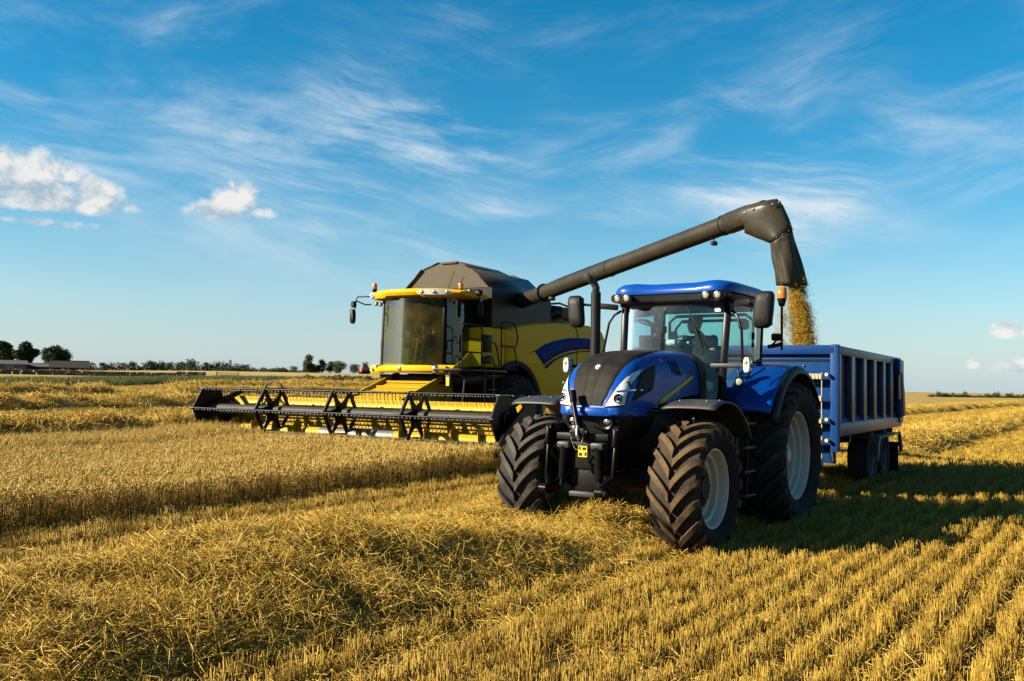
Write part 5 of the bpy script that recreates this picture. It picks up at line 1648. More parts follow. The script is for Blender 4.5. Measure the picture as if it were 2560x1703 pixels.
    rail([[(-2.26, yr, 2.10), (-2.22, yr, 3.0), (-2.24, yr, 3.12), (-2.34, yr, 3.16), (-2.98, yr, 3.16), (-3.08, yr, 3.10), (-3.10, yr, 3.0), (-3.10, yr, 2.10)], [(-2.23, yr, 2.82), (-3.10, yr, 2.82)], [(-2.24, yr, 2.50), (-3.10, yr, 2.50)]])
    rail([[(-3.12, yr, 2.82), (-3.2, yr, 2.92), (-3.32, yr, 2.92), (-3.34, yr, 2.80), (-3.72, yr, 2.76), (-3.80, yr, 2.66), (-3.95, yr, 2.30), (-3.92, yr, 2.20), (-3.80, yr, 2.18), (-3.68, yr, 2.26), (-3.60, yr, 2.40), (-3.46, yr, 2.45), (-3.25, yr, 2.42), (-3.20, yr, 2.30), (-3.30, yr, 2.10), (-3.34, yr, 1.9)]])
    rail([[(-4.04, 1.62, 2.15), (-4.02, 1.62, 3.30)], [(-4.02, 1.62, 3.28), (-4.10, 1.66, 3.32), (-4.55, 1.66, 3.32), (-4.70, 1.66, 3.18), (-4.78, 1.66, 2.92), (-4.72, 1.66, 2.76), (-4.6, 1.66, 2.70), (-4.03, 1.62, 2.72)], [(-4.6, 1.66, 2.70), (-4.75, 1.66, 2.35), (-4.74, 1.66, 2.26), (-4.6, 1.66, 2.18), (-4.04, 1.62, 2.16)]])
    lad = MB(); lad.bar((-3.2, 1.66, .55), (-3.2, 1.66, 2.05), .03, .06); lad.bar((-3.6, 1.66, .55), (-3.6, 1.66, 2.05), .03, .06); lad = lad.build('ladder', M_BLK, C)
    for k in range(5):
        mb = MB(); mb.box((-3.4, 1.68, .6 + .34 * k), (.40, .18, .03)); mb.build('rung', M_BLK, lad)
    # yellow service panel with two black windows
    mb = MB(); mb.loft([rr_ring(-4.34, 1.0, 1.52, 2.16, 3.16, .05), rr_ring(-3.55, 1.0, 1.46, 2.16, 3.16, .05), rr_ring(-3.48, 1.0, 1.38, 2.18, 3.14, .05)]); sp = mb.build('service_panel', M_YEL, C, bev=.01)
    mb = MB(); mb.box((-3.62, 1.465, 2.75), (.42, .03, .44), (0, 0, .0), .012); mb.box((-3.60, 1.465, 2.34), (.42, .03, .17), bev=.012); mb.build('panel_window', M_BLKGLOSS, sp)
    mb = MB(); mb.ball((-3.60, 1.478, 2.47), .04, 12, 8, (1, .25, 1)); mb.build('badge', M_STEEL, sp)
    # ---- main body sides
    top = [(-4.34, 3.14), (-4.9, 3.27), (-6.0, 3.42), (-7.4, 3.53), (-8.8, 3.58), (-9.8, 3.55), (-10.35, 3.44), (-10.62, 3.20), (-10.68, 2.8), (-10.55, 2.2), (-10.3, 1.7)]
    bot = [(-8.2, 1.25), (-6.55, 1.30)]
    arch = [(-4.9 + 1.36 * math.cos(math.radians(a)), .98 + 1.32 * math.sin(math.radians(a))) for a in (198, 180, 165, 150, 135, 118, 100, 85, 72, 64)]
    arch = [p for p in arch if p[0] <= -4.36]
    poly = top + bot + arch
    for s in (1, -1):
        mb = MB()
        # bulged sheet: triangulated fan of rings shrinking towards the middle
        cx = -7.4; cz = 2.45
        rings = []
        for (k, yy) in ((1.0, 1.30), (1.0, 1.44), (.985, 1.49), (.95, 1.53), (.75, 1.565), (.4, 1.58)):
            rings.append([(cx + (x - cx) * k, s * yy, cz + (z - cz) * k) for x, z in poly])
        mb.loft(rings)
        sd = mb.build('side_panel', M_YEL, C, smooth=30)
        if s > 0:
            def sy(x, z): return 1.59
            def strip(tp, bt, nm, mat, off):
                n = 24; m2 = MB(); rows = []
                for i in range(n + 1):
                    f = i / n
                    a = np.array([np.interp(f, np.linspace(0, 1, len(tp)), [p[0] for p in tp]), np.interp(f, np.linspace(0, 1, len(tp)), [p[1] for p in tp])])
                    b = np.array([np.interp(f, np.linspace(0, 1, len(bt)), [p[0] for p in bt]), np.interp(f, np.linspace(0, 1, len(bt)), [p[1] for p in bt])])
                    rows.append([(a[0], off, a[1]), ((a[0] + b[0]) / 2, off, (a[1] + b[1]) / 2), (b[0], off, b[1])])
                m2.grid(rows); return m2.build(nm, mat, sd, solid=.004)
            strip([(-5.85, 2.66), (-6.4, 2.86), (-7.0, 2.99), (-7.8, 3.10), (-8.7, 3.15), (-9.6, 3.17)], [(-6.38, 2.30), (-6.9, 2.52), (-7.4, 2.65), (-8.0, 2.76), (-8.8, 2.83), (-9.6, 2.86)], 'blue_band', paint('decal_blue', (.004, .036, .22), .65, spec=.12), 1.592)
            strip([(-6.42, 2.27), (-6.95, 2.48), (-7.45, 2.61), (-8.05, 2.715), (-8.8, 2.785), (-9.6, 2.815)], [(-6.50, 2.20), (-7.0, 2.43), (-7.5, 2.57), (-8.1, 2.68), (-8.8, 2.755), (-9.6, 2.785)], 'blue_line', paint('decal_navy', (.02, .024, .13), .65, spec=.12), 1.592)
            mb = MB(); mb.tube([(-4.78, 1.525, 2.28), (-5.2, 1.545, 2.44), (-5.6, 1.562, 2.58), (-5.85, 1.57, 2.655)], .012, 6); mb.build('seam', M_BLK, sd)
            mb = MB(); mb.tube([(-8.25, 1.53, 3.55), (-8.42, 1.572, 3.36), (-8.44, 1.585, 3.20), (-8.40, 1.585, 2.7), (-8.40, 1.57, 1.6)], .010, 6); mb.build('seam', M_BLK, sd)
        # wheel arch lip
        rows = []
        for i in range(21):
            a = math.radians(196 - 134 * i / 20); r0 = 1.30
            rows.append([(-4.9 + r * math.cos(a) * 1.03, s * y, .98 + r * math.sin(a)) for r, y in ((r0 - .03, 1.2), (r0 - .03, 1.56), (r0 + .05, 1.60), (r0 + .09, 1.56))])
        mb = MB(); mb.grid(rows); mb.build('arch_lip', M_GREY, sd, solid=.02, smooth=50)
    mb = MB(); mb.loft([rr_ring(-4.4, -1.38, 1.38, 2.1, 3.2, .06), rr_ring(-10.3, -1.38, 1.38, 2.0, 3.4, .1)]); mb.build('body_core', M_BLK, C)
    # ---- dark engine deck and tank box
    mb = MB(); mb.loft([rr_ring(-3.84, -1.42, 1.44, 3.14, 4.18, .04), rr_ring(-7.0, -1.42, 1.44, 3.22, 4.20, .04)]); mb.build('tank_box', M_BLK, C, bev=.01)
    mb = MB(); mb.bar((-3.82, 1.0, 4.12), (-3.81, 1.44, 3.60), .03, .05); mb.build('tank_brace', M_BLK, C)
    mb = MB(); mb.box((-8.4, 0, 3.62), (2.6, 2.2, .30), bev=.05); mb.cyl((-7.4, 1.0, 3.88), (-9.4, 1.0, 3.74), .15, n=16); mb.cyl((-7.2, .7, 4.0), (-8.0, 1.25, 3.95), .09, n=14); mb.box((-9.2, 0, 3.8), (1.4, 1.9, .34), bev=.06); mb.tube([(-7.0, 1.30, 4.02), (-7.7, 1.35, 4.10), (-8.6, 1.35, 4.02)], .03, 8); mb.tube([(-7.0, 1.34, 3.62), (-7.5, 1.36, 3.86), (-8.0, 1.36, 3.70), (-8.5, 1.36, 3.72)], .04, 8); mb.build('engine_deck', M_BLK, C)
    mb = MB(); mb.loft([rr_ring(-7.78, 1.05, 1.40, 3.66, 3.98, .06), rr_ring(-8.15, 1.05, 1.42, 3.70, 4.02, .06)]); mb.build('air_cleaner', M_TANK, C, bev=.02)
    # ---- folding grain tank covers
    z0 = 4.20
    fx, rx = -3.98, -6.85
    front = [(-1.32, z0), (1.28, z0), (.74, 4.68), (.30, 4.86), (-.22, 4.88), (-.78, 4.70)]
    tk = MB(); tk.prism(front, (fx, 0, 0), (0, 1, 0), (0, 0, 1), -.035); tank = tk.build('tank_front_cover', M_TANK, C)
    mb = MB(); mb.prism(front, (rx, 0, 0), (0, 1, 0), (0, 0, 1), -.035); mb.build('tank_rear_cover', M_TANK, C)
    for (a, b, nm, mt) in (((1.30, z0), (.74, 4.70), 'tank_side_cover', M_OLIVE), ((-1.34, z0), (-.80, 4.72), 'tank_side_cover', M_OLIVE)):
        mb = MB(); mb.grid([[(x, a[0] + (b[0] - a[0]) * k, a[1] + (b[1] - a[1]) * k) for k in (0, .5, 1)] for x in (fx + .06, (fx + rx) / 2, rx - .06)]); mb.build(nm, mt, C, solid=.03)
    for (a, b) in (((.72, 4.70), (.34, 4.875)), ((-.76, 4.73), (-.30, 4.885))):
        mb = MB(); mb.grid([[(x, a[0] + (b[0] - a[0]) * k, a[1] + (b[1] - a[1]) * k) for k in (0, 1)] for x in (fx + .02, rx + .9)]); mb.build('tank_top_flap', M_OLIVE, C, solid=.03)
    mb = MB(); mb.box((fx - .02, .05, 4.87), (.12, .48, .06), bev=.015); mb.build('tank_top_bracket', M_TANK, C)
    mb = MB(); mb.tube([(-3.86, .10, 4.18), (-3.80, .32, 4.62)], .008, 5); mb.build('aerial', M_BLK, C)
    # ---- wheels
    for s in (1, -1):
        wheel(C, (-4.9, s * 1.42, .98), 1.0, .72, 22, .055, .42, M_RUBB if s < 0 else M_RUBC, M_YEL, s, deep=.2, hubr=.2)
        wheel(C, (-8.9, s * 1.30, .68), .70, .50, 18, .05, .33, M_RUBC, M_YEL, s, deep=.16, hubr=.16)
    # small lamp / sign bracket by the header
    mb = MB(); mb.tube([(-1.4, 2.2, 1.3), (-1.4, 2.25, 1.85), (-1.2, 2.2, 1.96), (-.98, 2.12, 1.98)], .02, 8); mb.build('bracket', M_GREY, C)
    mb = MB(); mb.box((-.97, 2.10, 1.80), (.03, .14, .28), bev=.01); sg = mb.build('bracket_plate', M_BLK, C)
    mb = MB(); mb.box((-.952, 2.10, 1.80), (.006, .075, .19)); mb.build('yellow_label', M_STICK, sg)
    # ---- unloading auger
    e0 = Vector((-5.55, 1.15, 3.92)); e1 = AUGER_END
    d = (e1 - e0).normalized(); L = (e1 - e0).length
    at = lambda f: e0 + (e1 - e0) * f
    mb = MB(); mb.cyl(at(0), at(.985), .195, .185, 32, caps=False); mb.cyl(at(0), at(.001), .1, .1, 8); 
    mb.cyl(e0 - d * .35, at(.02), .26, .22, 24)
    aug = mb.build('unloading_tube', M_OLIVE, C, smooth=40)
    for f in (.155, .46, .865):
        a, b = frame_of(d)
        mb = MB(); mb.lathe([(.19, -.02), (.235 if f < .2 else .203, -.02), (.235 if f < .2 else .203, .02), (.19, .02)], at(f), d, 28, close=True)
        if f < .2:
            for i in range(18):
                q = 2 * math.pi * i / 18; c = at(f) + a * (.222 * math.cos(q)) + b * (.222 * math.sin(q)); mb.cyl(c - d * .035, c + d * .035, .012, n=6)
        mb.build('flange', M_BLK if f < .2 else M_OLIVE, aug)
    up = Vector((0, 0, 1)); a = (up - d * up.dot(d)).normalized()
    mb = MB(); mb.tube([at(.17) + a * .20, at(.24) + a * .215, at(.34) + a * .215, at(.46) + a * .21, at(.50) + a * .20], .010, 6); mb.build('hose', M_BLK, aug)
    mb = MB(); c = at(.83) - a * .25; mb.cyl(c + a * .07, c, .02); mb.box(c - a * .03, (.12, .12, .09), (0, .2, .6), .02); mb.build('spout_lamp', M_GREY, aug)
    mb = MB(); c = at(.19) - a * .22; mb.box(c, (.16, .14, .1), bev=.03); mb.build('tube_latch', M_BLK, aug)
    return C, aug, e0, e1, d

# spout end, above the trailer
_sp = Vector((4.72, 16.75, 5.08))
AUGER_END = w2c(_sp)
COMB = build_combine()

def build_spout(C, e0, e1, d):
    """rubber hood and hanging boot at the end of the tube; grain is thrown outwards, so the boot leans away"""
    dh = Vector((d.x, d.y, 0)).normalized()
    tside = Vector((0, 0, 1)).cross(dh).normalized()
    lean = (w2c(_sp + Vector((1, 0, 0))) - w2c(_sp)); lean.z = 0; lean.normalize()
    deep = Vector((0, 0, 1)).cross(lean).normalized()
    if deep.dot(tside) < 0: deep = -deep
    k = abs(dh.dot(lean))                     # how much of the tube's run goes along the lean
    def pos(ix, iz): return e1 + (dh * (ix / k) if ix < 0 else lean * ix) + Vector((0, 0, iz))
    def ring(po, pi, hs, side, sq):
        c = (po + pi) / 2; a = (po - pi) / 2
        return [c + a * math.copysign(abs(math.cos(t)) ** sq, math.cos(t)) + side * (hs * math.copysign(abs(math.sin(t)) ** sq, math.sin(t))) for t in np.linspace(0, 2 * math.pi, 32, endpoint=False)]
    n = Vector((0, 0, 1)) - d * d.z; n.normalize()
    rg = []
    for (po, pi, f, sq) in (((-.56, None), None, 0, 1.0), ((-.30, None), None, 0, .9), ((.02, .14), (-.32, -.40), .35, .7), ((.11, .15), (-.20, -.50), .65, .62), ((.20, .03), (-.10, -.57), .85, .62), ((.30, -.22), (-.05, -.61), 1, .65), ((.37, -.42), (-.01, -.64), 1, .7)):
        side = (tside * (1 - f) + deep * f).normalized()
        if pi is None:
            c = e1 + d * (po[0] / k); rg.append(ring(c + n * .205, c - n * .205, .205, side, sq))
        else: rg.append(ring(pos(*po), pos(*pi), .215, side, sq))
    mb = MB(); mb.loft(rg, cap=False)
    hood = mb.build('spout_hood', M_OLIVE, C, smooth=40, solid=.012)
    br = []
    for i in range(15):
        f = i / 14
        po = pos(.36 + .26 * f, -.40 - 1.03 * f); pi = pos(-.01 + .15 * f if i else .0, -.62 - .80 * f)
        r = ring(po, pi, .205 - .01 * f, deep, .78); c = (po + pi) / 2; out = []
        for j, q in enumerate(r):
            t = 2 * math.pi * j / 32
            fold = (.026 * math.sin(t * 4 + 2.6 * f + .6) + .014 * math.sin(t * 7 - 4 * f)) * min(1, f * 3)
            out.append(q + (q - c).normalized() * fold)
        br.append(out)
    mb = MB(); mb.loft(br, cap=False)
    mb.build('rubber_boot', M_TARP, C, smooth=70, solid=.010)
    cam_side = -deep if (c2w(e1 - deep) - c2w(e1)).y < 0 else deep
    for (ix, iz) in ((-.24, -.05), (-.13, -.01), (-.02, .03), (.09, .06)):
        c = pos(ix, iz); sd = (cam_side if ix > -.05 else (tside if tside.dot(cam_side) > 0 else -tside)) * .212
        mb = MB(); mb.lathe([(0, .016), (.014, .014), (.026, .004), (.028, -.01)], c + sd, sd, 12); mb.build('rivet', M_STEEL, hood)
    for f in (.1, .4, .7, .95):
        c = pos(.0, -.60).lerp(pos(.36, -.40), f) + cam_side * .215
        mb = MB(); mb.ball(c, .012, 8, 6); mb.build('rivet', M_STEEL, hood)
    return (pos(.62, -1.43) + pos(.14, -1.42)) / 2, None
SPOUT_TIP, FALL = build_spout(COMB[0], COMB[2], COMB[3], COMB[4])
SPOUT_TIP = c2w(SPOUT_TIP)
# ================================================================== grain trailer
def build_trailer():
    yaw = math.radians(238.5)
    ox, oy = 4.07, 14.80
    o = t2w((-5.30, -.17 + .0, 0)) if False else Vector((ox, oy, 0))
    R = empty('grain_trailer', (ox, oy, 0), yaw)
    tag(R, 'blue high-sided grain trailer hitched behind the tractor, catching grain', 'trailer')
    L, hw, zt, zb = 6.1, 1.13, 2.45, 1.02
    # front wall: sheet, rolled top, seam shadow as a black strip, corner posts
    mb = MB(); mb.box((-.02, 0, (zt + .62) / 2), (.05, 2 * hw - .06, zt - .62 - .0), bev=.006); fw = mb.build('front_panel', M_TRBLUE, R)
    mb = MB(); mb.box((.035, 0, zt - .075), (.10, 2 * hw - .02, .15), bev=.025); mb.build('top_rail', M_TRBLUE, fw)
    mb = MB(); mb.box((.012, 0, 2.215), (.012, 2 * hw - .25, .03)); mb.build('seam_shadow_strip', M_BLK, fw)  # flat black strip standing in for the shadow in the panel seam
    for s in (1, -1):
        mb = MB(); mb.box((.02, s * (hw - .03), (zt + .80) / 2 + .005), (.13, .13, zt - .80 + .01), bev=.02); mb.build('corner_post', M_TRBLUE, R)
    for y in (-.6, -.2, .25, .62):
        mb = MB(); mb.ball((.012, y, 2.13), .018, 8, 6); mb.build('bolt', M_STEEL, fw)
    # sides: inner sheet, top rail, bottom rail, upright ribs
    for s in (1, -1):
        y = s * (hw - .10)
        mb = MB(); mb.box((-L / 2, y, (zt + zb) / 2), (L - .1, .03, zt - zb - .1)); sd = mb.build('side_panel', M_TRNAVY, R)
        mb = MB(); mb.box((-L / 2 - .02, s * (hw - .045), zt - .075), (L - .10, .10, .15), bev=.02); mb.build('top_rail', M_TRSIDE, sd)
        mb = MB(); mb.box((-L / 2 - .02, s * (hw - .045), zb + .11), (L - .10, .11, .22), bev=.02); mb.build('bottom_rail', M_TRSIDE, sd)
        for k, x in enumerate((-.14, -1.15, -2.15, -3.10, -4.05, -4.9)):
            w = .17 if k == 0 else .26
            mb = MB(); mb.box((x, s * (hw - .047), (zt + zb) / 2 + .03), (w, .115, zt - zb - .33), bev=.006); mb.build('rib', M_TRSIDE, sd)
        # lower ledge behind ribs
        mb = MB(); mb.prism([(0, 0), (.10, 0), (0, .10)], (-.1, s * (hw - .10), zb + .22), (0, s, 0), (0, 0, 1), s * -(L - .3)); mb.build('ledge', M_TRBLUE, sd)
    # tail: hydraulic door with ram, curved bracket
    mb = MB(); mb.box((-L + .02, 0, (zt + zb) / 2 + .05), (.06, 2 * hw - .06, zt - zb - .1)); tg = mb.build('tailgate', M_TRBLUE, R)
    mb = MB(); mb.prism([(-L + .62, zb + .30), (-L + .70, zt - .02), (-L - .10, zt - .05), (-L - .12, zb + .28), (-L + .02, zb + .08), (-L + .30, zb + .08)], (0, hw + .012, 0), (1, 0, 0), (0, 0, 1), -.025); mb.build('tail_side_plate', M_TRSIDE, R, bev=.006)
    arm = [(-L + .46 + .0, zt - .30)] + [(-L + .55 - .62 * math.sin(math.radians(q)) ** 1.0 * 1.0, zt - .34 - .92 * (1 - math.cos(math.radians(q)))) for q in range(10, 91, 10)]
    poly = arm + [(-L + .10, zb + .18), (-L + .22, zt - .42)]
    mb = MB(); mb.prism([(-L + .50, zt - .30), (-L + .30, zt - .42), (-L + .14, zt - .70), (-L + .06, zt - 1.05), (-L + .10, zb + .22), (-L + .30, zb + .22), (-L + .36, zt - .95)], (0, hw + .06, 0), (1, 0, 0), (0, 0, 1), -.03); mb.build('door_arm', M_BLK, tg, bev=.006)
    mb = MB(); mb.cyl((-L + .74, hw + .06, zt - .28), (-L + .70, hw + .06, zb + .38), .045, n=14); rm = mb.build('tailgate_ram', M_STEEL, tg)
    mb = MB(); mb.cyl((-L + .72, hw + .06, zt - .85), (-L + .68, hw + .06, zb + .20), .062, n=14); mb.box((-L + .74, hw + .03, zt - .20), (.20, .14, .34), bev=.03); mb.build('ram_barrel', M_TRBLUE, tg)
    # chassis, drawbar, skirt
    mb = MB()
    for s in (1, -1): mb.box((-L / 2, s * .42, .88), (L, .12, .24), bev=.015)
    for x in (-.3, -1.6, -3.0, -4.4, -5.8): mb.box((x, 0, .93), (.1, 2.0, .12))
    mb.build('chassis', M_BLK, R)
    mb = MB(); mb.bar((.0, .35, .72), (1.15, .05, .60), .10, .14); mb.bar((.0, -.35, .72), (1.15, -.05, .60), .10, .14); mb.cyl((1.1, 0, .6), (1.45, 0, .6), .05); mb.build('drawbar', M_BLK, R)
    mb = MB(); mb.bar((.02, hw - .09, .98), (-.02, hw - .07, .66), .05, .12, (1, 0, 0), .01); mb.build('corner_gusset', M_GALV, R)
    # mudguard frames over the tandem wheels
    for s in (1, -1):
        mb = MB(); mb.bar((-2.75, s * (hw - .02), zb - .10), (-5.05, s * (hw - .02), zb - .10), .34, .035, bev=.008); mb.bar((-2.58, s * (hw + .12), zb - .52), (-2.78, s * (hw + .12), zb - .09), .06, .10, (1, 0, 0), .008); mb.bar((-5.03, s * (hw + .12), zb - .09), (-5.25, s * (hw + .12), zb - .45), .06, .10, (1, 0, 0), .008)
        mb.build('mudguard', M_GALV, R)
    mb = MB(); mb.box((-5.32, hw - .15, .42), (.02, .42, .62)); mb.build('mud_flap', M_BLK, R)
    for s in (1, -1):
        for x in (-3.30, -4.62):
            tw = MB(); tw.lathe([(0, .10), (.10, .10), (.12, .06), (.15, .05), (.15, -.05), (0, -.05)], (0, 0, 0), (0, 1, 0), 18)
            w = tw.build('wheel', M_GALV, R, loc=(x, s * .88, .52), rot=(0, 0, 0 if s > 0 else math.pi))
            mb = MB(); mb.lathe([(.29, .14), (.32, .175), (.42, .19), (.49, .165), (.515, .10), (.52, 0), (.515, -.10), (.49, -.165), (.42, -.19), (.29, -.14)], (0, 0, 0), (0, 1, 0), 40, caps=False)
            for q in range(44):
                a = 2 * math.pi * q / 44
                for sg in (-1, 1): mb.box(((.518) * math.cos(a), sg * .06, (.518) * math.sin(a)), (.025, .10, .04), Euler((0, -a, .3 * sg)), 0)
            mb.build('tyre', M_RUBC0, w, smooth=40)
            mb = MB(); mb.lathe([(.305, .155), (.28, .14), (.26, .06), (.20, .03), (.14, .05), (0, .05)], (0, 0, 0), (0, 1, 0), 32, caps=False); mb.build('rim', M_GALV, w)
    # ladder of pale rope and ribbed rungs hung on the front
    lx = .15
    ld = MB()
    yl0, yl1 = .50, .93
    for y in (yl0, yl1):
        ld.tube([(lx, y, 2.02), (lx + .01, y, 1.6), (lx, y, 1.1), (lx + .01, y, .66), (lx, y + .01, .50)], .008, 6)
    lad = ld.build('rope_ladder', M_ROPE, R)
    for k, z in enumerate((1.96, 1.62, 1.28, .95, .62)):
        mb = MB(); mb.box((lx, (yl0 + yl1) / 2, z), (.07, yl1 - yl0 + .03, .085), (.0, 0, .0 if k < 4 else .1), .012)
        for i in range(9): mb.box((lx + .036, yl0 + .02 + i * .05, z), (.012, .02, .08))
        mb.build('rung', M_ROPE, lad)
    for z in (1.99, 1.30, .98):
        mb = MB(); mb.cyl((.04, yl1 + .10, z), (.17, yl1 + .07, z), .028, n=10); mb.build('peg', M_ROPE, lad)
        mb = MB(); mb.box((.055, .70, z - .12), (.05, .36, .05)); mb.build('ladder_bracket', M_TRBLUE, lad)
    return R
M_ROPE = paint('pale_nylon', (.58, .50, .30), .7, dust=.2, scale=8, bump=.4)
M_RUBC0 = paint('dusty_road_tyre', (.02, .02, .021), .8, dust=.3, dustcol=(.07, .06, .05))
TRAILER = build_trailer()
# ================================================================== drivers, bottle, grain
M_SKIN = paint('skin', (.46, .26, .17), .5, vary=.1, scale=20)
M_CAP = paint('dark_cap', (.020, .024, .030), .85)
M_SHIRT = paint('dark_teal_shirt', (.018, .034, .048), .9, bump=.2)
M_JEANS = paint('dark_trousers', (.02, .024, .034), .9)
M_SHIRT2 = paint('grey_shirt', (.05, .055, .06), .9)

def skin_mesh(verts, edges, radii, root=0, sub=2):
    me = bpy.data.meshes.new('skin_tmp'); me.from_pydata([tuple(v) for v in verts], edges, [])
    o = bpy.data.objects.new('skin_tmp', me); COL.objects.link(o)
    md = o.modifiers.new('skin', 'SKIN'); md.use_smooth_shade = True
    if not me.skin_vertices: raise RuntimeError('no skin layer')
    for i, r in enumerate(radii):
        sv = me.skin_vertices[0].data[i]; sv.radius = (r, r) if not isinstance(r, tuple) else r; sv.use_root = (i == root)
    s = o.modifiers.new('sub', 'SUBSURF'); s.levels = sub; s.render_levels = sub
    dg = bpy.context.evaluated_depsgraph_get()
    out = bpy.data.meshes.new_from_object(o.evaluated_get(dg))
    bpy.data.objects.remove(o); bpy.data.meshes.remove(me)
    return out

def mesh_into(mb, me):
    mb.add([v.co.copy() for v in me.vertices], [tuple(p.vertices) for p in me.polygons])

def hand(mb, wrist, d, palm_n, curl, side):
    """palm and five bent fingers; d = direction of the fingers, palm_n = palm normal"""
    d = Vector(d).normalized(); n = Vector(palm_n); n = (n - d * n.dot(d)).normalized(); s = d.cross(n).normalized() * side
    rg = []
    for f, w, th in ((0, .024, .019), (.03, .036, .016), (.07, .042, .014), (.09, .040, .012)):
        c = Vector(wrist) + d * f
        rg.append([c + s * (w * math.cos(a)) + n * (th * math.sin(a)) for a in np.linspace(0, 2 * math.pi, 12, endpoint=False)])
    mb.loft(rg)
    for k, (off, L) in enumerate(((-.031, .062), (-.010, .075), (.011, .082), (.031, .074))):
        p = Vector(wrist) + d * .082 + s * off
        path = [p - d * .01]; dd = d.copy()
        for q in range(3):
            dd = (dd + n * curl * (.45 + .25 * q)).normalized(); path.append(path[-1] + dd * L * (.45, .32, .25)[q])
        mb.tube(path, .009, 8, radii=[.0095, .0092, .0082, .0062])
    p = Vector(wrist) + d * .028 + s * .032
    dd = (d * .6 + s * .75 + n * .25).normalized(); p1 = p + dd * .036; d2 = (dd + n * curl * .6 + d * .3).normalized()
    mb.tube([p - dd * .012, p, p1, p1 + d2 * .028], .010, 8, radii=[.013, .012, .010, .007])

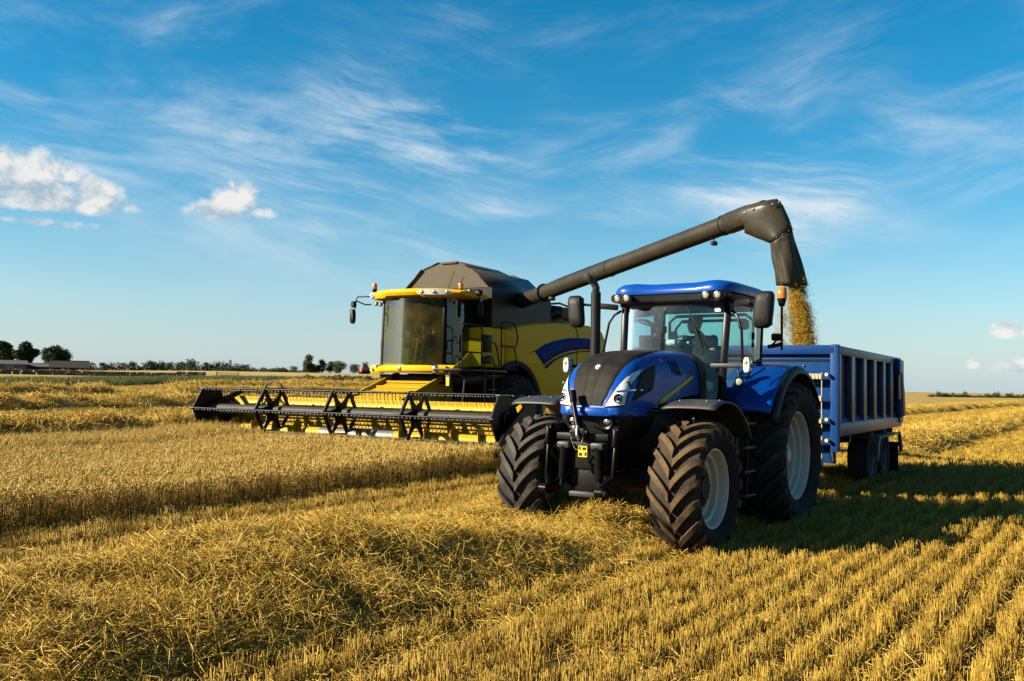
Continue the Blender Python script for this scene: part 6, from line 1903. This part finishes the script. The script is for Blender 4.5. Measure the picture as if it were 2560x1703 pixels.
def make_person(label, pelvis, chest, neck, head, look, arms, legs, shirt, cap):
    P0 = Vector(pelvis)
    root = empty('person_tmp')
    bpy.data.objects.remove(root)
    V_ = [P0, P0.lerp(Vector(chest), .5), Vector(chest), Vector(neck), Vector(neck).lerp(Vector(head), .45)]
    R_ = [.135, .128, .15, .062, .058]; E_ = [(0, 1), (1, 2), (2, 3), (3, 4)]
    for (sh, el, wr) in arms:
        b = len(V_); V_ += [Vector(sh), Vector(el), Vector(wr)]; R_ += [.062, .046, .030]; E_ += [(2, b), (b, b + 1), (b + 1, b + 2)]
    for (hip, kn, an, toe) in legs:
        b = len(V_); V_ += [Vector(hip), Vector(kn), Vector(an), Vector(toe)]; R_ += [.095, .068, .045, .038]; E_ += [(0, b), (b, b + 1), (b + 1, b + 2), (b + 2, b + 3)]
    mb = MB()
    mesh_into(mb, skin_mesh(V_, E_, R_))
    # head: egg with jaw, nose, brow and ears
    f = Vector(look).normalized(); up = Vector((0, 0, 1)); f = (f - up * f.dot(up) * .6).normalized(); s = up.cross(f).normalized(); u = f.cross(s)
    H = Vector(head)
    prof = [(-.115, .034, .040, .010), (-.095, .050, .062, .018), (-.06, .064, .080, .012), (-.02, .072, .090, .004), (.02, .076, .096, -.004), (.06, .074, .094, -.008), (.09, .060, .078, -.010), (.112, .034, .045, -.010), (.118, .006, .008, -.010)]
    mb.loft([[H + u * z + f * (ry * math.cos(a) + o) + s * (rx * math.sin(a)) for a in np.linspace(0, 2 * math.pi, 20, endpoint=False)] for (z, rx, ry, o) in prof])
    mb.loft([[H + u * z + f * (d) + s * w * k for k in (-1, 0, 1)] + [H + u * z + f * .07] for z, d, w in ((.022, .088, .008), (-.004, .104, .011), (-.022, .112, .016), (-.030, .094, .014))])
    mb.tube([H + u * -.055 + f * .086 - s * .024, H + u * -.053 + f * .094, H + u * -.055 + f * .086 + s * .024], .007, 6)
    for k in (-1, 1):
        mb.ball(H + s * .076 * k - f * .004 + u * .0, .026, 10, 8, (.6, .6, 1.1))
        mb.ball(H + s * .030 * k + f * .084 + u * .020, .012, 8, 6)
    for i, (sh, el, wr) in enumerate(arms):
        d = (Vector(wr) - Vector(el)).normalized(); hand(mb, Vector(wr) - d * .01, d + Vector((0, 0, -.05)), (-.25, 0, -.97), .9, 1 if i == 0 else -1)
    o = mb.build('person', M_SKIN, smooth=80)
    # move origin to the pelvis
    o.data.transform(Matrix.Translation(-P0)); o.location = P0
    tag(o, label, 'person')
    # shirt with short sleeves
    Vs = [P0 + Vector((0, 0, .02)), P0.lerp(Vector(chest), .5), Vector(chest), Vector(neck) - Vector((0, 0, .035))]; Rs = [.155, .150, .172, .085]; Es = [(0, 1), (1, 2), (2, 3)]
    for (sh, el, wr) in arms:
        b = len(Vs); Vs += [Vector(sh), Vector(sh).lerp(Vector(el), .72)]; Rs += [.080, .066]; Es += [(2, b), (b, b + 1)]
    m2 = MB(); mesh_into(m2, skin_mesh(Vs, Es, Rs)); c = m2.build('shirt', shirt, o, smooth=80); c.data.transform(Matrix.Translation(-P0))
    Vs = [P0]; Rs = [.15]; Es = []
    for (hip, kn, an, toe) in legs:
        b = len(Vs); Vs += [Vector(hip), Vector(kn), Vector(an)]; Rs += [.108, .08, .06]; Es += [(0, b), (b, b + 1), (b + 1, b + 2)]
    m2 = MB(); mesh_into(m2, skin_mesh(Vs, Es, Rs)); c = m2.build('trousers', M_JEANS, o, smooth=80); c.data.transform(Matrix.Translation(-P0))
    for (hip, kn, an, toe) in legs:
        m2 = MB(); m2.tube([Vector(an) + Vector((0, 0, .05)), Vector(an) - Vector((0, 0, .02)), Vector(an).lerp(Vector(toe), .6) - Vector((0, 0, .015)), Vector(toe)], .05, 10, radii=[.055, .06, .055, .035]); c = m2.build('boot', M_BLK, o); c.data.transform(Matrix.Translation(-P0))
    if cap:
        m2 = MB()
        m2.loft([[H + u * z + f * (ry * math.cos(a) + oo) + s * (rx * math.sin(a)) for a in np.linspace(0, 2 * math.pi, 20, endpoint=False)] for (z, rx, ry, oo) in ((.030, .082, .104, -.004), (.06, .083, .104, -.008), (.095, .072, .092, -.012), (.125, .045, .058, -.012), (.134, .006, .008, -.012))])
        m2.loft([[H + u * (.036 - .012 * k * k) + f * (.092 + .075 * q * (1 - .35 * k * k)) + s * .066 * k for k in np.linspace(-1, 1, 9)] + [H + u * (.030 - .012 * k * k) + f * (.092 + .075 * q * (1 - .35 * k * k)) + s * .066 * k for k in np.linspace(1, -1, 9)] for q in (0, 1)])
        c = m2.build('cap', M_CAP, o, smooth=50); c.data.transform(Matrix.Translation(-P0))
    else:
        m2 = MB(); m2.loft([[H + u * z + f * (ry * math.cos(a) + oo) + s * (rx * math.sin(a)) for a in np.linspace(0, 2 * math.pi, 20, endpoint=False)] for (z, rx, ry, oo) in ((.0, .082, .07, -.035), (.05, .083, .100, -.012), (.09, .070, .090, -.012), (.122, .045, .058, -.012), (.130, .006, .008, -.012))])
        c = m2.build('hair', M_CAP, o, smooth=50); c.data.transform(Matrix.Translation(-P0))
    return o

def tw(*p): return t2w(p)
def tdir(*p): return t2w(p) - t2w((0, 0, 0))
def cw(*p): return c2w(p)
def cdir(*p): return c2w(p) - c2w((0, 0, 0))
make_person('person in dark cap and dark shirt sitting at the wheel of the blue tractor',
            tw(-2.30, .05, 1.97), tw(-2.24, .05, 2.28), tw(-2.17, .05, 2.44), tw(-2.10, .02, 2.575), tdir(.75, -.65, 0),
            [(tw(-2.20, .235, 2.38), tw(-1.98, .31, 2.17), tw(-1.80, .13, 2.345)), (tw(-2.20, -.135, 2.38), tw(-2.02, -.27, 2.14), tw(-1.86, -.17, 2.18))],
            [(tw(-2.24, .14, 1.94), tw(-1.84, .19, 2.0), tw(-1.74, .2, 1.57), tw(-1.58, .2, 1.53)), (tw(-2.24, -.04, 1.94), tw(-1.84, -.10, 2.0), tw(-1.74, -.12, 1.57), tw(-1.58, -.12, 1.53))], M_SHIRT, True)
make_person('person in grey shirt sitting behind the dusty windscreen of the yellow combine',
            cw(-3.22, .0, 2.74), cw(-3.20, 0, 3.05), cw(-3.15, 0, 3.22), cw(-3.10, .02, 3.36), cdir(.9, .3, -.1),
            [(cw(-3.16, .19, 3.16), cw(-2.98, .30, 2.93), cw(-2.84, .16, 3.0)), (cw(-3.16, -.19, 3.16), cw(-3.02, -.36, 2.92), cw(-2.88, -.36, 2.84))],
            [(cw(-3.16, .10, 2.71), cw(-2.80, .16, 2.74), cw(-2.72, .16, 2.28), cw(-2.56, .16, 2.22)), (cw(-3.16, -.10, 2.71), cw(-2.80, -.16, 2.74), cw(-2.72, -.16, 2.28), cw(-2.56, -.16, 2.22))], M_SHIRT2, False)

def build_bottle():
    m = glass('clear_plastic', (.80, .93, .90), 1.2)
    b0 = t2w((-1.47, -.13, 2.31)); ax = t2w((-1.47, .20, 2.31)) - b0; ax.normalize()
    mb = MB(); mb.lathe([(0, 0), (.036, .004), (.044, .02), (.044, .19), (.040, .215), (.042, .235), (.026, .285), (.014, .31), (.014, .33), (0, .33)], (0, 0, 0), ax, 20)
    o = mb.build('plastic_bottle', m, loc=b0, smooth=50)
    tag(o, 'clear plastic drink bottle with colourful label lying behind the tractor windscreen', 'bottle')
    lm, t, b = mat_new('bottle_label'); tc = t.new('ShaderNodeTexCoord')
    n = t.noise(tc.outputs['Object'], 30, 3, .6)
    t.put(b.inputs['Base Color'], t.ramp(n, [(.38, (.20, .05, .35)), (.46, (.75, .12, .22)), (.54, (.8, .78, .8)), (.64, (.25, .18, .55))]))
    mb = MB(); mb.lathe([(.0452, .045), (.0452, .16)], (0, 0, 0), ax, 20, caps=False); mb.build('label', lm, o)
    mb = MB(); mb.lathe([(.017, .315), (.017, .338), (0, .338)], (0, 0, 0), ax, 12); mb.build('bottle_cap', M_WHITE, o)
build_bottle()

# ------------------------------------------------------------------ grain
def grain_mat():
    return straw_mat('grain', [(.42, .26, .04), (.72, .47, .07), (.9, .64, .13)], 0.4, .6, .2)
M_GRAIN = grain_mat()
def build_grain():
    var = []
    for k in range(4):
        R = random.Random(900 + k); vs, fs, tn = [], [], []
        for i in range(7):
            c = Vector((R.gauss(0, .014), R.gauss(0, .014), R.gauss(0, .02))); d = Vector((R.gauss(0, 1), R.gauss(0, 1), R.gauss(0, 1))).normalized(); a, b = frame_of(d)
            L, r = R.uniform(.005, .008), .0032; b0 = len(vs)
            vs += [c + d * L, c - d * L, c + a * r, c + b * r, c - a * r, c - b * r]; tn += [R.random()] * 6
            fs += [(b0, b0 + 2 + q, b0 + 2 + (q + 1) % 4) for q in range(4)] + [(b0 + 1, b0 + 2 + (q + 1) % 4, b0 + 2 + q) for q in range(4)]
        var.append(raw_object('grain_pinch', vs, fs, tn, M_GRAIN))
    tip = SPOUT_TIP; zb = 2.10
    n = 34000
    z = tip.z + .12 - (tip.z + .12 - zb) * nrng.random(n)
    f = (tip.z + .12 - z) / (tip.z - zb)
    # main ribbon leans right as it falls, ragged along its left edge
    main = nrng.random(n) < .88
    cx = np.where(main, .06 + .20 * f, -.17 + .02 * f + .05 * np.sin(f * 7))
    sg = np.where(main, .070 + .032 * f, .055 + .01 * f)
    off = nrng.normal(0, 1, n) * sg + .06 * fbm(z * 3.0, z * 0, 31)
    off2 = nrng.normal(0, 1, n) * np.where(main, .06 + .02 * f, .05)
    keep = (main | (nrng.random(n) < .55)) & (fbm(z * 5 + off * 9, off2 * 6 + off * 7, 77) > np.where(main, -.17, -.02))
    x = tip.x + cx + off + .02 * f; y = tip.y + off2
    x, y, z = x[keep], y[keep], z[keep]
    s = nrng.uniform(.65, 1.2, x.size)
    o = scatter('falling_grain', np.stack([x, y, z], 1), nrng.uniform(0, 6.28, (x.size, 3)), np.stack([s] * 3, 1), nrng.integers(0, 4, x.size), var)
    tag(o, 'stream of golden grain falling from the spout into the trailer', 'grain', kind='stuff')
    # heap in the trailer
    mb = MB(); rows = []
    for i in range(31):
        a = -.06 - 5.9 * i / 30; row = []
        for j in range(15):
            b = -.98 + 1.96 * j / 14
            row.append((a, b, 1.75 + .50 * math.exp(-(((a + 2.3) / 1.6) ** 2 + (b / .9) ** 2)) + .02 * float(fbm(a * 6, b * 6, 3))))
        rows.append(row)
    mb.grid(rows)
    m, t, b = mat_new('grain_heap'); tc = t.new('ShaderNodeTexCoord'); n_ = t.noise(tc.outputs['Object'], 120, 3, .7)
    t.put(b.inputs['Base Color'], t.ramp(n_, [(.35, (.3, .19, .04)), (.65, (.62, .43, .10))])); b.inputs['Roughness'].default_value = .9
    h = mb.build('grain_heap', m, smooth=80); h.location = TRAILER.location; h.rotation_euler = TRAILER.rotation_euler
    tag(h, 'heap of golden grain lying inside the blue trailer', 'grain', kind='stuff')
build_grain()
# ================================================================== background
def gx(px, Y): return (px - 1280.0) / 2300.0 * Y
M_LEAF = straw_mat('leaves', [(.012, .026, .008), (.030, .055, .015), (.062, .095, .026)], .15, .6, .3)
M_LEAF2 = straw_mat('olive_leaves', [(.030, .042, .012), (.060, .080, .024), (.115, .130, .045)], .15, .6, .3)
M_BARK = paint('bark', (.07, .052, .035), .9, bump=.5)
M_DRY = straw_mat('dry_weeds', [(.12, .09, .04), (.24, .19, .08), (.36, .30, .15)], .2)

def crown(seed, lobes, n, leaf, mat, name='crown'):
    """leaf quads scattered through a set of ellipsoid lobes (c, r)"""
    R = np.random.default_rng(seed)
    vol = np.array([r[0] * r[1] * r[2] for _, r in lobes]); vol = vol / vol.sum()
    k = R.choice(len(lobes), n, p=vol)
    C = np.array([c for c, _ in lobes])[k]; Rr = np.array([r for _, r in lobes])[k]
    d = R.normal(0, 1, (n, 3)); d /= np.linalg.norm(d, axis=1)[:, None]
    q = R.random(n) ** .33 * R.uniform(.72, 1.12, n)
    P = C + d * Rr * q[:, None]
    # clumps: thin out by lattice noise so that sky shows through
    keep = (vnoise(P[:, 0] / leaf / 3.5 + seed, P[:, 2] / leaf / 3.5, seed) + vnoise(P[:, 1] / leaf / 3.5, P[:, 2] / leaf / 3.5 + 9, seed + 3)) > .50
    P = P[keep]; n = len(P)
    a = R.normal(0, 1, (n, 3)); a /= np.linalg.norm(a, axis=1)[:, None]
    b = np.cross(a, R.normal(0, 1, (n, 3))); b /= np.linalg.norm(b, axis=1)[:, None]
    s = leaf * R.uniform(.5, 1.1, n)[:, None]
    vs = np.stack([P - a * s, P + b * s * .55, P + a * s, P - b * s * .55], 1).reshape(-1, 3)
    fs = np.arange(4 * n).reshape(-1, 4)
    tint = np.repeat(np.clip(R.normal(.5, .25, n), 0, 1), 4)
    me = bpy.data.meshes.new(name); me.from_pydata(vs.tolist(), [], fs.tolist())
    at = me.attributes.new('tint', 'FLOAT', 'POINT'); at.data.foreach_set('value', tint.astype(np.float32)); me.materials.append(mat)
    return me

def tree(px, Y, h, w, label, seed, n=2200, mat=None, trunk=.22, group=None, name='tree', lean=0.0, cat='tree', lobes_n=9, leaf=None):
    x = gx(px, Y); z = hz(x, Y)
    R = random.Random(seed)
    T = empty(name, (x, Y, z - .1), R.uniform(0, 6))
    tag(T, label, cat, group)
    lobes = []
    for i in range(lobes_n):
        a = R.uniform(0, 6.28); f = R.random()
        zc = h * (trunk + .18 + (.70 - trunk) * f); rr = w * .5 * (1 - .75 * abs(f - .35)) * R.uniform(.25, .75)
        r = w * R.uniform(.18, .30)
        lobes.append(((rr * math.cos(a) + lean * f * w, rr * math.sin(a), min(zc, h - r * .8)), (r, r, r * R.uniform(.7, 1.0))))
    lobes.append(((0, 0, h * (trunk + .3)), (w * .30, w * .30, h * .22))); lobes.append(((lean * w, 0, h * .85), (w * .2, w * .2, h * .14)))
    o = link('crown', crown(seed, lobes, n, leaf or h * .042, mat or M_LEAF), None, T)
    mb = MB(); mb.tube([(0, 0, -.2), (.02 * h, 0, h * .25), (0, .01 * h, h * .5), (lean * w * .5, 0, h * .72)], .1, 8, radii=[h * .030, h * .024, h * .016, h * .006])
    for i in range(5):
        a = 1.3 * i; z0 = h * (.28 + .08 * i); mb.tube([(0, 0, z0), (w * .14 * math.cos(a), w * .14 * math.sin(a), z0 + h * .10), (w * .28 * math.cos(a), w * .28 * math.sin(a), z0 + h * .2)], .1, 6, radii=[h * .012, h * .009, h * .004])
    mb.build('trunk', M_BARK, T)
    return T

# tall trees behind the barns
tree(8, 455, 16.0, 13, 'dark broad tree at the far left edge behind the grey barn', 1, 6500)
tree(66, 450, 15.8, 11, 'tall rounded tree standing between two others behind the barns', 2, 6500)
tree(132, 445, 13.2, 15.5, 'wide spreading tree rising behind the long dark barn', 3, 6500, lean=.12)
# far treeline
GT = 'trees of the far treeline'
R_ = random.Random(12)
px = 232.0; k = 0
while px < 645:
    f = (px - 232) / 410
    top = np.interp(px, [232, 260, 330, 420, 480, 520, 560, 600, 645], [914, 911, 914, 911, 905, 909, 914, 917, 922])
    Y = 560 + R_.uniform(-25, 25); x = gx(px, Y); zb = hz(x, Y)
    yb = 951 - (1280 - px) * .0 - 0
    hor = 962 - (1280 - px) * math.tan(math.radians(1.0))
    h = (hor - top) / 2300 * Y + 1.75 - zb
    h = max(3.4, (h + 2.0) * R_.uniform(.86, 1.10)); w = h * R_.uniform(1.35, 1.8)
    tree(px, Y, h, w, 'small dark rounded tree in the distant treeline right of the barns', 40 + k, 900, trunk=.06, group=GT, lobes_n=6, leaf=h * .075)
    px += w / Y * 2300 * R_.uniform(.42, .62); k += 1
for i, (px, top) in enumerate(((662, 922), (694, 921), (706, 922), (715, 924))):
    Y = 640; x = gx(px, Y); hor = 962 - (1280 - px) * math.tan(math.radians(1.0)); h = max(2.5, (hor - top) / 2300 * Y + 2.9 - hz(x, Y))
    tree(px, Y, h, h * 1.5, 'tiny far tree on the skyline left of the bushy hedge trees', 90 + i, 420, trunk=.05, group='tiny skyline trees', lobes_n=5, leaf=h * .08)
# hedge trees left of the combine
def htree(px, top, w_px, Y, label, seed, mat, n=2400, cat='tree'):
    x = gx(px, Y); hor = 962 - (1280 - px) * math.tan(math.radians(1.0)); h = (hor - top) / 2300 * Y + 1.75 - hz(x, Y)
    tree(px, Y, h, w_px / 2300 * Y, label, seed, n, mat, trunk=.04, lobes_n=8, leaf=h * .05, cat=cat)
htree(737, 914, 30, 300, 'low round green bush at the left end of the hedge trees', 201, M_LEAF, 1500, 'bush')
htree(772, 884, 46, 300, 'tallest hedge tree with ragged top left of the combine', 202, M_LEAF2, 3200)
htree(804, 898, 34, 302, 'second hedge tree just right of the tallest one', 203, M_LEAF2)
htree(828, 902, 36, 305, 'dark middle hedge tree between the pale ones', 204, M_LEAF)
htree(848, 899, 44, 300, 'ragged pale hedge tree near the right end of the row', 205, M_LEAF2)
htree(888, 909, 40, 315, 'hazy rounded hedge tree beside the distant machine', 206, M_LEAF2)
htree(560, 936, 66, 165, 'low dark hedge bush at the end of the stone wall', 207, M_LEAF, 1600, 'bush')

# ------------------------------------------------------------------ barns
M_TIN = paint('grey_corrugated', (.22, .23, .24), .8, dust=.3, dustcol=(.16, .13, .10), scale=3)
M_TINR = paint('grey_roof_sheet', (.13, .125, .125), .8, dust=.3, dustcol=(.11, .10, .085), scale=3)
M_DARKR = paint('dark_roof_sheet', (.06, .050, .047), .85, dust=.3, dustcol=(.085, .07, .06), scale=3)
M_DARKW = paint('dark_barn_boards', (.035, .032, .03), .8)
def barn(px0, px1, Y, eave, ridge, depth, label, mw, mr, open_bays=0):
    x0, x1 = gx(px0, Y), gx(px1, Y); z = hz((x0 + x1) / 2, Y) - .3
    B = empty('barn', ((x0 + x1) / 2, Y, z), -math.atan2((x0 + x1) / 2, Y)); tag(B, label, 'barn')
    L = (x1 - x0) / 2
    mb = MB(); mb.prism([(0, 0), (depth, 0), (depth, eave), (depth / 2, ridge - .15), (0, eave)], (L, 0, 0), (0, 1, 0), (0, 0, 1), -2 * L); wl = mb.build('wall', mw, B, smooth=None)
    n = max(3, int(2 * L / 4.5))
    for k in range(n + 1):
        mb = MB(); mb.box((-L + 2 * L * k / n, -.08, eave / 2), (.22, .16, eave)); mb.build('post', M_DARKW if mw is M_TIN else M_TIN, wl)
    for k in range(n):
        if mw is M_TIN:
            mb = MB(); mb.box((-L + 2 * L * (k + .5) / n, -.03, eave * .78), (2 * L / n - .5, .05, eave * .36)); mb.build('sheet_panel', M_TINR if k % 2 else M_TIN, wl)
        else:
            mb = MB(); mb.box((-L + 2 * L * (k + .5) / n, -.03, eave * .45), (2 * L / n - .7, .05, eave * .8)); mb.build('door', M_DARKW, wl)
    rf = MB()
    for (a, b) in (((-.5, eave - .12), (depth / 2, ridge)), ((depth + .5, eave - .12), (depth / 2, ridge))):
        rf.grid([[(x, a[0] + (b[0] - a[0]) * q, a[1] + (b[1] - a[1]) * q) for q in (0, 1)] for x in np.linspace(-L - .5, L + .5, 2)])
    rf = rf.build('roof', mr, B, solid=.12, smooth=None)
    mb = MB(); mb.box((0, depth / 2, ridge + .06), (2 * L + 1, .5, .1)); mb.build('ridge_cap', mr, rf)
barn(-40, 62, 420, 4.2, 6.0, 9, 'pale grey corrugated barn cut by the left edge of the picture', M_TIN, M_TINR)
barn(64, 128, 432, 3.2, 4.9, 9, 'low dark open-sided shed between the grey barn and the long barn', M_DARKW, M_TINR)
barn(132, 219, 424, 2.8, 6.0, 9, 'long dark barn with brown-grey roof in front of the spreading tree', M_DARKW, M_DARKR)

# ------------------------------------------------------------------ dry stone wall, gate, mast
def stone_wall():
    pts = [(-104, 128), (-88, 138), (-75, 147), (-62, 150), (-50.5, 152)]
    m = paint('dark_stone', (.10, .088, .068), .9, dust=.5, dustcol=(.19, .17, .13), scale=2.5, bump=1.0)
    W = empty('stone_wall', (pts[2][0], pts[2][1], hz(*pts[2]))); tag(W, 'long dark dry-stone wall crossing the golden field on the left', 'wall')
    o = W.location
    mb = MB(); R = random.Random(4)
    for k in range(len(pts) - 1):
        a, b = Vector((*pts[k], 0)), Vector((*pts[k + 1], 0)); L = (b - a).length; n = int(L / .55)
        for i in range(n):
            for c in range(3):
                p = a.lerp(b, (i + R.random() * .6) / n); hh = .30
                zz = hz(p.x, p.y) + c * .29 + .12
                tall = 1.25 if k == 3 and i > n * .6 else 1.0
                mb.box((p.x - o.x, p.y - o.y + R.gauss(0, .04), zz * 1.0 - o.z + (tall - 1) * c * .3), (.62 * R.uniform(.7, 1.2), .5, hh * tall * R.uniform(.85, 1.2)), (R.gauss(0, .06), R.gauss(0, .06), math.atan2((b - a).y, (b - a).x) + R.gauss(0, .08)))
    tag(mb.build('stones', m, W, recalc=False, smooth=None), kind='stuff')
stone_wall()
def gate():
    x, y = -49.0, 153.0; z = hz(x, y)
    G = empty('field_gate', (x, y, z)); tag(G, 'thin weathered field gate between the stone wall and the dark hedge bush', 'gate')
    m = paint('weathered_wood', (.16, .13, .10), .8)
    for dx in (0, 3.6):
        mb = MB(); mb.box((dx, 0, .6), (.14, .14, 1.2)); mb.build('post', m, G)
    for k in range(5):
        mb = MB(); mb.box((1.8, 0, .22 + .2 * k), (3.5, .05, .08)); mb.build('rail', m, G)
gate()
def mast():
    x, y = gx(577, 620), 620; z = hz(x, y)
    G = empty('radio_mast', (x, y, z)); tag(G, 'thin grey radio mast rising above the far treeline', 'mast')
    m = paint('mast_steel', (.16, .18, .19), .5, metal=.5)
    mb = MB(); mb.cyl((0, 0, 0), (0, 0, 10.5), .30, .22, 8); mb.build('pole', m, G)
    for dx in (-.55, .55):
        mb = MB(); mb.box((dx, 0, 9.4), (.45, .45, 2.4)); mb.build('antenna', m, G)
mast()
# ------------------------------------------------------------------ far harvesting machine on the rise
def far_machine():
    x, y = gx(913, 290), 290.0; z = hz(x, y)
    G = empty('distant_harvester', (x, y, z), .5); tag(G, 'small distant orange-brown farm machine on the rise beside the hedge trees', 'machine')
    mo = paint('rust_orange', (.36, .12, .04), .6); mg = paint('dusty_grey_green', (.17, .17, .11), .7); md = M_BLK
    mb = MB(); mb.box((0, 0, 1.35), (2.6, 2.4, 1.4), bev=.1); mb.build('body', mo, G)
    mb = MB(); mb.loft([rr_ring(0, -1.0, 1.0, 0, .01, .004)] and [[(-1.1, -1.0, 2.05), (1.1, -1.0, 2.05), (1.1, 1.0, 2.05), (-1.1, 1.0, 2.05)], [(-.6, -.6, 3.4), (.6, -.6, 3.4), (.6, .6, 3.4), (-.6, .6, 3.4)]]); mb.build('hopper', mg, G)
    mb = MB(); mb.box((-.55, 0, 3.2), (.7, .7, 1.0), bev=.1); mb.build('elevator_head', mo, G)
    mb = MB(); mb.tube([(.2, 0, 3.4), (.5, 0, 3.9), (1.2, 0, 3.5)], .15, 8); mb.build('spout', md, G)
    for sx in (-1, 1):
        for sy in (-1, 1):
            mb = MB(); mb.lathe([(.2, .2), (.6, .22), (.72, .1), (.72, -.1), (.6, -.22), (.2, -.2)], (sx * .8, sy * 1.15, .7), (0, 1, 0), 20); mb.build('wheel', md, G)
far_machine()
# ------------------------------------------------------------------ rough hedgerows
def hedge(name, a, b, h, n, label, mat, leaf, cat='hedge', tall=0.0):
    R = np.random.default_rng(int(a[0] * 7 + b[1]) % 1000 + 5)
    L = math.hypot(b[0] - a[0], b[1] - a[1]); k = int(L / (h * 1.2)) + 2; lobes = []
    o = ((a[0] + b[0]) / 2, (a[1] + b[1]) / 2); oz = hz(*o)
    for i in range(k):
        f = i / (k - 1); x = a[0] + (b[0] - a[0]) * f; y = a[1] + (b[1] - a[1]) * f
        hh = h * R.uniform(.6, 1.15) * (1 + tall * (R.random() < .2))
        lobes.append(((x - o[0], y - o[1], hz(x, y) - oz + hh * .4), (h * .9, h * .7, hh * .6)))
    me = crown(int(R.integers(1000)), lobes, n, leaf, mat, name)
    t = link(name, me, None, None, (o[0], o[1], oz)); tag(t, label, cat)
    return t
hedge('hedgerow', (150, 330), (214, 372), 1.1, 5200, 'thin ragged hedgerow along the horizon at the far right', M_LEAF2, .28, tall=1.0)
hedge('weed_strip', (-20.5, 79), (-14.0, 99), .75, 5200, 'rough strip of brown and green weeds below the hedge trees', M_DRY, .16, 'weeds')
hedge('weed_strip', (-14.0, 99), (-2.0, 126), .8, 4200, 'dusty weed strip running behind the front of the combine', M_DRY, .17, 'weeds')
hedge('nettle_bank', (-92, 300), (-66, 312), 1.6, 2600, 'low green bank of nettles at the foot of the hedge trees', M_LEAF2, .3, 'weeds')
hedge('rough_grass_bank', (-222, 405), (-150, 405), 1.6, 3600, 'pale rough grass bank in front of the barns', M_DRY, .4, 'grass bank')
hedge('far_hedge', (gx(226, 575), 575), (gx(648, 590), 590), 3.6, 9000, 'continuous low dark hedge under the far treeline', M_LEAF, .6)
